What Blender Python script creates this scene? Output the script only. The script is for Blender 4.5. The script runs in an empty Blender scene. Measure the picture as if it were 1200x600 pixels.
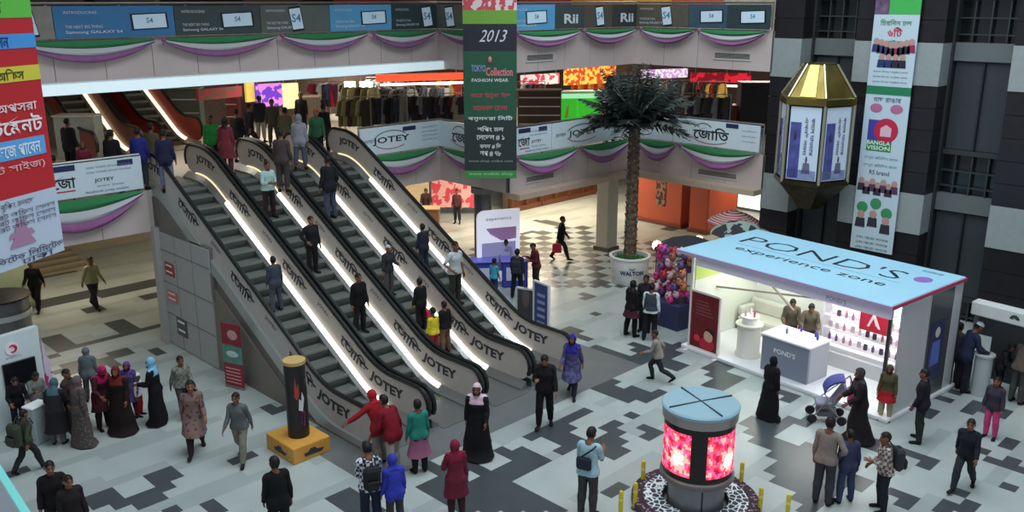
import bpy, math, random
import numpy as np
from mathutils import Vector, Matrix
from mathutils.bvhtree import BVHTree
rnd = random.Random(7)
COL = bpy.context.scene.collection
SC = bpy.context.scene
# ------------------------------------------------------------------ camera model (photograph 1200x600)
FPX = 1060.0; PITCH = math.atan(300/FPX); CAMZ = 9.2
CP, SP = math.cos(PITCH), math.sin(PITCH); R2 = math.sqrt(.5)
def ray(px, py):
    x = (px-600)/FPX; y = (300-py)/FPX
    fw = CP+y*SP; up = -SP+y*CP
    return (R2*fw+R2*x, R2*fw-R2*x, up)
def at(px, py, z=0.0):
    d = ray(px, py); t = (z-CAMZ)/d[2]
    return (d[0]*t, d[1]*t, z)
def on_x(px, py, X):
    d = ray(px, py); t = X/d[0]; return (X, d[1]*t, CAMZ+d[2]*t)
def on_y(px, py, Y):
    d = ray(px, py); t = Y/d[1]; return (d[0]*t, Y, CAMZ+d[2]*t)
def tall(px, foot, top, z=0.0):
    X, Y, _ = at(px, foot, z); d = ray(px, top); h = math.hypot(X, Y)
    return CAMZ+d[2]*h/math.hypot(d[0], d[1])-z
# ------------------------------------------------------------------ materials
def lin(c):
    c = c/255.0
    return c/12.92 if c <= .04045 else ((c+.055)/1.055)**2.4
_mats = {}
def M(rgb, rough=.6, metal=0.0, emit=0.0, noise=0.0, spec=.4, name=None, scale=6.0, alpha=1.0, trans=0.0):
    if isinstance(rgb, bpy.types.Material): return rgb
    key = (tuple(rgb), rough, metal, emit, noise, spec, scale, alpha, trans)
    if key in _mats: return _mats[key]
    m = bpy.data.materials.new(name or 'paint_%d_%d_%d' % tuple(int(v) for v in rgb[:3])); m.use_nodes = True
    nt = m.node_tree; b = nt.nodes['Principled BSDF']
    c = (lin(rgb[0]), lin(rgb[1]), lin(rgb[2]), 1)
    b.inputs['Base Color'].default_value = c
    b.inputs['Roughness'].default_value = rough
    b.inputs['Metallic'].default_value = metal
    b.inputs['Specular IOR Level'].default_value = spec
    if trans: b.inputs['Transmission Weight'].default_value = trans
    if alpha < 1: b.inputs['Alpha'].default_value = alpha
    if emit:
        b.inputs['Emission Color'].default_value = c; b.inputs['Emission Strength'].default_value = emit
    if noise:
        tc = nt.nodes.new('ShaderNodeTexCoord'); n = nt.nodes.new('ShaderNodeTexNoise'); n.inputs['Scale'].default_value = scale
        n.inputs['Detail'].default_value = 5
        r = nt.nodes.new('ShaderNodeValToRGB')
        r.color_ramp.elements[0].position = .3; r.color_ramp.elements[1].position = .7
        for e, k in ((0, 1-noise), (1, 1+noise)):
            r.color_ramp.elements[e].color = (min(c[0]*k, 1), min(c[1]*k, 1), min(c[2]*k, 1), 1)
        nt.links.new(tc.outputs['Object'], n.inputs['Vector']); nt.links.new(n.outputs['Fac'], r.inputs['Fac'])
        nt.links.new(r.outputs['Color'], b.inputs['Base Color'])
    _mats[key] = m
    return m
def pattern(kind, a, b_, scale=12.0, rough=.85, emit=0.0):
    """cloth / print pattern of two colours: 'check', 'stripe', 'blotch', 'dots'"""
    key = (kind, tuple(a), tuple(b_), scale, rough, emit)
    if key in _mats: return _mats[key]
    m = bpy.data.materials.new('cloth_'+kind); m.use_nodes = True; nt = m.node_tree; b = nt.nodes['Principled BSDF']
    b.inputs['Roughness'].default_value = rough
    tc = nt.nodes.new('ShaderNodeTexCoord'); mix = nt.nodes.new('ShaderNodeMix'); mix.data_type = 'RGBA'
    ca = tuple(lin(v) for v in a)+(1,); cb = tuple(lin(v) for v in b_)+(1,)
    mix.inputs['A'].default_value = ca; mix.inputs['B'].default_value = cb
    def wave(d):
        w = nt.nodes.new('ShaderNodeTexWave'); w.bands_direction = d; w.inputs['Scale'].default_value = scale
        nt.links.new(tc.outputs['Object'], w.inputs['Vector']); return w.outputs['Fac']
    if kind == 'check':
        ck = nt.nodes.new('ShaderNodeTexChecker'); ck.inputs['Scale'].default_value = scale*1.15; nt.links.new(tc.outputs['Object'], ck.inputs['Vector']); f = ck.outputs['Fac']
    elif kind == 'stripe':
        g = nt.nodes.new('ShaderNodeMath'); g.operation = 'GREATER_THAN'; g.inputs[1].default_value = .5
        nt.links.new(wave('Z'), g.inputs[0]); f = g.outputs[0]
    elif kind == 'dots':
        v = nt.nodes.new('ShaderNodeTexVoronoi'); v.inputs['Scale'].default_value = scale
        nt.links.new(tc.outputs['Object'], v.inputs['Vector'])
        g = nt.nodes.new('ShaderNodeMath'); g.operation = 'LESS_THAN'; g.inputs[1].default_value = .32
        nt.links.new(v.outputs['Distance'], g.inputs[0]); f = g.outputs[0]
    else:
        n = nt.nodes.new('ShaderNodeTexNoise'); n.inputs['Scale'].default_value = scale; n.inputs['Detail'].default_value = 2
        nt.links.new(tc.outputs['Object'], n.inputs['Vector'])
        g = nt.nodes.new('ShaderNodeMath'); g.operation = 'GREATER_THAN'; g.inputs[1].default_value = .5
        nt.links.new(n.outputs['Fac'], g.inputs[0]); f = g.outputs[0]
    nt.links.new(f, mix.inputs['Factor']); nt.links.new(mix.outputs['Result'], b.inputs['Base Color'])
    if emit:
        nt.links.new(mix.outputs['Result'], b.inputs['Emission Color']); b.inputs['Emission Strength'].default_value = emit
    _mats[key] = m
    return m
# ------------------------------------------------------------------ things, parts
ROOTM = {}
def tag(o, label, cat=None, group=None, kind=None):
    if label: o['label'] = label
    if cat: o['category'] = cat
    if group: o['group'] = group
    if kind: o['kind'] = kind
    return o
def thing(name, label, cat, loc=(0, 0, 0), rz=0.0, group=None):
    o = bpy.data.objects.new(name, None); COL.objects.link(o)
    o.empty_display_size = .2
    o.location = loc; o.rotation_euler = (0, 0, rz)
    ROOTM[o.name] = Matrix.Translation(Vector(loc)) @ Matrix.Rotation(rz, 4, 'Z')
    return tag(o, label, cat, group)
def link(name, me, parent=None):
    o = bpy.data.objects.new(name, me); COL.objects.link(o)
    if parent is not None: o.parent = parent
    return o
def copy_tree(o, parent=None, loc=None, rz=None, label=None, group=None):
    c = o.copy(); COL.objects.link(c)
    if parent is not None: c.parent = parent
    if loc is not None: c.location = loc
    if rz is not None: c.rotation_euler = (0, 0, rz)
    if label: c['label'] = label
    if group: c['group'] = group
    for ch in list(o.children): copy_tree(ch, c)
    return c
_txt = {}
def text_geo(s, bold=0.0):
    key = (s, bold)
    if key not in _txt:
        cu = bpy.data.curves.new('txt', 'FONT'); cu.body = s; cu.offset = bold; cu.resolution_u = 2
        ob = bpy.data.objects.new('txt', cu); COL.objects.link(ob); bpy.context.view_layer.update()
        me = bpy.data.meshes.new_from_object(ob.evaluated_get(bpy.context.evaluated_depsgraph_get()))
        v = np.array([tuple(p.co)[:2] for p in me.vertices] or [(0, 0)]); f = [tuple(p.vertices) for p in me.polygons]
        bpy.data.objects.remove(ob); bpy.data.curves.remove(cu); bpy.data.meshes.remove(me)
        lo, hi = v.min(0), v.max(0)
        _txt[key] = (v-lo, f, hi-lo)
    return _txt[key]
class MB:
    def __init__(s): s.v = []; s.f = []; s.m = []; s.mats = []
    def mi(s, mat):
        mat = M(mat) if not isinstance(mat, bpy.types.Material) else mat
        if mat not in s.mats: s.mats.append(mat)
        return s.mats.index(mat)
    def add(s, vs, fs, mat, T=None):
        b = len(s.v); i = s.mi(mat)
        for p in vs:
            s.v.append(tuple(T @ Vector(p)) if T is not None else tuple(p))
        for f in fs: s.f.append([b+k for k in f]); s.m.append(i)
        return s
    def box(s, lo, hi, mat, T=None):
        x0, y0, z0 = lo; x1, y1, z1 = hi
        vs = [(x0, y0, z0), (x1, y0, z0), (x1, y1, z0), (x0, y1, z0), (x0, y0, z1), (x1, y0, z1), (x1, y1, z1), (x0, y1, z1)]
        return s.add(vs, [(0, 3, 2, 1), (4, 5, 6, 7), (0, 1, 5, 4), (1, 2, 6, 5), (2, 3, 7, 6), (3, 0, 4, 7)], mat, T)
    def rbox(s, lo, hi, mat, r=.02, T=None):
        """box with chamfered vertical and top edges"""
        x0, y0, z0 = lo; x1, y1, z1 = hi; r = min(r, (x1-x0)*.45, (y1-y0)*.45, (z1-z0)*.45)
        def ring(z, e):
            X0, X1, Y0, Y1 = x0+e, x1-e, y0+e, y1-e
            return [(X0+r, Y0, z), (X1-r, Y0, z), (X1, Y0+r, z), (X1, Y1-r, z), (X1-r, Y1, z), (X0+r, Y1, z), (X0, Y1-r, z), (X0, Y0+r, z)]
        return s.loft([ring(z0, r*.6), ring(z0+r, 0), ring(z1-r, 0), ring(z1, r*.6)], mat, T=T)
    def loft(s, rings, mat, cap=True, closed=True, T=None):
        n = len(rings[0]); vs = [p for r in rings for p in r]; fs = []
        for k in range(len(rings)-1):
            for i in range(n if closed else n-1):
                j = (i+1) % n
                fs.append((k*n+i, k*n+j, (k+1)*n+j, (k+1)*n+i))
        if cap and closed:
            fs.append(tuple(range(n-1, -1, -1))); fs.append(tuple((len(rings)-1)*n+i for i in range(n)))
        return s.add(vs, fs, mat, T)
    def cyl(s, c, r, h, mat, n=24, r2=None, T=None):
        r2 = r if r2 is None else r2
        ring = lambda rr, z: [(c[0]+rr*math.cos(2*math.pi*i/n), c[1]+rr*math.sin(2*math.pi*i/n), z) for i in range(n)]
        return s.loft([ring(r, c[2]), ring(r2, c[2]+h)], mat, T=T)
    def lathe(s, prof, mat, n=32, c=(0, 0, 0), T=None, cap=True):
        return s.loft([[(c[0]+r*math.cos(2*math.pi*i/n), c[1]+r*math.sin(2*math.pi*i/n), c[2]+z) for i in range(n)] for r, z in prof], mat, cap=cap, T=T)
    def tube(s, pts, r, mat, n=8, T=None):
        P = [Vector(p) for p in pts]; rings = []; u = None
        for i, p in enumerate(P):
            d = (P[min(i+1, len(P)-1)]-P[max(i-1, 0)]).normalized()
            if u is None: u = d.orthogonal().normalized()
            u = (u-d*u.dot(d)); u = u.normalized() if u.length > 1e-6 else d.orthogonal().normalized()
            w = d.cross(u); rr = r[i] if isinstance(r, (list, tuple)) else r
            rings.append([tuple(p+u*rr*math.cos(2*math.pi*k/n)+w*rr*math.sin(2*math.pi*k/n)) for k in range(n)])
        return s.loft(rings, mat, T=T)
    def bar(s, p, q, w, mat, h=None, T=None):
        """square bar from p to q"""
        P, Q = Vector(p), Vector(q); d = (Q-P).normalized(); h = h or w
        up = Vector((0, 0, 1)) if abs(d.z) < .95 else Vector((1, 0, 0)); a = d.cross(up).normalized()*w/2; b = a.cross(d).normalized()*h/2
        return s.loft([[tuple(o+a+b), tuple(o-a+b), tuple(o-a-b), tuple(o+a-b)] for o in (P, Q)], mat, T=T)
    def prism(s, pts, axis, a, b, mat, T=None):
        """outline pts (2D) extruded along axis from a to b"""
        mk = {'x': lambda p, t: (t, p[0], p[1]), 'y': lambda p, t: (p[0], t, p[1]), 'z': lambda p, t: (p[0], p[1], t)}[axis]
        return s.loft([[mk(p, a) for p in pts], [mk(p, b) for p in pts]], mat, T=T)
    def ball(s, c, r, mat, n=12, m=8, sc=(1, 1, 1), T=None):
        rings = [[(c[0]+sc[0]*r*math.sin(math.pi*k/m)*math.cos(2*math.pi*i/n), c[1]+sc[1]*r*math.sin(math.pi*k/m)*math.sin(2*math.pi*i/n), c[2]-sc[2]*r*math.cos(math.pi*k/m)) for i in range(n)] for k in range(1, m)]
        vs = [p for q in rings for p in q]; b = len(vs); vs += [(c[0], c[1], c[2]-sc[2]*r), (c[0], c[1], c[2]+sc[2]*r)]; fs = []
        for k in range(m-2):
            for i in range(n): j = (i+1) % n; fs.append((k*n+i, k*n+j, (k+1)*n+j, (k+1)*n+i))
        for i in range(n):
            j = (i+1) % n; fs.append((b, j, i)); fs.append((b+1, (m-2)*n+i, (m-2)*n+j))
        return s.add(vs, fs, mat, T)
    def quad(s, o, u, v, mat, T=None):
        o, u, v = Vector(o), Vector(u), Vector(v)
        return s.add([o, o+u, o+u+v, o+v], [(0, 1, 2, 3)], mat, T)
    def text(s, body, c, right, up, size, mat, bold=0.0, width=None, align='c', T=None, slant=0.0, fn=None):
        """lettering centred at c (or left edge at c), size = height of the glyph box"""
        v, f, wh = text_geo(body, bold); k = size/max(wh[1], 1e-6); kx = k if width is None else width/max(wh[0], 1e-6)
        R, U, c = Vector(right), Vector(up), Vector(c); off = 0 if align == 'l' else -wh[0]*kx/2
        P = [(x*kx+off+slant*y*k, y*k-size/2) for x, y in v]
        vs = [fn(a, b) for a, b in P] if fn else [c+R*a+U*b for a, b in P]
        return s.add(vs, f, mat, T)
    def build(s, name, parent=None, smooth=False, world=False):
        me = bpy.data.meshes.new(name)
        vs = s.v
        if world and parent is not None:
            inv = ROOTM[parent.name].inverted(); vs = [tuple(inv @ Vector(p)) for p in vs]
        me.from_pydata(vs, [], s.f)
        for m in s.mats: me.materials.append(m)
        if len(s.mats) > 1: me.polygons.foreach_set('material_index', s.m)
        if smooth:
            me.polygons.foreach_set('use_smooth', [True]*len(me.polygons)); me.set_sharp_from_angle(angle=math.radians(40))
        me.update()
        return link(name, me, parent)
def shell(name, mb, smooth=False):
    o = mb.build(name, smooth=smooth); o['kind'] = 'structure'; return o
# ------------------------------------------------------------------ people: one body grown from a blended distance field, then posed
SHY = 1.385; ARMDIR = np.array([.70, 0, -.714])
J = dict(pelvis=(0, 0, .93), chest=(0, 0, 1.12), neck=(0, -.01, 1.43), sh=(.158, -.005, 1.378), hip=(.088, 0, .89), knee=(.098, .012, .49), ankle=(.10, -.015, .085))
J = {k: np.array(v) for k, v in J.items()}
J['elbow'] = J['sh']+ARMDIR*.28; J['wrist'] = J['elbow']+ARMDIR*.245; J['palm'] = J['wrist']+ARMDIR*.085
def make_base():
    h = .0075
    xs = np.arange(h/2, .66, h); ys = np.arange(-.165, .215, h); zs = np.arange(-.02, 1.74, h)
    D = np.full((len(xs), len(ys), len(zs)), .2, np.float32)
    def rc(a, b, ra, rb, k=.02, sy=1.0):
        a, b = np.array(a, float), np.array(b, float); r = max(ra, rb)+.06
        lo = np.minimum(a, b)-r; hi = np.maximum(a, b)+r
        ix = slice(*np.searchsorted(xs, (lo[0], hi[0]))); iy = slice(*np.searchsorted(ys, (lo[1], hi[1]))); iz = slice(*np.searchsorted(zs, (lo[2], hi[2])))
        X, Y, Z = np.meshgrid(xs[ix], ys[iy], zs[iz], indexing='ij')
        d = b-a; L2 = max(d@d, 1e-9)
        t = np.clip(((X-a[0])*d[0]+(Y-a[1])*d[1]+(Z-a[2])*d[2])/L2, 0, 1)
        q = np.sqrt((X-a[0]-t*d[0])**2+((Y-a[1]-t*d[1])/sy)**2+(Z-a[2]-t*d[2])**2)-(ra+(rb-ra)*t)
        S = D[ix, iy, iz]
        if k > 0:
            hh = np.maximum(k-np.abs(S-q), 0)/k; S[:] = np.minimum(S, q)-hh*hh*k*.25
        else: S[:] = np.minimum(S, q)
    def el(c, r, k=.02, cut=False):
        c, r = np.array(c, float), np.array(r, float); lo = c-r-.06; hi = c+r+.06
        ix = slice(*np.searchsorted(xs, (lo[0], hi[0]))); iy = slice(*np.searchsorted(ys, (lo[1], hi[1]))); iz = slice(*np.searchsorted(zs, (lo[2], hi[2])))
        X, Y, Z = np.meshgrid(xs[ix], ys[iy], zs[iz], indexing='ij')
        p0 = np.sqrt(((X-c[0])/r[0])**2+((Y-c[1])/r[1])**2+((Z-c[2])/r[2])**2)
        p1 = np.sqrt(((X-c[0])/r[0]**2)**2+((Y-c[1])/r[1]**2)**2+((Z-c[2])/r[2]**2)**2)
        q = p0*(p0-1)/np.maximum(p1, 1e-6); S = D[ix, iy, iz]
        if cut: S[:] = np.maximum(S, -q)
        else:
            hh = np.maximum(k-np.abs(S-q), 0)/k; S[:] = np.minimum(S, q)-hh*hh*k*.25
    # torso
    el((0, -.005, .93), (.165, .115, .13), .05); el((0, 0, 1.07), (.14, .098, .16), .06); el((0, .0, 1.24), (.162, .115, .17), .06)
    el((0, -.012, 1.34), (.14, .085, .09), .05); rc((0, -.012, 1.405), (.145, -.008, 1.365), .052, .048, .05)
    el((.07, .05, 1.27), (.08, .06, .07), .04); el((.075, -.055, .88), (.085, .075, .09), .04)
    # neck, head
    rc((0, -.012, 1.40), (0, .005, 1.52), .055, .052, .03)
    el((0, .0, 1.615), (.077, .096, .098), .02); el((0, .025, 1.555), (.062, .074, .085), .03); el((0, .067, 1.498), (.03, .028, .024), .03)
    rc((0, .094, 1.60), (0, .113, 1.562), .010, .016, .014); rc((.02, .09, 1.612), (.045, .078, 1.612), .011, .010, .016)
    el((.016, .105, 1.558), (.011, .012, .009), .01); rc((0, .092, 1.534), (.02, .086, 1.532), .009, .006, .008); rc((0, .09, 1.522), (.017, .086, 1.523), .009, .006, .008)
    el((.082, -.008, 1.585), (.012, .022, .034), .012); el((.052, .062, 1.57), (.022, .022, .02), .02)
    el((.033, .098, 1.593), (.016, .014, .012), .0, True)
    # arm, hand
    rc(J['sh'], J['elbow'], .052, .040, .04); el(tuple(J['sh']+ARMDIR*.05), (.05, .05, .055), .03)
    rc(J['elbow'], J['elbow']+ARMDIR*.08, .040, .041, .02); rc(J['elbow']+ARMDIR*.08, J['wrist'], .041, .027, .02)
    w = J['wrist']; a = ARMDIR; side = np.array([0, 1., 0]); nrm = np.cross(a, side)        # palm spans along y; thumb forward (+y)
    for t in (-.026, -.009, .009, .026): rc(w+a*.01+side*t*.55, w+a*.088+side*t, .016, .014, .012)
    rc(w, w+a*.03, .027, .024, .02)
    down = -nrm if nrm[0] > 0 else nrm                                                    # curl towards the thigh
    for t, L, in ((-.031, .058), (-.0105, .072), (.0105, .078), (.031, .070)):
        p = w+a*.088+side*t; q = p+(a*.93+down*.25+side*t*.6)*L*.55; r_ = q+(a*.75+down*.62+side*t*.3)*L*.5
        rc(p, q, .0095, .0088, .006); rc(q, r_, .0088, .0078, .004)
    p = w+a*.022+side*.024; q = p+(a*.55+side*.8+down*.15)*.045; r_ = q+(a*.85+side*.42+down*.25)*.034
    rc(p, q, .014, .011, .012); rc(q, r_, .011, .0088, .004)
    # leg, foot
    rc(J['hip'], J['knee'], .088, .056, .05); rc(J['knee'], J['knee']*.7+J['ankle']*.3+np.array([0, -.012, 0]), .054, .056, .03)
    rc(J['knee']*.7+J['ankle']*.3+np.array([0, -.012, 0]), J['ankle'], .056, .037, .03)
    rc(J['ankle']+np.array([0, -.015, -.045]), J['ankle']+np.array([.012, .115, -.055]), .036, .030, .03); el(tuple(J['ankle']+np.array([.014, .15, -.06])), (.043, .055, .024), .02)
    # mirrored in x, then surface nets
    D = np.concatenate([D[::-1], D], 0); xs = np.concatenate([-xs[::-1], xs])
    neg = D < 0
    nx, ny, nz = D.shape
    ins = np.zeros((nx-1, ny-1, nz-1), np.int32)
    for i in (0, 1):
        for j in (0, 1):
            for k in (0, 1): ins += neg[i:nx-1+i, j:ny-1+j, k:nz-1+k]
    act = (ins > 0) & (ins < 8); idx = -np.ones(act.shape, np.int64); I = np.argwhere(act); idx[act] = np.arange(len(I))
    acc = np.zeros((len(I), 3)); cnt = np.zeros(len(I)); cor = [(i, j, k) for i in (0, 1) for j in (0, 1) for k in (0, 1)]
    vals = {c: D[I[:, 0]+c[0], I[:, 1]+c[1], I[:, 2]+c[2]] for c in cor}
    for c in cor:
        for ax in range(3):
            if c[ax] == 0:
                e = list(c); e[ax] = 1; e = tuple(e); va, vb = vals[c], vals[e]; x = (va < 0) != (vb < 0)
                t = va/np.where(x, va-vb, 1); P = np.tile(np.array(c, float), (len(I), 1)); P[:, ax] += t
                acc[x] += P[x]; cnt[x] += 1
    V = (I+acc/cnt[:, None])*h+np.array([xs[0], ys[0], zs[0]])
    faces = []
    for ax in range(3):
        u, v = (ax+1) % 3, (ax+2) % 3
        sl0 = [slice(None)]*3; sl1 = [slice(None)]*3; sl0[ax] = slice(0, -1); sl1[ax] = slice(1, None)
        A, B = neg[tuple(sl0)], neg[tuple(sl1)]; E = np.argwhere(A != B)
        ok = (E[:, u] > 0) & (E[:, v] > 0) & (E[:, u] < D.shape[u]-1) & (E[:, v] < D.shape[v]-1); E = E[ok]
        def g(du, dv):
            q = E.copy(); q[:, u] += du; q[:, v] += dv; return idx[q[:, 0], q[:, 1], q[:, 2]]
        Q = np.stack([g(-1, -1), g(0, -1), g(0, 0), g(-1, 0)], 1); fl = ~A[E[:, 0], E[:, 1], E[:, 2]]
        Q[fl] = Q[fl][:, ::-1]; faces.append(Q)
    Fc = np.concatenate(faces); Fc = Fc[(Fc >= 0).all(1)]
    me = bpy.data.meshes.new('half'); me.from_pydata(V.tolist(), [], Fc.tolist())
    o = link('half', me)
    sm = o.modifiers.new('s', 'SMOOTH'); sm.factor = .3; sm.iterations = 1
    out = []
    for ratio in (.16, .055):
        d = o.modifiers.new('d', 'DECIMATE'); d.ratio = ratio; d.use_symmetry = False
        bpy.context.view_layer.update()
        m2 = bpy.data.meshes.new_from_object(o.evaluated_get(bpy.context.evaluated_depsgraph_get()))
        nv = len(m2.vertices); co = np.empty(nv*3); m2.vertices.foreach_get('co', co)
        out.append((co.reshape(-1, 3), [tuple(p.vertices) for p in m2.polygons])); bpy.data.meshes.remove(m2); o.modifiers.remove(d)
    bpy.data.objects.remove(o)
    return out
BONES = ['pelvis', 'chest', 'head', 'uaL', 'faL', 'haL', 'uaR', 'faR', 'haR', 'thL', 'shL', 'ftL', 'thR', 'shR', 'ftR']
mirx = np.array([-1., 1, 1])
def bone_segs():
    s = {'pelvis': ((0, 0, .86), (0, 0, 1.02)), 'chest': ((0, 0, 1.12), (0, 0, 1.36)), 'head': ((0, 0, 1.49), (0, .01, 1.66)),
         'uaR': (J['sh'], J['elbow']), 'faR': (J['elbow'], J['wrist']), 'haR': (J['wrist'], J['wrist']+ARMDIR*.16),
         'thR': (J['hip'], J['knee']), 'shR': (J['knee'], J['ankle']), 'ftR': (J['ankle']+np.array([0, 0, -.04]), J['ankle']+np.array([.01, .14, -.06]))}
    for b in ('ua', 'fa', 'ha', 'th', 'sh', 'ft'): s[b+'L'] = tuple(np.array(p)*mirx for p in s[b+'R'])
    return {k: (np.array(a, float), np.array(b, float)) for k, (a, b) in s.items()}
SEGS = bone_segs(); RAD = dict(pelvis=.14, chest=.14, head=.08, ua=.05, fa=.04, ha=.03, th=.08, sh=.05, ft=.04)
def weights(V):
    W = np.zeros((len(V), len(BONES)))
    for i, b in enumerate(BONES):
        a, c = SEGS[b]; d = c-a; t = np.clip(((V-a)@d)/(d@d), 0, 1); q = np.linalg.norm(V-a-t[:, None]*d, axis=1)
        r = RAD[b if b in RAD else b[:2]]; W[:, i] = 1/np.maximum(q/r, .15)**5
        if b[-1] == 'R' and len(b) == 3: W[V[:, 0] < -.01, i] = 0
        if b[-1] == 'L' and len(b) == 3: W[V[:, 0] > .01, i] = 0
        if b[:2] in ('th', 'sh', 'ft') and len(b) == 3: W[V[:, 2] > 1.0, i] = 0
        if b[:2] in ('ua', 'fa', 'ha') and len(b) == 3:
            s = 1 if b[-1] == 'R' else -1
            W[(V[:, 0]*s < .13) | (V[:, 2] < .66), i] = 0
        if b in ('pelvis', 'chest'): W[np.abs(V[:, 0]) > .24, i] = 0
        if b == 'head': W[V[:, 2] < 1.40, i] = 0
        if b == 'pelvis': W[V[:, 2] < .6, i] = 0
    W[W.sum(1) == 0, 0] = 1
    return W/W.sum(1, keepdims=True)
def rotm(ax, deg): return np.array(Matrix.Rotation(math.radians(deg), 3, ax))
def between(a, b):
    q = Vector(a).rotation_difference(Vector(b)); return np.array(q.to_matrix())
BASE = make_base(); BASEW = [weights(v) for v, f in BASE]
def adjacency(n, F):
    e = set()
    for f in F:
        for i in range(len(f)): a, b = f[i], f[(i+1) % len(f)]; e.add((min(a, b), max(a, b)))
    return np.array(sorted(e))
def laplace(V, E, it, k=.5, fix=None):
    V = V.copy(); n = len(V); deg = np.bincount(E.ravel(), minlength=n)[:, None]
    for _ in range(it):
        S = np.zeros_like(V)
        for c in range(3):
            S[:, c] = np.bincount(E[:, 0], V[E[:, 1], c], n)+np.bincount(E[:, 1], V[E[:, 0], c], n)
        N = S/np.maximum(deg, 1); V = V+(N-V)*k
    return V
def vnormals(V, F):
    N = np.zeros_like(V); T = np.array([f[:3] for f in F]); n = np.cross(V[T[:, 1]]-V[T[:, 0]], V[T[:, 2]]-V[T[:, 0]])
    for i in range(3): np.add.at(N, T[:, i], n)
    return N/np.maximum(np.linalg.norm(N, axis=1, keepdims=True), 1e-9)
BASEN = [vnormals(v, f) for v, f in BASE]
_shells = {}
def cut_shell(lod, kind, opt=0.0):
    """rest-pose garment: faces of the body in a region, moved outwards and smoothed"""
    key = (lod, kind, opt)
    if key in _shells: return _shells[key]
    V, F = BASE[lod]; N = BASEN[lod]; x, y, z = np.abs(V[:, 0]), V[:, 1], V[:, 2]
    along = (V*np.sign(np.where(V[:, 0] == 0, 1, V[:, 0]))[:, None]*np.array([1, 0, 0])+V*np.array([0, 1, 1])-J['sh'])@ARMDIR
    arm = (x > .19+0*z) & (along > .02) & (z > .66)
    off = np.full(len(V), .012); it = 3
    if kind == 'shirt':       # opt = sleeve length along the arm
        keep = ((z > .86) & (z < 1.445) & ~arm) | (arm & (along < opt)); off = np.where(arm, .014, np.where(z < 1.08, .032, np.where(z < 1.2, .024, .014))); it = 4
    elif kind == 'coat':
        keep = ((z > .74) & (z < 1.455) & ~arm) | (arm & (along < .53)); off = np.where(arm, .020, np.where(z > 1.28, .02, .032)); it = 6
    elif kind == 'robe':
        keep = ((z > .78) & (z < 1.45) & ~arm) | (arm & (along < .53)); off = np.where(arm, .030, np.where(z > 1.28, .022, .036)); it = 7
    elif kind == 'trousers':
        keep = (z < 1.0) & (z > opt) & ~arm; off = np.where(z < .5, .024, np.where(z > .84, .010, .019)); it = 4
    elif kind == 'shoe':
        keep = (z < .105) & ~arm; off = np.full(len(V), .008); it = 2
    elif kind == 'hair':
        keep = (z > 1.625-np.clip((y-.02)*.2, 0, .02)) & (y < .088) | (z > 1.665) | ((z > 1.54-opt) & (y < -.005) & (x < .079)); off = np.full(len(V), .012+opt*.1); it = 2
    elif kind == 'longhair':
        keep = (z > 1.63) & (y < .09) | (z > 1.67) | ((z > 1.33) & (y < .015) & (x < .15)); off = np.where(z < 1.52, .045, .018); it = 6
    elif kind == 'scarf':
        face = (y > .055) & (z > 1.505) & (z < 1.637) & (x < .062)
        keep = (z > 1.34-opt) & ~face & ~arm & (x < np.where(z < 1.42, .15, .3)); off = np.where(z < 1.53, np.where(z < 1.40, .026, .034), .02); it = 5
    elif kind == 'cap':
        keep = (z > 1.635); off = np.full(len(V), .016); it = 2
    elif kind == 'hood':
        keep = (z > 1.38) & (y < .075) & (x < .13) & ~((y > .03) & (z < 1.64)); off = np.where(z < 1.53, .035, .024); it = 5
    elif kind == 'vest':
        keep = (z > .93) & (z < 1.42) & (x < .175-.15*np.clip(z-1.3, 0, 1)); off = np.where(z < 1.2, .048, .034); it = 3
    idx = np.flatnonzero(keep); mp = -np.ones(len(V), int); mp[idx] = np.arange(len(idx))
    fs = [tuple(mp[list(f)]) for f in F if all(mp[k] >= 0 for k in f)]
    P = V[idx]+N[idx]*off[idx][:, None]
    E = adjacency(len(idx), fs) if fs else np.zeros((0, 2), int)
    P = laplace(P, E, it, .45)
    D = P-V[idx]                                                  # keep the shell clear of the skin
    dn = (D*N[idx]).sum(1); low = np.maximum(off[idx]*.55-dn, 0); P = P+N[idx]*low[:, None]
    ec = {}
    for f in fs:
        for i in range(len(f)): a, b = f[i], f[(i+1) % len(f)]; q = (min(a, b), max(a, b)); ec[q] = ec.get(q, 0)+1
    bd = np.zeros(len(idx), bool)
    for q, n in ec.items():
        if n == 1: bd[list(q)] = True
    hems = {'shirt': (.86,), 'coat': (.74,), 'robe': (.78,), 'trousers': (opt, 1.0), 'vest': (.93,), 'cap': (1.635,), 'scarf': (1.34-opt,), 'shoe': (.105,)}.get(kind, ())
    isarm = arm[idx]
    for hz in hems:
        q = bd & ~isarm & (np.abs(P[:, 2]-hz) < .045); P[q, 2] = hz
    sl = {'shirt': opt, 'coat': .53, 'robe': .53}.get(kind)
    if sl is not None:
        q = bd & isarm & (np.abs(along[idx]-sl) < .05); sg = np.sign(P[q, 0]); dl = (sl-along[idx][q])[:, None]
        P[q] = P[q]+dl*np.stack([sg*ARMDIR[0], 0*sg, 0*sg+ARMDIR[2]], 1)
    used = np.zeros(len(idx), bool)
    for f in fs: used[list(f)] = True
    m2 = -np.ones(len(idx), int); m2[used] = np.arange(used.sum())
    inner = np.zeros(len(V), bool); inner[idx[used & ~bd]] = True
    out = (P[used], [tuple(m2[list(f)]) for f in fs], BASEW[lod][idx][used], inner)
    _shells[key] = out
    return out
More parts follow.
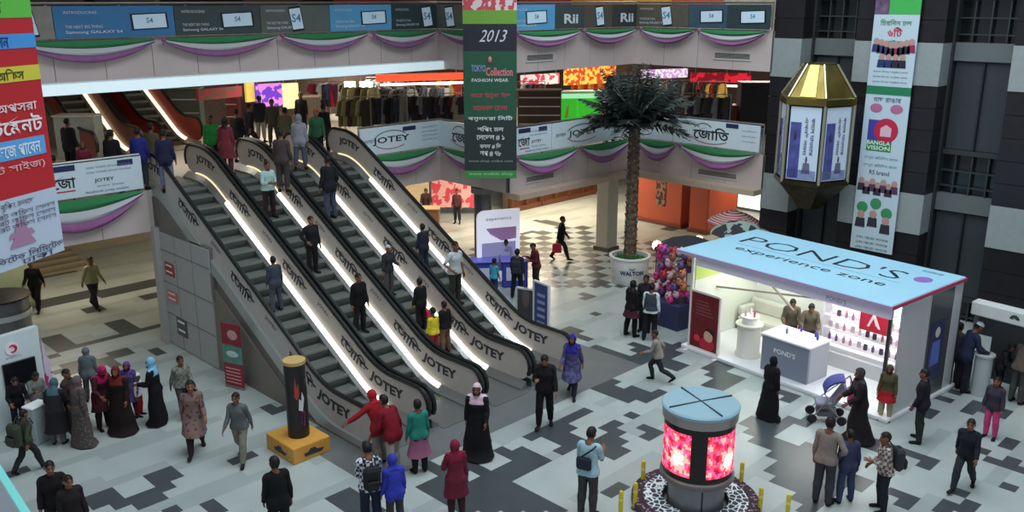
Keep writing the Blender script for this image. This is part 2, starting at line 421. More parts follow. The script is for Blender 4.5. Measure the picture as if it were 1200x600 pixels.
def pose_bones(p):
    """p: dict of pose values in degrees -> rotation and translation of each bone (rest to posed)"""
    Rm, Tr = {}, {}
    def put(b, R, rest, pos): Rm[b] = R; Tr[b] = pos-R@rest
    Rp = rotm('Z', p.get('hip_yaw', 0)); put('pelvis', Rp, J['pelvis'], J['pelvis'])
    Rc = Rp@rotm('Z', p.get('twist', 0))@rotm('X', -p.get('lean', 3))@rotm('Y', p.get('side', 0))
    put('chest', Rc, np.array([0, 0, .98]), Rp@(np.array([0, 0, .98])-J['pelvis'])+J['pelvis'])
    Rh = Rc@rotm('X', p.get('lean', 3)*.6)@rotm('Z', p.get('yaw', 0))@rotm('X', -p.get('nod', 0))
    put('head', Rh, J['neck'], Rc@J['neck']+Tr['chest'])
    for sd, s in (('R', 1), ('L', -1)):
        m = np.array([s, 1, 1.])
        fwd, out_, elb, elin = p.get('arm'+sd, (4, 9, 14, 0))
        def dirv(f, o): return np.array([s*math.sin(math.radians(o)), math.sin(math.radians(f))*math.cos(math.radians(o)), -math.cos(math.radians(f))*math.cos(math.radians(o))])
        rest = ARMDIR*m; base = Rc
        u = base@dirv(fwd, out_); Ru = between(rest, u); put('ua'+sd, Ru, J['sh']*m, Rc@(J['sh']*m)+Tr['chest'])
        fo = base@dirv(fwd+elb, out_-elin); Rf = between(rest, fo)
        put('fa'+sd, Rf, J['elbow']*m, Ru@(J['elbow']*m)+Tr['ua'+sd]); put('ha'+sd, Rf, J['wrist']*m, Rf@(J['wrist']*m)+Tr['fa'+sd])
        th, kn, spread = p.get('leg'+sd, (0, 2, 2))
        Rt = Rp@rotm('Y', -s*(spread-1.0))@rotm('X', th); put('th'+sd, Rt, J['hip']*m, Rp@(J['hip']*m-J['pelvis'])+J['pelvis'])
        Rs = Rp@rotm('Y', -s*(spread-1.0))@rotm('X', th-kn); put('sh'+sd, Rs, J['knee']*m, Rt@(J['knee']*m)+Tr['th'+sd])
        Rf2 = Rp@rotm('X', p.get('foot'+sd, max(min(th-kn, 0), -35)))@rotm('Z', -s*6); put('ft'+sd, Rf2, J['ankle']*m, Rs@(J['ankle']*m)+Tr['sh'+sd])
    return Rm, Tr
def skin(V, W, Rm, Tr):
    out = np.zeros_like(V)
    for i, b in enumerate(BONES):
        w = W[:, i:i+1]; k = w[:, 0] > 1e-4
        if k.any(): out[k] += w[k]*(V[k]@Rm[b].T+Tr[b])
    return out
POSES = dict(
    stand=dict(), relax=dict(armR=(-2, 10, 10, 4), armL=(6, 8, 22, 8), legR=(2, 3, 4), legL=(-2, 2, 5)),
    walk=dict(armR=(-20, 8, 12, 0), armL=(20, 8, 22, 0), legR=(24, 6, 1), legL=(-16, 18, 1), lean=5, twist=5),
    walk2=dict(armR=(22, 8, 24, 0), armL=(-18, 8, 10, 0), legR=(-16, 22, 1), legL=(22, 5, 1), lean=5, twist=-5),
    run=dict(armR=(-30, 12, 60, 0), armL=(34, 10, 50, 0), legR=(34, 40, 1), legL=(-22, 35, 1), lean=14),
    fold=dict(armR=(12, 12, 80, 45), armL=(14, 12, 70, 45), legR=(1, 2, 5), legL=(-1, 2, 5)),
    phone=dict(armR=(22, 10, 95, 22), armL=(16, 10, 92, 26), nod=22, lean=6), carry=dict(armR=(6, 12, 8, 0), armL=(18, 10, 70, 20)),
    hips=dict(armR=(-8, 34, 55, 60), armL=(2, 10, 14, 4)), reach=dict(armR=(4, 12, 25, 0), armL=(38, 58, 12, 0), lean=22, legR=(10, 12, 3), legL=(-8, 6, 3), nod=14),
    push=dict(armR=(24, 8, 40, 8), armL=(24, 8, 40, 8), lean=8, legR=(8, 6, 2), legL=(-8, 8, 2)), counter=dict(armR=(26, 14, 55, 18), armL=(26, 14, 55, 18), lean=16, nod=20),
    rail=dict(armR=(-4, 16, 50, 0), armL=(2, 10, 14, 0)), bag=dict(armR=(2, 9, 6, 0), armL=(10, 16, 85, 30)))
def mesh_obj(name, V, F, mat, parent, smooth=True, mats=None, mi=None):
    me = bpy.data.meshes.new(name); me.from_pydata(V.tolist() if hasattr(V, 'tolist') else V, [], F)
    for m in (mats or [mat]): me.materials.append(m)
    if mi is not None: me.polygons.foreach_set('material_index', mi)
    if smooth: me.polygons.foreach_set('use_smooth', [True]*len(me.polygons))
    me.update(); return link(name, me, parent)
SKIN = [(120, 80, 60), (105, 68, 50), (138, 96, 74), (92, 60, 46)]
def person(pos, rz, height, look, label, pose='stand', lod=0, tweak=None, name='person', group=None, cat='person'):
    """look: dict of garments -> material; returns the thing (feet at pos)"""
    p = dict(POSES[pose]); p.update(tweak or {})
    k = height/1.712; child = height < 1.35
    Rm, Tr = pose_bones(p); V, F = BASE[lod]; W = BASEW[lod]
    hid = np.zeros(len(V), bool)                                 # flesh lies a little deeper under cloth
    for q, kd, op in (('trousers', 'trousers', look.get('hem', .07)), ('shirt', 'shirt', look.get('sleeve', .5)), ('coat', 'coat', 0), ('tunic', 'shirt', look.get('sleeve', .5)), ('robe', 'robe', 0), ('shoes', 'shoe', 0), ('scarf', 'scarf', look.get('drape', 0.0))):
        if q in look: hid |= cut_shell(lod, kd, op)[3]
    B = skin(V-BASEN[lod]*np.where(hid, .012, 0)[:, None], W, Rm, Tr)
    if child:                                                   # a child's larger head
        hc = Rm['head']@J['neck']+Tr['head']; w = W[:, 2:3]; B = B+(B-hc)*.22*w
    z0 = B[:, 2].min()-.012
    hgt = 1.712
    root = thing(name, label, cat, pos, rz, group)
    fin = lambda Q: (Q-np.array([0, 0, z0]))*k
    sk = M(SKIN[look.get('skin', 0)], .55, noise=.06)
    # body with eyes and lips as faces of the one skin
    cen = np.array([V[list(f)].mean(0) for f in F]) if not hasattr(person, 'c%d' % lod) else getattr(person, 'c%d' % lod)
    setattr(person, 'c%d' % lod, cen)
    eye = (np.abs(np.abs(cen[:, 0])-.033) < .013) & (cen[:, 1] > .07) & (np.abs(cen[:, 2]-1.594) < .008)
    lips = (np.abs(cen[:, 0]) < .022) & (cen[:, 1] > .085) & (np.abs(cen[:, 2]-1.527) < .011)
    brow = (np.abs(np.abs(cen[:, 0])-.034) < .02) & (cen[:, 1] > .07) & (np.abs(cen[:, 2]-1.618) < .006)
    mi = np.where(eye | brow, 1, np.where(lips, 2, 0))
    mesh_obj('body', fin(B), F, None, root, mats=[sk, M((24, 18, 16), .4), M((128, 66, 58), .5)], mi=mi.tolist())
    def garment(kind, mat, nm, opt=0.0, side=None):
        P, fs, w = cut_shell(lod, kind, opt)[:3]
        if 'coat' in look and kind in ('shirt', 'trousers'):     # tucked under the jacket
            P = P-np.where((P[:, 2] > .72) & (kind == 'trousers') | (kind == 'shirt') & (P[:, 2] < 1.38), .010, 0)[:, None]*np.sign(P*np.array([1, 1, 0]))*.7
        if side is not None:
            ok = P[:, 0]*side > 0; mp = -np.ones(len(P), int); mp[ok] = np.arange(ok.sum())
            fs = [tuple(mp[list(f)]) for f in fs if all(mp[q] >= 0 for q in f)]; P, w = P[ok], w[ok]
        Q = skin(P, w, Rm, Tr)
        if child and kind in ('hair', 'longhair', 'scarf', 'cap', 'hood'): Q = Q+(Q-hc)*.22*w[:, 2:3]
        if len(P) and len(fs): mesh_obj(nm, fin(Q), fs, mat, root)
    def skirt(mat, nm, ztop, zbot, flare, seg=28, fold=.012, tight=0.0):
        """loose cloth hung round the posed legs, with folds"""
        zt, zb = ztop, max(zbot, z0+.03); rings = []
        legs = (W[:, 9:15].sum(1) > .3) | (W[:, 0] > .4)
        L = B[legs]; nr = 9
        for a in range(nr):
            z = zt+(zb-zt)*a/(nr-1); sl = L[np.abs(L[:, 2]-z) < .05]
            if len(sl) < 4: sl = L[np.abs(L[:, 2]-z) < .12]
            c = (sl[:, :2].max(0)+sl[:, :2].min(0))/2 if len(sl) else np.zeros(2); r = (sl[:, :2].max(0)-sl[:, :2].min(0))/2 if len(sl) else np.full(2, .15)
            r = r*1.12+.022+flare*(a/(nr-1)); r = np.maximum(r, np.array([.15, .125])+flare*(a/(nr-1)))-tight*(1-a/(nr-1))
            rings.append((c, r, z))
        for a in range(1, nr):                                  # never narrower than the ring above by much
            c, r, z = rings[a]; rings[a] = (c*.7+rings[a-1][0]*.3, np.maximum(r, rings[a-1][1]*.97), z)
        vs = []
        for a, (c, r, z) in enumerate(rings):
            for i in range(seg):
                t = 2*math.pi*i/seg; f = 1+fold*6*(a/(nr-1))*math.sin(5*t+1.3*a*.2)*math.cos(2*t)
                vs.append((c[0]+r[0]*f*math.cos(t), c[1]+r[1]*f*math.sin(t), z))
        fs = [(a*seg+i, (a+1)*seg+i, (a+1)*seg+(i+1) % seg, a*seg+(i+1) % seg) for a in range(nr-1) for i in range(seg)]
        mesh_obj(nm, fin(np.array(vs)), fs, mat, root)
    g = look; cm = lambda c: c if isinstance(c, bpy.types.Material) else M(c, .85, noise=.12, scale=14, spec=.2)
    if 'trousers' in g: garment('trousers', cm(g['trousers']), 'trousers', g.get('hem', .07))
    if 'shirt' in g: garment('shirt', cm(g['shirt']), 'shirt', g.get('sleeve', .5))
    if 'coat' in g: garment('coat', cm(g['coat']), 'jacket')
    if 'vest' in g: garment('vest', cm(g['vest']), 'vest')
    if 'tunic' in g:
        garment('shirt', cm(g['tunic']), 'tunic', g.get('sleeve', .5)); skirt(cm(g['tunic']), 'tunic_skirt', .97, g.get('tunic_hem', .52), .07)
    if 'robe' in g:
        garment('robe', cm(g['robe']), 'robe'); skirt(cm(g['robe']), 'robe_skirt', 1.0, g.get('robe_hem', .03), .10)
    if 'skirt' in g: skirt(cm(g['skirt']), 'skirt', .93, g.get('skirt_hem', .35), .08, tight=.028)
    if 'shoes' in g:
        garment('shoe', cm(g['shoes']), 'shoe', 0, 1); garment('shoe', cm(g['shoes']), 'shoe', 0, -1)
    if 'hair' in g: garment('hair', M(g['hair'], .6, spec=.3), 'hair', .02 if g.get('full') else 0.0)
    if 'longhair' in g: garment('longhair', M(g['longhair'], .6, spec=.3), 'hair')
    if 'scarf' in g: garment('scarf', cm(g['scarf']), 'headscarf', g.get('drape', 0.0))
    if 'hood' in g: garment('hood', cm(g['hood']), 'hood')
    if 'cap' in g: garment('cap', cm(g['cap']), 'cap')
    def hand(side):
        b = 'haR' if side > 0 else 'haL'; m = np.array([side, 1, 1.])
        q = Rm[b]@((J['wrist']+ARMDIR*.11)*m)+Tr[b]; return Vector(fin(q[None])[0])
    def chest(x, y, z):
        q = Rm['chest']@np.array([x, y, z])+Tr['chest']; return Vector(fin(q[None])[0])
    T = ROOTM[root.name]
    root_info[root.name] = dict(handR=T@hand(1), handL=T@hand(-1), back=T@chest(0, -.135, 1.2), k=k, rz=rz)
    return root
root_info = {}
# ------------------------------------------------------------------ the setting
GZ = 4.3                                    # second storey floor
WHITE = (214, 216, 214); DARK = (26, 25, 28)
m_light = M((164, 174, 171), .30, noise=.06, scale=1.3, name='pale_marble'); m_light2 = M((150, 160, 158), .30, noise=.06, scale=1.3, name='pale_marble_grey')
m_dark = M((66, 73, 75), .3, noise=.10, scale=2.0, name='dark_marble')
m_mid = M((102, 106, 106), .35, noise=.06, scale=2.0, name='grey_stone')
m_edge = M((62, 68, 70), .35, name='dark_line')
def inpoly(x, y, P):
    c = False; n = len(P); j = n-1
    for i in range(n):
        (xi, yi), (xj, yj) = P[i], P[j]
        if (yi > y) != (yj > y) and x < (xj-xi)*(y-yi)/(yj-yi)+xi: c = not c
        j = i
    return c
def sc(x0, y0, k, *pts): return [(x0+pts[i]/k, y0+pts[i+1]/k) for i in range(0, len(pts), 2)]
a3 = lambda *p: sc(500, 400, 3, *p)
b3 = lambda *p: sc(600, 280, 3.75, *p)
c3 = lambda *p: sc(900, 420, 10/3, *p)
d3 = lambda *p: sc(0, 430, 3, *p)
e3 = lambda *p: sc(0, 280, 3, *p)
f3 = lambda *p: sc(400, 430, 3.53, *p)
g3 = lambda *p: sc(300, 450, 4, *p)
INLAY = [a3(355, 333, 580, 235, 602, 243, 512, 290, 545, 305, 518, 325, 560, 345, 492, 402, 452, 385, 497, 362, 420, 335, 385, 348),
 a3(610, 310, 668, 278, 700, 290, 680, 305, 715, 325, 690, 335, 718, 355, 680, 370, 722, 385, 665, 420, 600, 392, 600, 350),
 a3(735, 247, 760, 262, 735, 275, 707, 262), a3(752, 305, 782, 292, 830, 312, 828, 330, 793, 355, 757, 338, 780, 322),
 a3(243, 383, 270, 368, 300, 381, 345, 370, 442, 425, 378, 455, 330, 430, 300, 415),
 a3(150, 425, 235, 460, 310, 420, 345, 445, 310, 460, 335, 475, 305, 495, 480, 600, 250, 600, 210, 575, 155, 600, 100, 600, 0, 530, 0, 490, 110, 455),
 a3(605, 560, 680, 503, 715, 520, 640, 580),
 a3(565, 150, 600, 140, 625, 150, 655, 140, 690, 158, 710, 145, 790, 175, 830, 170, 830, 205, 790, 190, 760, 205, 715, 195, 690, 202, 660, 180, 610, 165),
 a3(580, 30, 600, 18, 680, 55, 715, 45, 745, 65, 690, 78, 640, 72, 580, 42),
 a3(705, 15, 740, 8, 790, 20, 800, 5, 900, 15, 880, 45, 800, 70, 765, 75, 740, 50, 715, 35),
 b3(145, 410, 245, 385, 355, 430, 320, 455, 230, 425, 190, 440, 150, 445), b3(285, 245, 345, 235, 350, 265, 320, 270), b3(350, 330, 375, 320, 400, 330, 375, 342),
 b3(350, 480, 395, 472, 520, 520, 510, 465, 560, 455, 610, 475, 700, 465, 770, 460, 740, 490, 720, 520, 770, 570, 735, 580, 640, 550, 560, 545, 490, 545, 420, 525),
 b3(830, 580, 900, 520, 960, 545, 870, 600),
 c3(0, 285, 130, 215, 165, 235, 45, 310, 130, 352, 178, 332, 300, 420, 390, 460, 400, 530, 330, 520, 270, 560, 130, 600, 80, 600, 110, 540, 20, 490, 40, 470, 0, 440),
 c3(365, 310, 400, 305, 690, 410, 655, 455, 600, 435, 615, 410, 385, 350), c3(470, 530, 500, 520, 608, 572, 585, 592, 470, 550),
 c3(690, 500, 730, 488, 770, 510, 730, 545), c3(780, 495, 805, 485, 852, 505, 830, 522), c3(870, 495, 905, 465, 962, 485, 930, 527),
 c3(620, 570, 672, 528, 730, 548, 750, 530, 878, 575, 850, 600, 680, 600), c3(805, 390, 830, 378, 890, 400, 915, 380, 1000, 410, 1000, 455, 960, 455),
 c3(872, 340, 920, 290, 977, 310, 930, 357), c3(800, 325, 860, 345, 825, 372, 800, 365), c3(600, 205, 640, 195, 700, 215, 655, 245, 610, 230),
 c3(730, 195, 790, 160, 930, 205, 910, 225, 850, 222, 760, 210), c3(945, 265, 985, 238, 1000, 245, 1000, 285), c3(475, 225, 505, 218, 530, 235, 500, 248),
 c3(685, 120, 720, 110, 792, 140, 770, 154), c3(620, 140, 655, 133, 752, 170, 735, 184), c3(40, 130, 70, 120, 122, 165, 95, 180, 45, 150),
 d3(310, 455, 410, 412, 470, 452, 412, 492, 380, 475, 345, 490), d3(455, 455, 560, 412, 525, 375, 618, 337, 660, 370, 605, 395, 632, 410, 580, 428, 602, 455, 500, 492),
 d3(545, 510, 625, 476, 652, 495, 620, 512), d3(712, 475, 760, 457, 820, 510, 740, 510), d3(816, 320, 860, 303, 910, 285, 926, 300, 835, 337),
 d3(885, 268, 920, 252, 945, 265, 905, 282), d3(1000, 385, 1030, 378, 1052, 395, 1015, 402), d3(1150, 462, 1200, 430, 1200, 500), d3(915, 150, 950, 133, 1000, 130, 1010, 150, 950, 175),
 d3(55, 330, 85, 318, 112, 335, 80, 350), d3(0, 380, 50, 356, 96, 365, 30, 392), d3(0, 270, 60, 250, 20, 290),
 e3(100, 220, 570, 138, 570, 165, 130, 245), e3(285, 250, 330, 235, 370, 240, 340, 264), e3(490, 202, 550, 188, 574, 198, 515, 217),
 e3(360, 298, 425, 283, 480, 318, 580, 297, 580, 312, 400, 350, 240, 390, 190, 415, 160, 350, 205, 338, 250, 375, 405, 335), e3(390, 398, 450, 378, 484, 395, 420, 419),
 e3(500, 398, 560, 378, 597, 395, 545, 417), e3(225, 440, 330, 418, 420, 420, 430, 442, 240, 472, 200, 470), e3(130, 140, 250, 106, 257, 120, 150, 142),
 f3(330, 400, 520, 390, 570, 440, 600, 435, 640, 425, 706, 390, 706, 600, 560, 600, 400, 560, 300, 500, 395, 440), f3(640, 340, 690, 325, 706, 345, 706, 365),
 g3(330, 525, 440, 460, 480, 500, 590, 560, 620, 600, 400, 600), g3(1120, 305, 1160, 290, 1200, 305, 1200, 335),
 sc(600, 150, 4, 95, 435, 160, 428, 245, 450, 220, 462), sc(600, 150, 4, 30, 490, 180, 475, 130, 520, 30, 515), sc(600, 150, 4, 700, 470, 780, 462, 810, 475, 750, 487)]
h3 = lambda *p: sc(600, 300, 2, *p)
INLAY += [h3(445, 272, 520, 235, 548, 250, 475, 290), h3(432, 302, 505, 266, 548, 283, 472, 320), h3(535, 385, 575, 370, 640, 440, 600, 470, 560, 430), h3(630, 335, 660, 320, 690, 335, 655, 348), h3(0, 455, 40, 445, 95, 480, 40, 510, 0, 520), h3(640, 390, 690, 370, 715, 382, 670, 405), h3(180, 300, 225, 290, 300, 320, 340, 315, 360, 330, 300, 345, 240, 330)]
PALE = [f3(280, 465, 380, 425, 400, 438, 300, 485), f3(280, 510, 320, 498, 385, 550, 345, 565), f3(560, 375, 640, 350, 702, 388, 625, 430), f3(525, 430, 560, 425, 578, 455, 545, 472),
        a3(125, 455, 160, 445, 190, 470, 165, 490), c3(40, 312, 150, 250, 215, 300, 130, 352), a3(555, 330, 600, 310, 600, 345, 570, 345)]
def build_floor():
    S = .3; n = 132; ox, oy = 2.06, 2.06
    BB = [(min(p[0] for p in P), max(p[0] for p in P), min(p[1] for p in P), max(p[1] for p in P), P) for P in INLAY]
    vs = [(ox+i*S, oy+j*S, 0) for j in range(n+1) for i in range(n+1)]; fs, ms = [], []
    f = FPX
    for j in range(n):
        for i in range(n):
            X, Y = ox+(i+.5)*S, oy+(j+.5)*S; k = 0
            fw = R2*(X+Y); rt = R2*(X-Y); u = -CAMZ; dep = fw*CP-u*SP
            px = 600+f*rt/dep; py = 300-f*(fw*SP+u*CP)/dep
            if -60 < px < 1260 and 180 < py < 660:
                if any(b[0] < px < b[1] and b[2] < py < b[3] and inpoly(px, py, b[4]) for b in BB): k = 1
                if k and any(inpoly(px, py, P) for P in PALE): k = 0
            if 9.2 < X < 17.9 and 13.06 < Y < 16.2: k = 2
            if 20.4 < X < 28.5 and 17.0 < Y < 25 and X+Y > 40.9: k = 1 if (int((X-.26)/.6)+int((Y-.26)/.6)) % 2 else 0
            if abs(X+Y-40.75) < .2 and 19 < X < 24.5: k = 1
            if k == 0 and (int(X/.9+Y*3.7/.9)*7919+int(Y/.6)*104729) % 11 < 3: k = 3
            fs.append((j*(n+1)+i, j*(n+1)+i+1, (j+1)*(n+1)+i+1, (j+1)*(n+1)+i)); ms.append(k)
    b = len(vs)                                                    # the slab below
    a0, a1, b0, b1 = ox, ox+n*S, oy, oy+n*S
    vs += [(a0, b0, -.4), (a1, b0, -.4), (a1, b1, -.4), (a0, b1, -.4)]; c = [0, n, (n+1)*(n+1)-1, n*(n+1)]
    for q in range(4): fs.append((c[q], b+q, b+(q+1) % 4, c[(q+1) % 4])); ms.append(0)
    fs.append((b+3, b+2, b+1, b)); ms.append(0)
    me = bpy.data.meshes.new('floor'); me.from_pydata(vs, [], fs)
    for m in (m_light, m_dark, m_mid, m_light2): me.materials.append(m)
    me.polygons.foreach_set('material_index', ms); me.update(); o = link('floor', me); o['kind'] = 'structure'
build_floor()
# balcony line of the two upper storeys
EDGE = [(-8, 23.7), (20.2, 23.7), (20.2, 20.4), (26.6, 20.4), (26.6, 14.9)]
m_fascia = M((202, 188, 184), .4, .05, noise=.05, scale=.8, name='panel_grey')
m_joint = M((96, 92, 92), .6); m_soffit = M((196, 190, 178), .7)
m_strip = M((206, 226, 232), .4, emit=.55, name='lit_edge')
def slab(name, z0, z1, top):
    mb = MB()
    P = EDGE+[(43, 14.9), (43, 43), (-8, 43)]
    mb.prism(P[::-1] if False else P, 'z', z0, z1, m_soffit)
    return shell(name, mb)
slab('floor_second', 3.25, GZ, 0)
mb = MB()                                                          # third storey, open above the red escalators
for x0, x1, y0, y1 in ((-8, 10.2, 23.7, 43), (10.2, 15.3, 23.7, 31), (10.2, 15.3, 39, 43), (15.3, 20.2, 23.7, 43), (20.2, 26.6, 20.4, 43), (26.6, 43, 14.9, 43)):
    mb.box((x0, y0, 7.05), (x1, y1, 8.25), m_soffit)
shell('floor_third', mb)
def seg_iter():
    for i in range(len(EDGE)-1):
        a, b = Vector(EDGE[i]+(0,)), Vector(EDGE[i+1]+(0,)); d = (b-a).normalized(); n = Vector((d.y, -d.x, 0)); yield i, a, b, d, n
for z0, z1, nm in ((3.2, 4.32, 'wall_second_fascia'), (7.0, 8.28, 'wall_third_fascia')):
    mb = MB()
    for i, a, b, d, n in seg_iter():
        if nm == 'wall_second_fascia' and i == 0:
            spans = [(Vector((-8, 23.7, 0)), Vector((9.85, 23.7, 0))), (Vector((16.65, 23.7, 0)), b)]
        else: spans = [(a, b)]
        for p, q in spans:
            L = (q-p).length; N = max(1, round(L/1.25))
            for k in range(N):
                p0 = p+d*(L*k/N+.008); p1 = p+d*(L*(k+1)/N-.008)
                mb.prism([(p0+n*.10).xy[:], (p1+n*.10).xy[:], (p1+n*.005).xy[:], (p0+n*.005).xy[:]], 'z', z0, z1, m_fascia)
            mb.prism([(p+n*.085).xy[:], (q+n*.085).xy[:], q.xy[:], p.xy[:]], 'z', z0+.01, z1-.01, m_joint)
    shell(nm, mb)
mb = MB(); mb.box((-8, 23.3, 6.98), (20.5, 23.62, 7.24), m_strip); mb.box((-8, 23.36, 7.24), (20.4, 23.6, 7.28), M(WHITE, .4)); shell('trim_1', mb)
mb = MB()
for i, a, b, d, n in seg_iter():
    if i >= 2:
        p, q = a, b; mb.prism([(p+n*.55).xy[:], (q+n*.55).xy[:], q.xy[:], p.xy[:]], 'z', 3.02, 3.2, M((190, 170, 150), .4, noise=.05))
shell('trim_2', mb)
# rear walls of each storey
m_wall = M((150, 140, 124), .8, noise=.08); m_wallb = M((84, 70, 62), .8, noise=.12)
mb = MB(); mb.box((-8, 35.0, 0), (29, 35.2, 3.25), m_wall); shell('wall_back', mb)
mb = MB(); mb.box((27.9, 28.3, 0), (35.4, 28.5, 3.25), m_wallb); shell('wall_inner', mb)
mb = MB(); mb.box((41.2, 2, 0), (41.4, 43, 3.25), m_wall); shell('wall_right', mb)
mb = MB(); mb.box((-8, 40, GZ), (15.6, 40.2, 7.05), m_wallb); mb.box((15.6, 34.4, GZ), (39.2, 34.6, 7.05), m_wallb); mb.box((15.5, 34.4, GZ), (15.7, 40.2, 7.05), m_wallb); shell('wall_upper_back', mb)
mb = MB(); mb.box((37, 15, GZ), (37.2, 34.4, 7.05), m_wallb); shell('wall_upper_right', mb)
mb = MB(); mb.box((-8, 40.3, 8.25), (43, 40.5, 12.5), M((58, 50, 50), .8, noise=.2)); shell('wall_top_back', mb)
mb = MB(); mb.box((33, 14.9, 8.25), (33.2, 40, 12.5), M((58, 50, 50), .8, noise=.2)); shell('wall_top_right', mb)
mb = MB(); mb.box((-8, 19.0, 12.5), (43, 43, 12.9), m_soffit); shell('ceiling', mb)
# columns and the lift front on the right-hand side
m_gran = M((34, 32, 36), .35, noise=.15, scale=3, name='black_granite'); m_band = M((150, 160, 160), .5, noise=.05, name='pale_stone')
def pillar(y0, y1, nm, x0=26.6, x1=28.2):
    mb = MB(); z = 0
    courses = [(0, 2.55, 0), (2.55, 3.75, 1), (3.75, 6.85, 0), (6.85, 8.05, 1), (8.05, 12.9, 0)]
    for z0, z1, k in courses:
        n = max(1, round((z1-z0)/.62)) if not k else 1
        for q in range(n):
            mb.box((x0+(0 if k else .03), y0, z0+(z1-z0)*q/n+.01), (x1, y1, z0+(z1-z0)*(q+1)/n-.005), m_band if k else m_gran)
    mb.box((x0+.06, y0+.03, 0), (x1-.02, y1-.03, 12.9), M((18, 18, 20), .6)); shell(nm, mb)
pillar(13.95, 14.95, 'wall_pillar_left'); pillar(9.72, 12.25, 'wall_pillar_middle'); pillar(4.6, 7.92, 'wall_pillar_right')
m_shaft = M((66, 71, 75), .4, .3, noise=.05); m_lat = M((70, 74, 76), .4, .5); m_beam = M((104, 112, 112), .5); m_gl = M((20, 24, 27), .15, spec=.6)
def shaft(y0, y1, nm):
    mb = MB(); X = 27.5
    mb.box((X+.1, y0, 0), (X+.3, y1, 12.9), m_gl)
    for b in (0, 4.3, 8.6):
        mb.box((X-.15, y0+.05, b+3.25), (X+.1, y1-.05, b+3.75), m_beam)
        mb.box((X-.02, y0+.1, b+.75), (X+.1, y1-.1, b+3.2), m_shaft)
        mb.box((X-.10, y0, b+.6), (X+.1, y1, b+.74), m_lat)
        for q in range(5):
            y = y0+(y1-y0)*q/4; mb.box((X-.06, y-.02, b-.55), (X+.1, y+.02, b+.6), m_lat)
        for z in (b-.35, b+.1): mb.box((X-.05, y0, z), (X+.1, y1, z+.04), m_lat)
        mb.box((X-.12, (y0+y1)/2-.02, b+.74), (X-.02, (y0+y1)/2+.02, b+3.2), M((40, 44, 46), .4, .4))
    mb.box((X-.25, y0, 0), (X+.1, y0+.07, 12.9), m_lat); mb.box((X-.25, y1-.07, 0), (X+.1, y1, 12.9), m_lat)
    shell(nm, mb)
shaft(12.25, 13.95, 'wall_lift_left'); shaft(7.92, 9.72, 'wall_lift_right'); shaft(-1, 4.6, 'wall_lift_far')
# structural posts under the balcony
mb = MB(); mb.cyl((20.5, 21.9, 0), .3, 3.25, M((92, 94, 96), .4, .5), n=28); mb.cyl((20.5, 21.9, 0), .36, .12, M((60, 60, 62), .5)); mb.cyl((20.5, 21.9, 2.95), .4, .2, M((120, 120, 120), .5)); shell('column_round', mb)
mb = MB(); mb.rbox((25.9, 20.8, 0), (26.5, 21.4, 3.25), M((186, 180, 168), .35, noise=.05), .04); mb.box((25.85, 20.75, 0), (26.55, 21.45, .15), M((90, 80, 70), .5)); shell('column_square', mb)
mb = MB(); mb.box((9.85, 23.45, 0), (10.1, 23.7, 3.3), M((170, 170, 166), .5)); shell('column_escalator', mb)
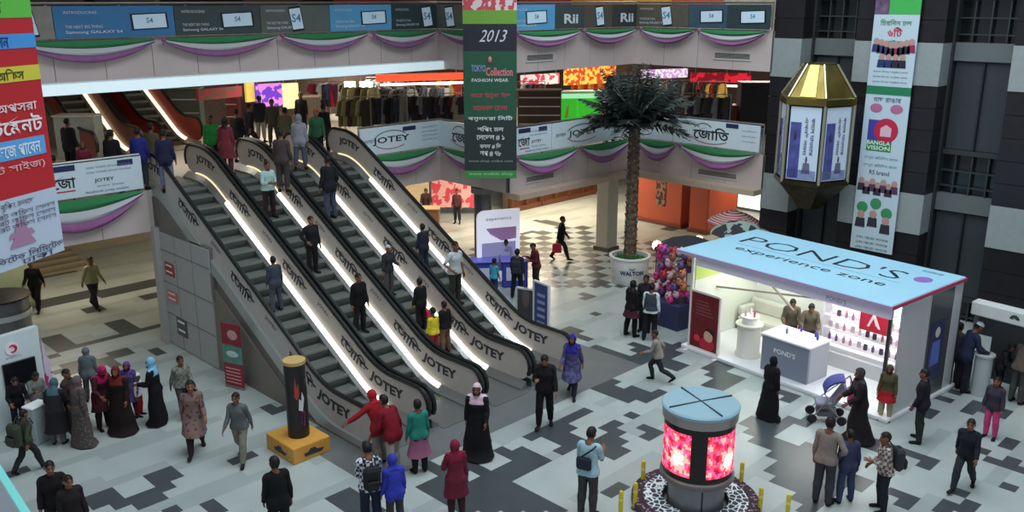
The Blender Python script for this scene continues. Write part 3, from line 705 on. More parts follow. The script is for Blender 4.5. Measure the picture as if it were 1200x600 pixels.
# ------------------------------------------------------------------ escalators
m_step = M((112, 118, 114), .5, .2, noise=.08, scale=20); m_riser = M((62, 66, 64), .6, .2); m_rub = M((22, 26, 26), .35); m_steel = M((150, 152, 152), .3, .7)
m_panel = M((186, 180, 174), .35, noise=.05, scale=5); m_led = M((255, 248, 232), .4, emit=2.4, name='skirt_light'); m_clad = M((116, 112, 106), .45, .2, noise=.08, scale=.7)
m_print = M((44, 46, 54), .6)
RISE = 4.3; TAN = math.tan(math.radians(30))
def nose(Y, y0, rise):
    """height of the step noses at Y (incline starts at y0, eased at both ends)"""
    w = .55; L = rise/TAN
    def ramp(t):                                                  # integral of an eased step
        return 0 if t < -w else (t if t > w else (t+w)**2/(4*w))
    return TAN*(ramp(Y-y0)-ramp(Y-y0-L))
def escalator(x, yend, y0, z0, label, rise=RISE, panel=m_panel, letters=True, side=None, group=None, led=m_led, width=1.5, cut=None, light_x=None):
    L = rise/TAN; ytop = y0+L; yhead = ytop+1.35; xl, xr = x+.06, x+width-.06
    t = thing('escalator', label, 'escalator', (x+width/2, yend, z0), 0, group)
    zf = lambda Y: z0+nose(Y, y0, rise)
    ylo, yhi = yend+.37, yhead-.37
    YS = [ylo+(yhi-ylo)*k/46 for k in range(47)]
    def profile(a, b):
        """closed outline of a balustrade between heights a and b above the noses, with round ends"""
        c0, r = (a+b)/2, (b-a)/2; top, bot = [], []
        top = [(Y, zf(Y)+b) for Y in YS]; bot = [(Y, zf(Y)+a) for Y in YS]
        e1 = [(yhi+r*math.sin(math.pi*k/9), zf(yhi)+c0+r*math.cos(math.pi*k/9)) for k in range(1, 9)]
        e0 = [(ylo-r*math.sin(math.pi*k/9), zf(ylo)+c0-r*math.cos(math.pi*k/9)) for k in range(1, 9)]
        return top, e1, bot[::-1], e0
    for xx, inner in ((xl, 1), (xr, -1)):
        top, e1, bot, e0 = profile(.20, .93); mb = MB(); n = len(top); vs = []; fs = []
        for dx in (-.014, .014):
            vs += [(xx+dx, y, z) for y, z in top+bot[::-1]]
        for s in (0, 2*n):
            for k in range(n-1): q = (s+k, s+k+1, s+n+k+1, s+n+k); fs.append(q if s else q[::-1])
        mb.add(vs, fs, panel)
        for e, anchor in ((e1, (n-1, 2*n-1)), (e0, (n, 0))):
            b = len(mb.v); P = [(top+bot[::-1])[anchor[0]]]+e+[(top+bot[::-1])[anchor[1]]]
            mb.prism(P[::-1], 'x', xx-.014, xx+.014, panel)
        o = mb.build('balustrade', t, world=True)
        if letters:                                                # lettering follows the slope of the panel
            sgn = -1 if True else 1
            tb = MB()
            faces = [(-1, xx-.019)] if inner < 0 or letters == 'outer' else []
            if inner > 0 and letters == 'both': faces = [(-1, xx-.019)]
            for fdir, X in faces:
                def put(word, yc, zc, h, w, bold, col=m_print):
                    def fn(a, b):
                        Y = yc-a; s = (zf(Y+.05)-zf(Y-.05))/.1; q = 1/math.sqrt(1+s*s)
                        return (X, yc-a*q*1.0+b*(-s)*q*-1*-1 if False else yc-a*q-b*s*q*-1*-1, zf(yc)+zc+(zf(yc-a*q)-zf(yc))+b*q)
                    tb = MB(); tb.text(word, (0, 0, 0), (0, -1, 0), (0, 0, 1), h, col, bold, w, fn=fn)
                    q_ = tb.build('lettering', o); q_.location = -Vector(t.location)
                put('JOTEY', yhead-1.2, .60, .26, 1.1, .045); put('JOTEY', yend+1.5, .58, .32, 1.3, .045)
                for yc in (ytop-1.6, ytop-4.1, y0+.9):
                    put('\u09c7\u099c\u09be\u09bf\u09a4', yc, .60, .38, 1.15, .03)
                put('JOTEY', ytop-2.9, .66, .13, .5, .01); put('JOTEY', ytop-5.3, .66, .13, .5, .01)
        # handrail
        top, e1, bot, e0 = profile(.20, .97)
        mb = MB(); P = e0[::-1][3:][::-1] if False else None
        path = e0[2:]+top+e1[:6]
        rings = []
        for k, (y, z) in enumerate(path):
            y1, z1 = path[max(k-1, 0)]; y2, z2 = path[min(k+1, len(path)-1)]; d = math.hypot(y2-y1, z2-z1) or 1; ny, nz = -(z2-z1)/d, (y2-y1)/d
            rings.append([(xx-.05, y-ny*.03, z-nz*.03), (xx-.05, y+ny*.02, z+nz*.02), (xx-.03, y+ny*.045, z+nz*.045), (xx+.03, y+ny*.045, z+nz*.045), (xx+.05, y+ny*.02, z+nz*.02), (xx+.05, y-ny*.03, z-nz*.03)])
        mb.loft(rings, m_rub); mb.build('handrail', t, smooth=False, world=True)
        # skirt deck with its light strip
        mb = MB(); xa = xx+inner*.014; xb = xx+inner*.20
        pr = lambda xA, xB, a, b, c, d, mt: mb.loft([[(xA, Y, zf(Y)+a), (xA, Y, zf(Y)+b), (xB, Y, zf(Y)+d), (xB, Y, zf(Y)+c)][::inner] for Y in [yend+.1]+YS+[yhead-.1]], mt)
        pr(xa, xb, -.1, .20, -.1, .06, m_steel); mb.build('skirt', t, world=True)
        mb = MB(); Ys = [Y for Y in YS if y0-.4 < Y < ytop-.9]
        mb.loft([[(xa+inner*.012, Y, zf(Y)+.195), (xa+inner*.012, Y, zf(Y)+.215), (xa+inner*.105, Y, zf(Y)+.155), (xa+inner*.105, Y, zf(Y)+.13)][::inner] for Y in Ys], led); mb.build('light_strip', t, world=True)
        mb = MB(); Ys = [Y for Y in YS if ytop-.95 < Y < ytop+.9]
        mb.loft([[(xa+inner*.012, Y, zf(Y)+.195), (xa+inner*.012, Y, zf(Y)+.215), (xa+inner*.04, Y, zf(Y)+.20), (xa+inner*.04, Y, zf(Y)+.18)][::inner] for Y in Ys], M((255, 236, 190), .4, emit=.8)); mb.build('light_strip', t, world=True)  # thin upper run: gold-white glints on the steel, put in as emission
    # steps, all one mesh shared by the copies
    p = .4; sb = MB(); w = width/2-.27
    sb.box((-w, -.20, -.05), (w, .20, 0), m_step)
    for k in range(9): sb.box((-w, -.2+.044*k, 0), (w, -.2+.044*k+.018, .008), m_step)
    sb.loft([[(-w, .20+.03*math.sin(math.pi*k/5), -.235+.185*k/5), (w, .20+.03*math.sin(math.pi*k/5), -.235+.185*k/5), (w, .17, -.235+.185*k/5), (-w, .17, -.235+.185*k/5)] for k in range(6)], m_riser)
    sb.loft([[(-w, -.20-.01*math.sin(math.pi*k/5), -.235+.185*k/5), (w, -.20-.01*math.sin(math.pi*k/5), -.235+.185*k/5), (w, -.17, -.235+.185*k/5), (-w, -.17, -.235+.185*k/5)] for k in range(6)], m_riser)
    so = None; Y = y0-.5
    while Y < ytop+.6:
        if so is None: so = sb.build('step', t); c = so
        else: c = so.copy(); COL.objects.link(c)
        c.location = (0, Y-yend, zf(Y)-z0); Y += p
    for nm, ya, yb, zz in (('landing_plate', yend-.1, y0-.68, z0), ('landing_plate', ytop+.62, yhead+.3, z0+rise)):
        mb = MB(); mb.box((x+.24, ya, zz-.06), (x+width-.24, yb, zz+.012), M((120, 122, 122), .35, .5))
        e = yb if zz == z0 else ya; s = 1 if zz == z0 else -1
        for k in range(12):
            xx = x+.28+(width-.56)*k/11; mb.box((xx-.02, min(e, e+s*.12), zz-.03), (xx+.02, max(e, e+s*.12), zz+.008), M((150, 140, 80), .4, .3))
        mb.build(nm, t, world=True)
    if cut:
        mb = MB(); mb.loft([[(xr+.03, Y, zf(Y)+.72), (xr+.03, Y, zf(Y)+.9), (xr+cut-.03, Y, zf(Y)+.9), (xr+cut-.03, Y, zf(Y)+.72)] for Y in YS], M((24, 26, 28), .5)); mb.build('centre_cover', t, world=True)
    # truss
    mb = MB(); outl = [(yend+.05, z0-.06)]+[(Y, zf(Y)-.12) for Y in YS if y0-.5 < Y < ytop+.5]+[(yhead+.2, z0+rise-.12), (yhead+.2, z0+rise-.95)]+[(Y, max(zf(Y)-1.05, z0-.06)) for Y in YS[::-1] if y0-.2 < Y < ytop-.1]
    outl = [p_ for k, p_ in enumerate(outl) if k == 0 or p_ != outl[k-1]]
    mb.prism(outl[::-1], 'x', x+.02, x+width-.02, m_clad); mb.build('truss', t, world=True)
    mb = MB()                                                     # outer trim band at the foot of the left panel
    if side: 
        mb.loft([[(x-.03, Y, zf(Y)-.14), (x-.03, Y, zf(Y)+.20), (x+.05, Y, zf(Y)+.20), (x+.05, Y, zf(Y)-.14)] for Y in YS], M((176, 180, 178), .3, .4)); mb.build('outer_trim', t, world=True)
    return t
PITCH_E = 1.6; EX = [10.06+PITCH_E*i for i in range(4)]; EY0 = 15.95; EYE = 14.15
ELAB = ['grey escalator nearest the white poster wall, a lone man in grey riding it', 'second escalator from the poster wall, with a man in pale mint shirt', 'third escalator from the poster wall, carrying the child in yellow', 'escalator farthest from the poster wall, next to the upper balcony banner']
for i, x in enumerate(EX): escalator(x, EYE, EY0, 0.0, ELAB[i], letters='both' if i == 0 else True, side=(i == 0), group=None, width=1.56, cut=.16 if i < 3 else None)
m_red = M((150, 34, 36), .35)
escalator(10.5, 28.6, 30.1, GZ, 'red escalator to the upper storey, the one farther from the clothes shops', rise=3.95, panel=M((120, 60, 44), .35), letters=False, width=1.56, led=M((255, 226, 180), .4, emit=2.0))
escalator(13.0, 29.6, 31.1, GZ, 'red escalator to the upper storey, the one beside the clothes shops', rise=3.95, panel=m_red, letters=False, width=1.56, led=M((255, 226, 180), .4, emit=2.0))
# closed side wall under the first escalator
def wall_under():
    mb = MB(); pts = [(14.6, 0.0), (20.7, 0)]+[(20.7, nose(20.7, EY0, RISE)-.5)]+[(Y, max(nose(Y, EY0, RISE)-.5, .05)) for Y in (20, 19, 18, 17, 16.6, 16.2)]+[(14.6, .05)]
    mb.prism(pts[::-1], 'x', 10.02, 10.10, M((124, 118, 110), .4, .15, noise=.08, scale=.8)); shell('wall_escalator_side', mb)
    mb = MB(); mm = M((170, 170, 168), .5, noise=.04)
    for k in range(3):
        a = 20.72+k*.96; mb.box((9.99, a, 0.02), (10.08, a+.92, 3.2), mm)
        for z in (.9, 1.8, 2.7): mb.box((9.98, a, z), (10.0, a+.92, z+.02), M((110, 110, 108), .5))
    mb.box((10.03, 20.7, 0), (10.1, 23.6, 3.24), M((120, 120, 118), .6)); shell('wall_escalator_panel', mb)
    mb = MB(); TP = [(Y, nose(Y, EY0, RISE)-.15) for Y in (25.0, 24, 23.6, 23.2, 22.6, 22.0, 21.0, 20.6)]; mb.prism((TP+[(20.6, 1.9), (21.2, 2.2), (22, 3.0), (22.3, 3.16), (25.0, 3.16)]), 'x', 10.0, 10.08, m_clad); shell('wall_escalator_top', mb)
wall_under()
def notice(y, z, w, h, col, label, lines=2):
    t = thing('notice', label, 'notice', (9.97, y, z)); mb = MB(); mb.box((-.012, -w/2, 0), (.012, w/2, h), col); mb.build('sheet', t)
    mb = MB()
    for k in range(lines): mb.box((-.016, -w*.36, h*(.25+.5*k/max(lines-1, 1))), (-.012, w*.36, h*(.25+.5*k/max(lines-1, 1))+h*.12), M((240, 236, 230)) if sum(col) < 500 else M((90, 60, 60)))
    mb.build('print', t)
notice(23.0, 2.05, .5, .35, (170, 60, 60), 'small red notice highest on the panel wall under the escalator'); notice(23.0, 1.3, .55, .3, (196, 120, 110), 'pale pink notice below the small red one on the panel wall')
notice(22.6, .42, .55, .5, (84, 88, 92), 'dark grey framed notice low on the panel wall under the escalator')
# ------------------------------------------------------------------ rails, banner boards, cloth swags
def rail(name, pts, z0, z1, label, board=None):
    t = thing(name, label, 'railing', (pts[0][0], pts[0][1], z0)); mb = MB()
    V = [Vector((x, y, 0)) for x, y in pts]
    hb = MB(); hb.tube([(v.x, v.y, z1) for v in V], .035, m_steel, 8); hb.build('handrail', t, world=True)
    for a, b in zip(V, V[1:]):
        L = (b-a).length; N = max(1, round(L/1.7))
        for k in range(N+1):
            p = a+(b-a)*(k/N); pm = MB(); pm.tube([(p.x, p.y, z0), (p.x, p.y, z1)], .022, m_steel, 6); pm.build('post', t, world=True)
        gm = MB(); d = (b-a).normalized(); n = Vector((d.y, -d.x, 0))*.006
        gm.prism([(a+n).xy[:], (b+n).xy[:], (b-n).xy[:], (a-n).xy[:]], 'z', z0+.08, z1-.1, M((120, 130, 134), .1, alpha=.35)); gm.build('glass_pane', t, world=True)
    return t
rail('balcony_railing', [(16.75, 23.62), (20.12, 23.62), (20.12, 20.32), (26.52, 20.32), (26.52, 14.95)], GZ, 5.3, 'steel and glass railing of the second storey behind the white banners')
rail('balcony_railing', [(-6, 23.62), (9.75, 23.62)], GZ, 5.3, 'steel and glass railing of the second storey beside the red hanging banner')
rail('balcony_railing', [(-6, 23.62), (20.12, 23.62), (20.12, 20.32), (26.52, 20.32), (26.52, 14.95)], 8.28, 9.12, 'long railing of the third storey behind the phone adverts')
def wallframe(p, q, z, out=.16):
    """frame on a vertical face from p to q (2D), outward to the right of p->q: returns point(a along, b up) -> world"""
    P, Q = Vector((p[0], p[1], 0)), Vector((q[0], q[1], 0)); d = (Q-P).normalized(); n = Vector((d.y, -d.x, 0))
    return (lambda a, b, o=0: tuple(P+d*a+n*(out+o)+Vector((0, 0, z+b)))), (Q-P).length, d, n
m_banner = M((208, 224, 232), .5, noise=.03); m_navy = M((40, 46, 86), .5)
def flat(mb, F, a0, a1, b0, b1, o, mat): mb.add([F(a0, b0, o), F(a1, b0, o), F(a1, b1, o), F(a0, b1, o)], [(0, 1, 2, 3)], mat)
def banner_board(p, q, z0, z1, label, kind):
    F, L, d, n = wallframe(p, q, z0); H = z1-z0
    t = thing('banner_board', label, 'banner', F(L/2, 0)); mb = MB()
    mb.add([F(0, 0, -.03), F(L, 0, -.03), F(L, H, -.03), F(0, H, -.03), F(0, 0, 0), F(L, 0, 0), F(L, H, 0), F(0, H, 0)], [(3, 2, 1, 0), (4, 5, 6, 7), (0, 1, 5, 4), (1, 2, 6, 5), (2, 3, 7, 6), (3, 0, 4, 7)], m_banner)
    mb.build('board', t, world=True); fl = lambda F_, *a: (lambda m_: (flat(m_, F_, *a), m_.build('logo', t, world=True)))(MB())
    tu = lambda *a: MB().tube(*a).build('logo', t, world=True)
    W = lambda s, a, b, h, w=None, col=m_print, bold=.02: MB().text(s, F(a, b, .006), d, (0, 0, 1), h, col, bold, w).build('lettering', t, world=True)
    if kind == 'latin':
        W('JOTEY', L*.36, H*.48, H*.30, min(L*.46, 1.5)); fl(F, L*.50, L*.66, H*.76, H*.92, .005, m_navy)
        for k in range(4): W('jotey mobile phone', L*.84, H*(.8-.16*k), H*.09, L*.2, M((120, 130, 150)), 0)
        W('JOTEY', L*.10, H*.5, H*.14, L*.12, M((60, 64, 90)))
        F2 = [(L*.36+math.cos(math.radians(g))*L*.2, H*.5+math.sin(math.radians(g))*H*.34) for g in range(30, 170, 10)]
        tu([F(a, b, .006) for a, b in F2], .012, m_print, 5); tu([F(L*.36+math.cos(math.radians(g))*L*.2, H*.46+math.sin(math.radians(g))*H*.30, .006) for g in range(200, 330, 10)], .012, M((170, 60, 80)), 5)
    elif kind == 'bangla':
        W('\u09c7\u099c\u09be\u09bf\u09a4', L*.45, H*.5, H*.5, min(L*.42, 1.5)); fl(F, L*.62, L*.76, H*.80, H*.97, .005, m_navy)
        for k in range(3): W('jotey mobile phone', L*.88, H*(.75-.2*k), H*.08, L*.16, M((120, 130, 150)), 0)
        tu([F(L*.45+math.cos(math.radians(g))*L*.24, H*.46+math.sin(math.radians(g))*H*.36, .006) for g in range(200, 330, 10)], .012, M((170, 60, 80)), 5)
        tu([F(L*.36+math.cos(math.radians(g))*L*.12, H*.5+math.sin(math.radians(g))*H*.38, .006) for g in range(40, 160, 10)], .012, m_print, 5)
    else:
        fl(F, L-.62, L-.62+.4, H*.78, H*.95, .005, m_navy); 
        fl(F, .25, .8, H*.80, H*.97, .005, m_navy); W('\u09c7\u099c\u09be', .5, H*.5, H*.4, .55); fl(F, .3, .75, H*.2, H*.24, .006, M((170, 60, 80)))
        for k in range(2): W('jotey mobile phone handset', L*.66, H*(.82-.14*k), H*.09, L*.46, M((120, 130, 150)), 0)
        W('JOTEY', L*.6, H*.42, H*.13, .5); W('www jotey', L*.66, H*.25, H*.09, .7, M((120, 130, 150)), 0); W('facebook jotey mobile', L*.62, H*.1, H*.1, 1.1, M((70, 90, 150)), 0)
zb0, zb1 = 4.42, 5.28
banner_board((7.25, 23.62), (9.72, 23.62), zb0, zb1, 'white banner board on the short balcony beside the red hanging banner', 'info')
banner_board((16.7, 23.62), (20.1, 23.62), zb0, zb1, 'white banner board on the balcony beside the head of the escalators', 'latin')
banner_board((20.12, 23.55), (20.12, 20.45), zb0, zb1, 'white banner board turned sideways next to the dark green hanging banner', 'bangla')
banner_board((20.2, 20.32), (22.0, 20.32), zb0, zb1, 'small white information board directly behind the dark green hanging banner', 'info')
banner_board((22.03, 20.32), (26.4, 20.32), zb0, zb1, 'white banner board just before the palm crown, big Latin letters', 'latin')
banner_board((26.52, 20.25), (26.52, 18.4), zb0, zb1, 'white banner board hidden half by the palm crown', 'latin')
banner_board((26.52, 18.37), (26.52, 15.0), zb0, zb1, 'white banner board ending at the black stone pillar', 'bangla')
# phone adverts on the third-storey rail
def phone_advert(p, q, label, bg, fg, shift=.7, tilt=0, vert=False, logo=None):
    F, L, d, n = wallframe(p, q, 8.30); H = .76
    t = thing('phone_advert', label, 'advert', F(L/2, 0)); mb = MB()
    mb.add([F(0, 0, -.03), F(L, 0, -.03), F(L, H, -.03), F(0, H, -.03), F(0, 0, 0), F(L, 0, 0), F(L, H, 0), F(0, H, 0)], [(3, 2, 1, 0), (4, 5, 6, 7), (0, 1, 5, 4), (1, 2, 6, 5), (2, 3, 7, 6), (3, 0, 4, 7)], bg)
    mb.build('board', t, world=True); c = L*shift; Wd = lambda *a: MB().text(*a).build('lettering', t, world=True)
    if L > 1.6:
        g = M((206, 214, 222)); Wd('INTRODUCING', F(L*.08, H*.8, .006), d, (0, 0, 1), H*.09, g, 0, L*.26, 'l'); Wd('THE NEXT BIG THING', F(L*.08, H*.36, .006), d, (0, 0, 1), H*.09, g, 0, L*.3, 'l')
        Wd('Samsung GALAXY S4', F(L*.08, H*.18, .006), d, (0, 0, 1), H*.12, g, .01, L*.46, 'l')
    if logo: Wd(logo, F(c, H*.42, .012), d, (0, 0, 1), H*.4, M((206, 212, 218)), .03, min(L*.5, .9))
    if not logo:
        w, h = (.2, .34) if vert else (min(.48, L*.3), .2); mb = MB(); k = .18 if vert else .06
        def G(a, b, o=0): return F(c+a*math.cos(k)-b*math.sin(k), H*.5+a*math.sin(k)*.6+b*math.cos(k), o)
        def sl(a, b, o0, o1, mat, m_): m_.add([G(-a, -b, o0), G(a, -b, o0), G(a, b, o0), G(-a, b, o0), G(-a, -b, o1), G(a, -b, o1), G(a, b, o1), G(-a, b, o1)], [(4, 5, 6, 7), (0, 1, 5, 4), (1, 2, 6, 5), (2, 3, 7, 6), (3, 0, 4, 7)], mat)
        sl(w, h, .002, .012, M((20, 22, 26), .3), mb); o = mb.build('phone', t, world=True); mb = MB(); sl(w*.9, h*.86, .012, .015, fg, mb); mb.text('S4', G(0, .02, .017), d, (0, 0, 1), h*.7, M((90, 130, 170)), .02)
        so = mb.build('screen', o); so.location = -Vector(t.location)
B_ = M((62, 122, 172), .5, noise=.12, scale=.8); B2_ = M((92, 164, 210), .5, noise=.1, scale=.8); G_ = M((64, 76, 76), .5, noise=.1, scale=1); G2_ = M((96, 104, 98), .5, noise=.15, scale=1); T_ = M((46, 66, 70), .5, noise=.1)
Sc = M((190, 214, 228), .4, emit=.12)
phs = [((4.4, 23.62), (7.0, 23.62), 'grey phone advert half behind the red hanging banner', G2_, Sc, .5, True), ((7.02, 23.62), (8.0, 23.62), 'narrow grey phone advert with an upright handset', M((140, 136, 128), noise=.1), Sc, .4, True), ((8.02, 23.62), (11.0, 23.62), 'big blue phone advert with a lying handset', B_, Sc, .78, False),
 ((11.02, 23.62), (13.5, 23.62), 'dark grey phone advert beside the big blue one', G_, Sc, .72, False), ((13.52, 23.62), (15.8, 23.62), 'grey phone advert with a tilted upright handset, above the escalators', G2_, Sc, .5, True),
 ((15.82, 23.62), (18.1, 23.62), 'bright blue phone advert above the clothes racks', B2_, Sc, .7, False), ((18.12, 23.62), (20.1, 23.62), 'dark teal phone advert at the inner corner of the top storey', T_, Sc, .72, True)]
for a in phs: phone_advert(a[0], a[1], a[2], a[3], a[4], a[5], vert=a[6])
phone_advert((20.12, 23.5), (20.12, 22.1), 'narrow grey phone advert turned sideways near the dark hanging banner', G2_, Sc, .5, vert=True); phone_advert((20.12, 22.05), (20.12, 20.4), 'narrow bright blue phone advert partly behind the dark hanging banner', B2_, Sc, .5)
for x0, x1, lab, bg, kind in ((20.2, 22.1, 'small blue phone advert just past the dark hanging banner', B2_, None), (22.12, 23.5, 'dark grey advert reading Rii beside the small blue one', G_, 'Rii'), (23.52, 25.0, 'brown grey phone advert with a standing handset', M((84, 78, 72)), None), (25.02, 26.45, 'dark brown advert with pale letters at the corner above the palm', M((60, 60, 62)), 'Rii')):
    phone_advert((x0, 20.32), (x1, 20.32), lab, bg, Sc, .55, vert=(bg not in (B2_,)), logo=kind)
for y0, y1, lab, bg in ((20.2, 18.0, 'brown phone advert with a standing handset, past the corner above the palm', M((92, 88, 78), noise=.1)), (17.98, 16.5, 'blue grey advert between two phones, near the black pillar', M((58, 84, 100), noise=.1)), (16.48, 14.95, 'dark grey phone advert ending at the black pillar', T_)):
    phone_advert((26.52, y0), (26.52, y1), lab, bg, Sc, .6, vert=(y0 > 20))
# cloth swags
m_gr = M((48, 126, 76), .8); m_wh = M((190, 192, 196), .8); m_pu = M((146, 92, 140), .8, noise=.1)
def swag(p, q, z, depth, label, group, first=0):
    F, L, d, n = wallframe(p, q, z, .2); L -= .24; F0 = F; F = lambda a, b, o=0: F0(a+.12, b, o); t = thing('cloth_swag', label, 'bunting', F(L/2, 0), 0, group); N = 20
    bands = [('green_band', m_gr, .0, .36, .30), ('white_band', m_wh, .36, .70, .58), ('purple_band', m_pu, .70, 1.0, .98)]
    for nm, mt, a, b, _ in bands:
        rings = []
        for k in range(N+1):
            u = k/N; s = 4*u*(1-u); e = .10+.90*s
            top = -depth*s*a*1.0-.02-.10*a*(1-s); bot = -depth*s*b-.02-.10*b*(1-s)
            r = []
            M_ = 5
            for j in range(M_+1):
                v = j/M_; o = .03+.05*math.sin(math.pi*v)+.012*math.sin(9*v+3*u); r.append(F(L*u, top+(bot-top)*v, o))
            for j in range(M_, -1, -1): v = j/M_; r.append(F(L*u, top+(bot-top)*v, .0))
            rings.append(r)
        mb = MB(); mb.loft(rings, mt); mb.build(nm, t, smooth=True, world=True)
    kb = MB(); kb.ball(F(0, -.05, .04), .07, m_pu, 8, 6); kb.tube([F(0, -.06, .05), F(-.03, -.2, .06)], [.04, .02], m_pu, 6); kb.build('knot', t, smooth=True, world=True)
G3 = 'swags of the top storey'; G2 = 'swags of the second storey'
for k, (x0, x1) in enumerate(((3.6, 7.05), (7.05, 10.5), (10.5, 14.0), (14.0, 17.2), (17.2, 19.95))):
    swag((x0, 23.6), (x1, 23.6), 8.27, .54, ['cloth swag under the half hidden grey phone advert', 'cloth swag under the big blue phone advert', 'cloth swag under the dark grey phone advert', 'cloth swag under the tilted handset advert', 'cloth swag ending at the inner corner of the top storey'][k], G3)
swag((20.12, 23.3), (20.12, 20.35), 8.27, .45, 'cloth swag behind the top of the dark green hanging banner', G3)
for k, (x0, x1) in enumerate(((20.2, 23.35), (23.35, 26.3))): swag((x0, 20.32), (x1, 20.32), 8.27, .50, ['cloth swag under the small blue phone advert', 'cloth swag above the palm, ending at the corner'][k], G3)
for k, (y0, y1) in enumerate(((20.0, 17.6), (17.6, 14.95))): swag((26.52, y0), (26.52, y1), 8.27, .50, ['top cloth swag just past the corner above the palm', 'top cloth swag ending at the black pillar'][k], G3)
for k, (x0, x1) in enumerate(((3.0, 6.3), (6.3, 9.75))): swag((x0, 23.6), (x1, 23.6), 4.4, .85, ['low cloth swag behind the red hanging banner', 'low cloth swag under the short balcony banner'][k], G2)
swag((16.75, 23.6), (19.9, 23.6), 4.4, .72, 'low cloth swag beside the head of the escalators', G2); swag((20.12, 23.3), (20.12, 20.35), 4.4, .65, 'low cloth swag under the sideways banner by the dark green one', G2)
for k, (x0, x1) in enumerate(((20.2, 23.35), (23.35, 26.3))): swag((x0, 20.32), (x1, 20.32), 4.4, .72, ['low cloth swag emerging from behind the dark green banner', 'low cloth swag ending at the palm trunk'][k], G2)
for k, (y0, y1) in enumerate(((20.0, 18.1), (18.1, 15.0))): swag((26.52, y0), (26.52, y1), 4.4, .72, ['low cloth swag just past the palm trunk', 'low cloth swag ending at the black pillar'][k], G2)
def air_vent(p, q, z, label):
    F, L, d, n = wallframe(p, q, z, .1); t = thing('air_vent', label, 'vent', F(L/2, 0)); H = .26; mb = MB()
    for a0, a1, b0, b1 in ((0, L, 0, .04), (0, L, H-.04, H), (0, .04, .04, H-.04), (L-.04, L, .04, H-.04)):
        mb.add([F(a0, b0, 0), F(a1, b0, 0), F(a1, b1, 0), F(a0, b1, 0), F(a0, b0, .03), F(a1, b0, .03), F(a1, b1, .03), F(a0, b1, .03)], [(4, 5, 6, 7), (0, 1, 5, 4), (1, 2, 6, 5), (2, 3, 7, 6), (3, 0, 4, 7)], M((196, 194, 190), .5))
    mb.build('frame', t, world=True); mb = MB()
    for k in range(5): b = .05+.034*k; mb.add([F(.04, b, .004), F(L-.04, b, .004), F(L-.04, b+.024, .02), F(.04, b+.024, .02)], [(0, 1, 2, 3)], M((120, 120, 118), .5))
    mb.build('slat', t, world=True)
air_vent((20.9, 20.4), (22.2, 20.4), 7.3, 'air vent under the small blue phone advert, top storey'); air_vent((26.6, 17.0), (26.6, 15.6), 7.3, 'air vent near the black pillar, top storey'); air_vent((20.9, 20.4), (22.3, 20.4), 3.4, 'air vent on the second storey beside the dark green banner'); air_vent((26.6, 17.4), (26.6, 15.8), 3.35, 'air vent on the second storey near the black pillar')
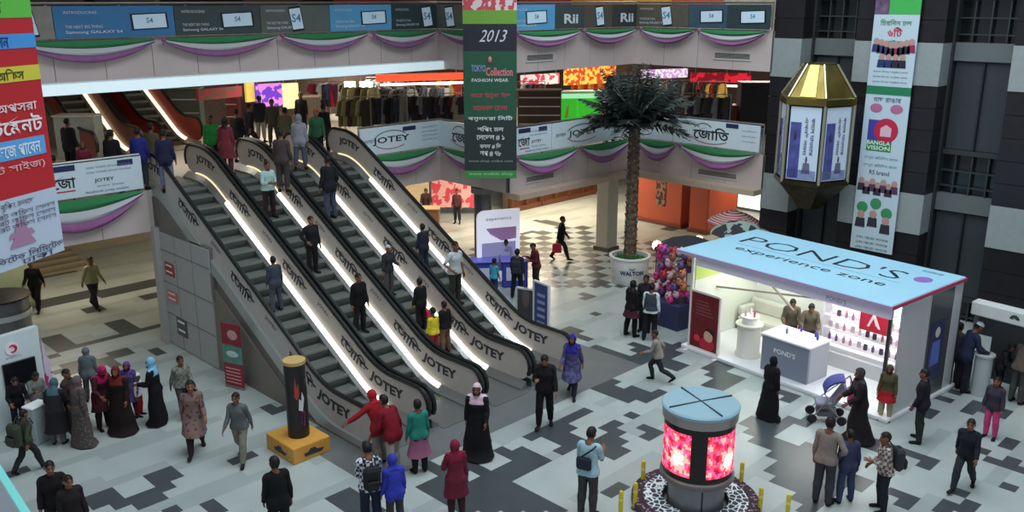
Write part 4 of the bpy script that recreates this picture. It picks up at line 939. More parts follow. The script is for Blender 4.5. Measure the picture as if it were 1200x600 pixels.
# ------------------------------------------------------------------ the glazed promotion kiosk with its lettered roof
KRZ = math.atan2(-.9946, -.104); KO = (19.95, 13.06, 0)
def kiosk():
    t = thing('promotion_kiosk', 'bright open-fronted kiosk with big lettered pale blue roof', 'kiosk', KO, KRZ)
    w = M((232, 234, 230), .4); g = M((196, 200, 200), .35, .1); dk = M((74, 76, 76), .4, .4)
    mb = MB(); mb.rbox((-.1, -.22, 0), (5.95, 3.0, .10), M((228, 230, 234), .3), .02); mb.build('platform', t)
    for x, y, m in ((0, .02, w), (5.62, .03, dk), (0, 2.85, w), (5.85, 2.85, dk), (2.88, 1.95, w)):
        mb = MB(); mb.rbox((x-.038, y-.038, .1), (x+.038, y+.038, 2.78), m, .01); mb.build('post', t)
    mb = MB(); mb.box((0, 2.86, .1), (5.85, 2.93, 2.74), w); mb.build('back_wall', t)
    mb = MB(); mb.box((-.03, .1, .1), (.03, 2.8, 1.9), M((226, 232, 220), .4)); mb.box((-.03, .1, 1.9), (.03, 2.8, 2.7), M((196, 214, 120), .5)); mb.build('side_wall', t)
    mb = MB(); mb.box((.1, 2.80, 1.75), (1.5, 2.855, 2.55), M((196, 214, 120), .5)); mb.build('green_panel', t)
    mb = MB(); mb.box((2.84, 1.98, .1), (2.92, 2.85, 2.6), w); mb.build('partition', t)
    mb = MB(); mb.box((5.82, .08, .1), (5.88, 1.25, 2.72), g); mb.box((5.83, 1.27, .1), (5.88, 2.4, 2.72), M((88, 92, 94), .3, .3)); mb.box((5.82, 2.42, .1), (5.88, 2.82, 2.72), g)
    mb.box((5.81, 1.245, .1), (5.9, 1.275, 2.72), M((190, 194, 194), .3)); mb.build('end_wall', t)
    mb = MB(); mb.box((5.885, 1.45, .5), (5.895, 2.1, 2.0), M((52, 60, 96), .4)); pp = mb.build('end_poster', t)
    mb = MB(); mb.ball((5.90, 1.78, 1.72), .12, M((200, 190, 190)), 12, 8, (.05, 1, 1.1)); mb.loft([[(5.896, 1.55, .9), (5.896, 2.0, .9)], [(5.896, 1.6, 1.5), (5.896, 1.95, 1.5)]], M((90, 110, 190)), cap=False, closed=False); mb.build('poster_print', pp)
    mb = MB(); mb.rbox((-.02, -.62, 2.78), (5.95, 2.75, 2.90), M((164, 216, 238), .45, noise=.03, scale=1), .02); roof = mb.build('roof', t)
    mb = MB(); mb.box((-.04, -.64, 2.80), (5.97, -.62, 2.88), M((176, 150, 184), .5)); mb.box((5.95, -.62, 2.80), (5.98, 2.75, 2.88), M((176, 60, 90), .5)); mb.build('roof_edge', t)
    mb = MB(); mb.box((.55, -.56, 2.56), (5.92, -.50, 2.78), M((222, 218, 236), .5)); mb.build('header', t)
    mb = MB(); mb.text("POND'S", (4.6, -.565, 2.67), (1, 0, 0), (0, 0, 1), .11, M((150, 140, 200)), .01); mb.build('lettering', t)
    for s, c, h, wd, b in (("POND'S", (2.75, 1.62), .78, 4.5, -.012), ('experience zone', (2.98, .62), .40, 4.2, 0)):
        mb = MB(); mb.text(s, (c[0], c[1], 2.905), (1, 0, 0), (0, 1, 0), h, M((32, 44, 50), .5), b, wd); mb.build('lettering', roof)
    mb = MB(); mb.box((.6, 1.04, 2.902), (5.2, 1.055, 2.904), M((110, 160, 190))); mb.build('rule_line', roof)
    mb = MB(); mb.loft([[(5.42+.20*math.cos(a), 1.72+.20*math.sin(a)*1.25, z) for a in [i*math.pi/12 for i in range(24)]] for z in (2.902, 2.906)], M((150, 110, 190))); mb.build('emblem', roof)
    mb = MB(); mb.text('institute', (5.3, 2.45, 2.905), (1, 0, 0), (0, 1, 0), .16, M((80, 110, 130)), 0, .5); mb.build('lettering', roof)
    mb = MB(); mb.bar((.05, 1.0, 1.55), (2.86, 2.5, 1.55), .05, M((120, 112, 104)), .04); mb.bar((.3, 2.83, 1.55), (2.6, .9, 1.55), .05, M((120, 112, 104)), .04); mb.build('brace', t)
    mb = MB(); mb.box((1.55, 2.80, 1.35), (2.82, 2.855, 2.15), pattern('blotch', (130, 110, 96), (70, 60, 56), 9)); mb.build('picture_wall', t)
    for k in range(3):
        mb = MB(); mb.box((.7+1.9*k, .5, 2.74), (1.7+1.9*k, 2.3, 2.78), M((255, 252, 245), .4, emit=7.0, name='kiosk_ceiling_lamp')); mb.build('ceiling_lamp', t)
    return t
kiosk()
KT = Matrix.Translation(Vector(KO)) @ Matrix.Rotation(KRZ, 4, 'Z')
def kp(x, y, z=0): return tuple(KT @ Vector((x, y, z)))
# desk, sofa, tables inside
t = thing('reception_desk', 'white topped grey reception desk inside the bright kiosk', 'desk', kp(3.0, .62, .1), KRZ); mb = MB(); mb.rbox((-.68, -.58, 0), (.68, -.5, .93), M((132, 140, 158), .4), .01); mb.build('front_panel', t)
mb = MB(); mb.box((.6, -.5, 0), (.68, .3, .93), M((170, 176, 186), .4)); mb.build('side_panel', t); mb = MB(); mb.box((-.68, -.5, 0), (-.6, .3, .93), M((170, 176, 186), .4)); mb.build('side_panel', t)
mb = MB(); mb.rbox((-.72, -.62, .93), (.72, .34, .98), M((238, 236, 240), .3), .015); mb.build('desk_top', t); mb = MB(); mb.text("POND'S", (0, -.585, .62), (1, 0, 0), (0, 0, 1), .13, M((240, 240, 244), .4), .015, .62); mb.build('lettering', t)
for k, (x, y) in enumerate(((2.75, .45), (3.35, .8), (3.5, .65), (2.9, .85))):
    mb = MB(); mb.lathe([(.028, 0), (.03, .02), (.03, .11), (.012, .13), (.012, .16), (.016, .165)], M((70, 60, 170) if k else (110, 120, 160), .3), 12); b = mb.build('cosmetic_bottle', smooth=True); b.location = kp(x, y, 1.085)
    tag(b, ['grey bottle at the front of the reception desk', 'violet bottle at the back corner of the desk', 'violet bottle by the end of the desk', 'violet bottle before the attendants on the desk'][k], 'bottle', 'bottles on the reception desk')
t = thing('sofa', 'white corner sofa inside the bright kiosk', 'sofa', kp(1.05, 2.3, .1), KRZ); mw = M((206, 206, 196), .7, noise=.03)
mb = MB(); mb.rbox((-.95, -.35, 0), (.95, .42, .42), mw, .05); mb.build('seat', t); mb = MB(); mb.rbox((-.95, .26, .42), (.95, .46, .82), mw, .05); mb.build('backrest', t); mb = MB(); mb.rbox((-.95, -.35, .42), (-.78, .26, .68), mw, .04); mb.build('arm', t); mb = MB(); mb.rbox((.78, -.35, .42), (.95, .26, .68), mw, .04); mb.build('arm', t)
t = thing('display_table', 'round white product table behind the red poster stand', 'table', kp(1.55, .55, .1), KRZ); mb = MB(); mb.lathe([(.34, 0), (.34, .05), (.3, .1), (.3, .82), (.36, .86), (.36, .9)], M((232, 230, 220), .4), 28); mb.build('drum', t, smooth=True); mb = MB(); mb.lathe([(.2, .9), (.2, 1.05), (.24, 1.08), (.24, 1.1)], M((236, 236, 230), .4), 24); mb.build('riser', t, smooth=True)
for k, (a, cl) in enumerate(((0, (230, 120, 120)), (2.1, (240, 240, 240)), (4.2, (240, 200, 210)))):
    mb = MB(); mb.lathe([(.03, 0), (.035, .03), (.03, .12), (.015, .14), (.015, .17)], M(cl, .3), 12); b = mb.build('cosmetic_jar', smooth=True); p = kp(1.55+.13*math.cos(a), .55+.13*math.sin(a), 1.2); b.location = p; tag(b, ['pink jar on the round white product table', 'white jar on the round white product table', 'pale rose jar on the round white product table'][k], 'jar', 'jars on the round table')
# product shelves with their boxes and bottles
t = thing('display_shelf', 'tall white shelf of cosmetics filling the end bay of the kiosk', 'shelf', kp(4.3, 1.8, .1), KRZ); mb = MB(); mb.box((-1.3, .2, 0), (1.3, .26, 2.35), M((236, 232, 236), .5, emit=.9, name='backlit_panel')); mb.build('back_panel', t)
mb = MB(); mb.box((-1.3, -.2, 0), (1.3, .2, .38), M((206, 208, 212), .4)); mb.build('base_cabinet', t)
for s in (-1, 1): mb = MB(); mb.box((s*1.3-.02, -.2, .38), (s*1.3+.02, .2, 2.35), w_ := M((230, 230, 232), .4)); mb.build('side_panel', t)
for k in range(5): mb = MB(); mb.box((-1.28, -.16, .62+.34*k), (1.28, .2, .645+.34*k), M((240, 238, 240), .3)); mb.build('shelf_board', t)
r2 = random.Random(3); protos = []
for c, shp in (((226, 200, 214), 0), ((120, 90, 150), 1), ((240, 240, 240), 1), ((90, 80, 96), 0), ((214, 150, 170), 1)):
    mb = MB()
    if shp: mb.lathe([(.03, 0), (.035, .02), (.035, .13), (.014, .15), (.014, .19), (.018, .195)], M(c, .3), 10)
    else: mb.rbox((-.045, -.03, 0), (.045, .03, .15), M(c, .5), .006)
    protos.append(mb.build('cosmetic_item', smooth=False))
NM = ['pink carton', 'violet bottle', 'white bottle', 'dark carton', 'rose bottle']; RN = ['lowest', 'second lowest', 'middle', 'second highest', 'highest']; used = set()
for k in range(5):
    for c in range(12):
        q = r2.randrange(5); o = protos[q] if q not in used else protos[q].copy()
        if q in used: COL.objects.link(o)
        used.add(q); o.location = kp(4.3-1.15+.205*c, 1.8-.03+r2.uniform(-.04, .04), .1+.646+.34*k); o.rotation_euler = (0, 0, KRZ)
        tag(o, f'{NM[q]} on the {RN[k]} shelf of the cosmetics wall', 'cosmetics', f'{NM[q]}s on the {RN[k]} cosmetics shelf')
t = thing('red_sign', 'square red sign with a white emblem hung before the cosmetics shelf', 'sign', kp(4.45, 1.50, 1.36), KRZ); mb = MB(); mb.box((-.36, -.012, 0), (.36, .012, .56), M((196, 36, 60), .5)); mb.build('board', t)
mb = MB(); mb.prism([(-.16, .12), (-.1, .12), (.0, .36), (.06, .2), (.14, .12), (.2, .12), (.04, .44), (-.03, .44)], 'y', -.018, -.013, M((240, 220, 224))); mb.build('emblem', t)
for s in (-.3, .3): mb = MB(); mb.tube([(s, 0, .56), (s, .2, .9)], .008, M((180, 180, 180), .3, .8), 6); mb.build('hanger', t)
def poster_stand(p, rz, w, h, face, label, name='poster_stand', frame=(236, 228, 222), deco=None, lean=0.0):
    t = thing(name, label, 'poster', p, rz); mb = MB(); f = M(frame, .45); T = Matrix.Rotation(-lean, 4, 'X')
    for a, b in (((-w/2, 0, .02), (-w/2, 0, h)), ((w/2, 0, .02), (w/2, 0, h)), ((-w/2, 0, h), (w/2, 0, h)), ((-w/2, 0, .12), (w/2, 0, .12))): mb.bar(a, b, .07, f, .05, T=T)
    mb.build('frame', t); mb = MB(); mb.box((-w/2+.03, -.010, .14), (w/2-.03, .010, h-.03), face, T); s = mb.build('sheet', t)
    for q in (-1, 1): mb = MB(); mb.rbox((q*w/2-.04, -.22, 0), (q*w/2+.04, .22, .04), f, .01); mb.build('foot', t)
    if deco: deco(s)
    return t
def d1(s):
    mb = MB(); mb.ball((.16, -.02, .55), .15, M((214, 170, 150)), 14, 8, (1, .06, 1.25)); mb.ball((.2, -.018, .68), .16, M((60, 30, 30)), 14, 8, (1, .05, .7)); mb.ball((.12, -.017, .32), .26, M((190, 40, 56)), 14, 8, (1, .04, .7)); mb.build('portrait_print', s)
    mb = MB(); mb.ball((-.22, -.018, .42), .1, M((220, 60, 70)), 12, 8, (1, .05, 1)); mb.build('flower_print', s)
    for k in range(5): mb = MB(); mb.box((-.3, -.016, 1.1+.09*k), (.28-.05*k, -.013, 1.12+.09*k), M((150, 96, 90))); mb.build('text_line', s)
poster_stand(kp(.62, -.15), KRZ, .98, 1.72, M((112, 34, 40), .4, noise=.15), 'red poster in a pale frame standing at the kiosk front', deco=d1)
# ------------------------------------------------------------------ round video pillar with its ring seat, yellow bollards
def video_pillar():
    c = (13.24, 8.33, 0); t = thing('video_pillar', 'round pillar with glowing red screens under a pale disc top', 'display', c, math.radians(-135-6)); gm = M((140, 144, 146), .35, .4, noise=.05)
    mb = MB(); mb.lathe([(.53, 0), (.53, .6)], gm, 40); mb.build('base_drum', t, smooth=True)
    for k in range(4): a = math.pi/2*k+.12; mb = MB(); mb.box((.525, -.012, .02), (.54, .012, .6), M((40, 42, 44)), Matrix.Rotation(a, 4, 'Z')); mb.build('base_seam', t)
    mb = MB(); mb.lathe([(.53, .58), (.67, .62), (.69, .66), (.69, .74), (.65, .76)], M((126, 122, 120), .3, .5), 48); mb.build('lower_collar', t, smooth=True)
    mb = MB(); mb.lathe([(.65, .74), (.65, 1.84)], M((22, 18, 20), .3), 48); mb.build('screen_drum', t, smooth=True)
    mb = MB(); mb.lathe([(.65, 1.82), (.69, 1.84), (.70, 2.0), (.71, 2.04)], M((150, 142, 140), .3, .4), 48); mb.build('upper_collar', t, smooth=True)
    mb = MB(); mb.lathe([(.71, 2.02), (.72, 2.07), (.69, 2.10), (.0, 2.115)], M((140, 172, 186), .4), 48); mb.build('disc_top', t, smooth=True)
    mb = MB()
    for a in (math.radians(28), math.radians(118)): mb.box((-.67, -.012, 2.095), (.67, .012, 2.125), M((50, 62, 66)), Matrix.Rotation(a, 4, 'Z'))
    mb.build('cross_seam', t)
    r3 = random.Random(9)
    for k in range(4):
        a0 = math.radians(-8+90*k+16); a1 = a0+math.radians(64); N = 22; Q = 18; fr = MB()
        def pt(i, j, r): a = a0+(a1-a0)*i/N; return (r*math.cos(a), r*math.sin(a), .87+.84*j/Q)
        mb = MB(); pal = [M((246, 60, 70), emit=2.0), M((255, 120, 110), emit=2.6), M((255, 206, 190), emit=3.2), M((206, 24, 60), emit=1.6), M((150, 20, 50), emit=1.2), M((255, 70, 120), emit=2.0)]
        for i in range(N):
            for j in range(Q):
                d_ = math.hypot(i-14, (j-6)*1.1)+r3.uniform(-1.2, 1.2); e_ = math.sin(i*.9+k)+math.sin(j*1.1+i*.35)+r3.uniform(-.7, .7); q = 2 if d_ < 3.2 else (1 if d_ < 5.5 or e_ > 1.1 else (0 if e_ > .2 else (5 if e_ > -.5 else (3 if e_ > -1.3 else 4))))
                if j == 0 or j == Q-1: q = r3.choice([3, 0, 5])
                mb.add([pt(i, j, .658), pt(i+1, j, .658), pt(i+1, j+1, .658), pt(i, j+1, .658)], [(0, 1, 2, 3)], pal[q])
        mb.build('screen', t)
    s = thing('ring_seat', 'low ring bench with dark rim and white lattice top around the video pillar', 'bench', c); dm = M((52, 34, 46), .5)
    mb = MB(); mb.lathe([(1.16, .02), (1.2, .04), (1.2, .13), (1.17, .15)], dm, 56, cap=False); mb.lathe([(.62, .02), (.62, .15)][::-1], dm, 40, cap=False); mb.build('drum', s, smooth=True)
    mb = MB(); mb.lathe([(1.18, .15), (.98, .155)], pattern('dots', (52, 34, 46), (150, 130, 150), 14), 56, cap=False); mb.build('rim', s)
    mb = MB(); mb.lathe([(.98, .155), (.62, .155)], lattice(), 56, cap=False); mb.build('lattice_top', s)
    for k in range(6): a = k*math.pi/3; mb = MB(); mb.cyl((math.cos(a)*1.0, math.sin(a)*1.0, 0), .04, .03, M((40, 40, 42)), 10); mb.build('foot', s)
def lattice():
    m = bpy.data.materials.new('white_lattice'); m.use_nodes = True; nt = m.node_tree; b = nt.nodes['Principled BSDF']; tc = nt.nodes.new('ShaderNodeTexCoord')
    v = nt.nodes.new('ShaderNodeTexVoronoi'); v.feature = 'DISTANCE_TO_EDGE'; v.inputs['Scale'].default_value = 8.5; r = nt.nodes.new('ShaderNodeValToRGB'); r.color_ramp.interpolation = 'CONSTANT'
    r.color_ramp.elements[0].color = (.75, .82, .85, 1); r.color_ramp.elements[1].color = (.03, .03, .05, 1); r.color_ramp.elements[1].position = .10
    nt.links.new(tc.outputs['Object'], v.inputs['Vector']); nt.links.new(v.outputs['Distance'], r.inputs['Fac']); nt.links.new(r.outputs['Color'], b.inputs['Base Color']); return m
video_pillar()
for k, (px, py) in enumerate(((753, 569), (727, 606), (890, 602), (868, 571), (922, 610), (744, 596))):
    X, Y, _ = at(px, py); t = thing('bollard', ['yellow post just behind the ring bench, on the side of the guard', 'yellow post nearest the guard with the sling bag', 'yellow post by the ring bench on the kiosk side', 'yellow post half hidden behind the video pillar on the kiosk side', 'yellow post cut by the frame edge near the two standing men', 'short yellow post close to the ring bench'][k], 'bollard', (X, Y, 0))
    mb = MB(); mb.lathe([(.075, 0), (.075, .02), (.035, .03)], M((60, 60, 62)), 14); mb.build('base_plate', t, smooth=True); mb = MB(); mb.lathe([(.042, .03), (.042, .5), (.03, .54)], M((206, 190, 40), .45), 14); mb.build('post', t, smooth=True); mb = MB(); mb.lathe([(.044, .34), (.044, .4)], M((230, 220, 120), .4), 14, cap=False); mb.build('band', t)
# ------------------------------------------------------------------ cylinder advert on its orange box
t = thing('advert_column', 'black cylinder with flame print on an orange box by the escalator foot', 'advert', (9.12, 15.5, 0)); mb = MB(); mb.rbox((-.47, -.52, 0), (.42, .55, .35), M((206, 150, 66), .5, noise=.06), .015); bx = mb.build('box', t)
for T in (Matrix.Rotation(0, 4, 'Z'), Matrix.Rotation(-math.pi/2, 4, 'Z')):
    mb = MB(); y = -.525 if T[0][0] > .5 else -.475; mb.prism([(-.2, .1), (.2, .1), (.26, .16), (.1, .18), (.04, .24), (-.06, .24), (-.12, .18), (-.22, .17)], 'y', y, y-.008, M((50, 52, 60)), T); mb.build('car_print', bx)
mb = MB(); mb.lathe([(.225, .35), (.225, 2.0)], M((36, 34, 36), .4, noise=.1), 36); cy = mb.build('cylinder', t, smooth=True); mb = MB(); mb.lathe([(.235, 1.98), (.235, 2.05), (0, 2.055)], M((190, 160, 100), .5), 36); mb.build('cap', t, smooth=False)
def wrap(mb, pts, r, mat):
    n = len(pts); mb.add([(r*math.cos(a), r*math.sin(a), z) for a, z in pts], [tuple(range(n))], mat)
A0 = math.radians(-125)
for nm, pts, m in (('flame_print', [(A0-.1, 1.3), (A0+.15, 1.22), (A0+.35, 1.35), (A0+.3, 1.6), (A0+.12, 1.5), (A0+.05, 1.75), (A0-.05, 1.55)], M((170, 66, 50))), ('figure_print', [(A0+.2, 1.0), (A0+.6, .95), (A0+.8, 1.25), (A0+.6, 1.4), (A0+.5, 1.2), (A0+.3, 1.25)], M((206, 204, 210))), ('figure_print', [(A0+.35, .7), (A0+.75, .6), (A0+.85, .95), (A0+.55, .98)], M((110, 40, 90)))):
    mb = MB(); wrap(mb, pts, .229, m); mb.build(nm, cy)
# leaning red poster by the wall under the escalator
t = thing('poster_stand', 'narrow red, teal and red poster stand against the escalator side wall', 'poster', (9.72, 19.35, 0), math.radians(-72)); mb = MB()
for a, b, c in ((.05, .62, (150, 44, 56)), (.66, 1.1, (96, 140, 130)), (1.14, 1.68, (140, 40, 50))): mb.box((-.3, -.012, a), (.3, .012, b), M(c, .5, noise=.2, scale=9))
mb.build('sheet', t); mb = MB()
for k in range(5): mb.box((-.25, -.018, .14+.09*k), (.22, -.013, .17+.09*k), M((206, 150, 150)))
mb.text('SALE', (0, -.016, 1.42), (1, 0, 0), (0, 0, 1), .16, M((222, 190, 190)), .01) if False else mb.ball((.05, -.014, 1.4), .16, M((206, 150, 150)), 12, 8, (1, .04, .8)); mb.ball((.0, -.014, .9), .14, M((190, 214, 206)), 12, 8, (1.4, .04, .6)); mb.build('print', t)
mb = MB(); mb.tube([(0, .02, 1.6), (0, .3, .02)], .012, m_steel, 6); mb.build('back_strut', t); mb = MB(); mb.rbox((-.31, -.03, 0), (.31, .03, .05), M((120, 120, 120)), .01); mb.build('foot', t)
# ------------------------------------------------------------------ sign stands, blue promotion counter, planter, balloon stall
def d2(s):
    for k in range(6): mb = MB(); mb.box((-.16, -.018, .35+.2*k), (.16, -.013, .44+.2*k), M((150, 160, 200))); mb.build('print', s)
def d3_(s):
    mb = MB(); mb.ball((0, -.014, 1.1), .2, M((100, 90, 84)), 12, 8, (.6, .05, 1.6)); mb.build('print', s)
X, Y, _ = at(634, 402); poster_stand((X, Y, 0), math.radians(-96), .62, 1.75, M((66, 84, 138), .4), 'blue poster stand with white frame beside the end of the escalators', frame=(214, 216, 218), deco=d2)
X, Y, _ = at(616, 393); poster_stand((X+.1, Y+.1, 0), math.radians(-70), .56, 1.35, M((72, 72, 74), .4, noise=.2), 'dark grey poster stand tucked behind the blue one', frame=(200, 202, 204), deco=d3_)
t = thing('promotion_board', 'white upright panel with purple print behind the blue counter', 'panel', (20.4, 21.05, 0), math.radians(-25)); pts = [(-.75, .05), (.75, .05), (.75, 2.5), (-.5, 2.5), (-.62, 2.47), (-.72, 2.38), (-.75, 2.25)]
mb = MB(); mb.prism(pts[::-1], 'y', -.05, .05, M((226, 228, 240), .4, emit=.45, name='backlit_board')); mb.build('board', t); mb = MB(); mb.prism([(-.45, 1.9), (.62, 1.9), (.62, 1.5), (.1, 1.45), (-.3, 1.7)][::-1], 'y', -.058, -.052, M((206, 150, 200))); mb.box((-.6, -.057, .4), (.6, -.052, 1.4), M((196, 190, 226))); mb.text('experience', (0, -.058, 2.2), (1, 0, 0), (0, 0, 1), .14, M((110, 110, 140)), 0, .9); mb.build('print', t)
mb = MB(); mb.rbox((-.8, -.2, 0), (.8, .2, .05), M((200, 200, 210)), .01); mb.build('foot', t)
for k, (px, py, lab) in enumerate(((567, 335, 'blue topped counter on the escalator side of the white promotion panel'), (603, 334, 'blue topped counter with the white print before the promotion panel'))):
    X, Y, _ = at(px, py); t = thing('promotion_counter', lab, 'counter', (X, Y, 0), math.radians(-40)); mb = MB(); mb.rbox((-.42, -.28, 0), (.42, .28, .88), M((60, 66, 170), .4), .02); mb.build('body', t); mb = MB(); mb.rbox((-.48, -.33, .88), (.48, .33, .93), M((110, 116, 210), .4), .015); mb.build('counter_top', t); mb = MB(); mb.box((-.3, -.29, .25), (.3, -.283, .7), M((200, 204, 236))); mb.build('print', t)
def planter():
    t = thing('palm_planter', 'round white planter with lettering at the foot of the palm', 'planter', (23.54, 17.92, 0)); mb = MB(); mb.lathe([(.56, 0), (.60, .05), (.66, .88), (.70, .9), (.70, .95), (.6, .95), (.6, .8)], M((222, 224, 222), .4), 40); mb.build('pot', t, smooth=True)
    mb = MB(); mb.lathe([(.6, .80), (.0, .84)], M((60, 110, 60), .9, noise=.4, scale=12), 32); mb.build('soil', t)
    a0 = math.radians(-135)
    def fn(r, zc): return lambda a, b: ((r+.03*(zc+b))*math.cos(a0+a/r)+0, (r+.03*(zc+b))*math.sin(a0+a/r), zc+b)
    mb = MB(); mb.text('WALTON', (0, 0, 0), (1, 0, 0), (0, 0, 1), .15, M((38, 44, 80)), .035, .82, fn=fn(.645, .47)); mb.build('lettering', t)
    mb = MB(); mb.text('our product', (0, 0, 0), (1, 0, 0), (0, 0, 1), .05, M((190, 60, 60)), 0, .3, fn=lambda a, b: fn(.645, .33)(a+.2, b)); mb.build('lettering', t)
    mb = MB(); mb.tube([tuple(fn(.655, .68)(.1*math.cos(q), .07*math.sin(q))) for q in [math.pi*(1.1+.1*i) for i in range(9)]], .014, M((60, 60, 70)), 6); mb.build('emblem', t)
    for k in range(26):
        a = rnd.uniform(0, 6.3); r = rnd.uniform(.15, .5); mb = MB() if k == 0 else mb
        for q in range(4): b = a+q*1.5; mb.add([(r*math.cos(a), r*math.sin(a), .82), (r*math.cos(a)+.05*math.cos(b)-.015, r*math.sin(a)+.05*math.sin(b), .95), (r*math.cos(a)+.12*math.cos(b), r*math.sin(a)+.12*math.sin(b), 1.02), (r*math.cos(a)+.05*math.cos(b)+.015, r*math.sin(a)+.05*math.sin(b), .94)], [(0, 1, 2, 3)], M((70, 130, 60), .7))
    mb.build('foliage', t)
    # the palm itself
    t = thing('palm_tree', 'tall palm with rough trunk and dark drooping fronds in the white planter', 'palm tree', (23.54, 17.92, .82)); H = 4.55; mb = MB(); tr = M((92, 78, 66), .9, noise=.4, scale=9); prof = []
    for k in range(41): z = H*k/40; prof.append((.20-.03*k/40+(.022 if k % 2 else 0), z))
    mb.lathe(prof, tr, 20)
    for k in range(150):
        z = H*(k+.5)/150; a = k*2.39996; r = .20-.03*z/H; T = Matrix.Translation((r*math.cos(a), r*math.sin(a), z)) @ Matrix.Rotation(a, 4, 'Z'); mb.add([(0, -.045, 0), (0, .045, 0), (.055, 0, .07), (-.01, 0, .10)], [(0, 1, 2), (1, 3, 2), (3, 0, 2)], M((150, 136, 118), .9) if k % 3 else M((52, 44, 38), .9), T)
    mb.build('trunk', t)
    g = [M((70, 80, 76), .6), M((100, 110, 106), .6), M((50, 58, 56), .6)]
    for k in range(62):
        a = k*2.39996+rnd.uniform(-.2, .2); u = k/61; el = math.radians(88-84*u); L = rnd.uniform(1.75, 2.2)*(1.0 if u > .12 else .95); pts = []; x, z, e = .05, H-.05, el
        for q in range(12): pts.append((x, z)); x += L/11*math.cos(e); z += L/11*math.sin(e); e -= (.025+.045*u)
        mb = MB(); T = Matrix.Rotation(a, 4, 'Z'); mt = g[k % 3]; mb.tube([(px, 0, pz) for px, pz in pts], [.018*(1-q/13)+.003 for q in range(12)], mt, 5, T)
        for q in range(2, 40):
            s = q/40*11; i = int(s); f = s-i; i2 = min(i+1, 11); px = pts[i][0]+(pts[i2][0]-pts[i][0])*f; pz = pts[i][1]+(pts[i2][1]-pts[i][1])*f; ln = .42*math.sin(math.pi*min(q/40*.9+.12, 1))+.06+rnd.uniform(-.05, .05)
            for sd in (-1, 1):
                dz = rnd.uniform(-.45, .25)*ln; fx = .85*ln
                mb.add([(px-.02, sd*.004, pz), (px+.02, sd*.004, pz), (px+fx*.5+.026, sd*ln*.5-sd*.02, pz+dz*.4+.012), (px+fx, sd*ln*.9, pz+dz), (px+fx*.5-.026, sd*ln*.5+sd*.02, pz+dz*.4-.012)], [(0, 1, 2, 3, 4)], mt, T)
        mb.build('frond', t)
planter()
# balloon and toy stall beside the kiosk, umbrellas, warm lamps
t = thing('toy_stall', 'narrow blue stall hung with toys beside the kiosk corner', 'stall', (21.1, 14.35, 0), KRZ); mb = MB(); mb.rbox((-.85, -.4, 0), (.45, .45, .75), M((52, 56, 96), .6), .02); mb.build('counter', t)
for x in (-.8, .4): mb = MB(); mb.tube([(x, .3, .7), (x, .3, 2.2)], .02, m_steel, 6); mb.build('post', t)
for z in (1.2, 1.7, 2.2): mb = MB(); mb.tube([(-.8, .3, z), (.4, .3, z)], .014, m_steel, 6); mb.build('rod', t)
r5 = random.Random(5); pals = [((214, 60, 130), 'pink'), ((196, 80, 150), 'magenta'), ((110, 66, 120), 'violet'), ((180, 50, 60), 'red'), ((220, 190, 200), 'pale pink'), ((140, 90, 70), 'brown'), ((90, 80, 130), 'blue'), ((200, 120, 90), 'orange')]; pb = {}
for k in range(56):
    c, nm = pals[k % 8] if k > 15 else pals[k % 5]; row = k//8
    if nm not in pb: mb = MB(); mb.ball((0, 0, 0), .11, M(c, .35), 12, 8, (1, 1, 1.12)); mb.ball((.09, 0, .1), .045, M(c, .35), 8, 6); mb.ball((-.09, 0, .1), .045, M(c, .35), 8, 6); o = mb.build('toy_balloon', smooth=True); pb[nm] = o
    else: o = pb[nm].copy(); COL.objects.link(o)
    T = Matrix.Translation(Vector((21.1, 14.35, 0))) @ Matrix.Rotation(KRZ, 4, 'Z'); o.location = T @ Vector((-.78+.17*(k % 8)+r5.uniform(-.05, .05), -.05+r5.uniform(-.28, .3), .88+.21*row+r5.uniform(-.05, .05)))
    tag(o, f'{nm} toy balloon in the cluster on the blue stall', 'balloon', f'{nm} toy balloons of the stall')
def parasol(p, r, h, col, label, col2=None):
    t = thing('parasol', label, 'parasol', p); mb = MB(); mb.tube([(0, 0, .05), (0, 0, h)], .022, m_steel, 8); mb.build('pole', t); mb = MB(); mb.lathe([(.28, 0), (.28, .05), (.06, .08)], M((60, 60, 62)), 20); mb.build('base', t)
    mb = MB(); n = 8; rings = [[(rr*math.cos(2*math.pi*i/(2*n))*(1 if i % 2 == 0 else .94), rr*math.sin(2*math.pi*i/(2*n))*(1 if i % 2 == 0 else .94), z) for i in range(2*n)] for rr, z in ((r, h-.42), (r*1.0, h-.36), (r*.55, h-.12), (.04, h+.03))]; mb.loft(rings, col); c = mb.build('canopy', t)
    if col2: mb = MB(); mb.prism([(-r*.3, .02), (r*.3, .02), (r*.2, -.03), (-r*.2, -.03)], 'x', -.02, .02, col2); 
    return t
parasol((22.75, 15.1, 0), 1.05, 2.25, M((44, 46, 52), .8), 'dark grey parasol over the toys beside the kiosk')
parasol((25.1, 14.75, 0), .95, 2.4, pattern('blotch', (48, 50, 56), (150, 170, 160), 2.2), 'dark parasol with pale print behind the kiosk'); parasol((26.6, 15.9, 0), .9, 2.3, pattern('stripe', (170, 60, 70), (206, 190, 190), 6), 'red and white striped parasol behind the kiosk')
for k, (px, py) in enumerate(((770, 287), (819, 281))):
    X, Y, Z = at(px, py, 1.9); t = thing('globe_lamp', ['warm globe lamp by the palm planter', 'warm globe lamp between the two dark parasols'][k], 'lamp', (X, Y, 0)); mb = MB(); mb.lathe([(.16, 0), (.16, .03), (.02, .05), (.018, 1.75)], M((50, 50, 52), .4, .5), 14); mb.build('stand', t, smooth=True); mb = MB(); mb.ball((0, 0, 1.88), .15, M((255, 226, 170), emit=9, name='warm_globe'), 16, 10); mb.build('globe', t, smooth=True)
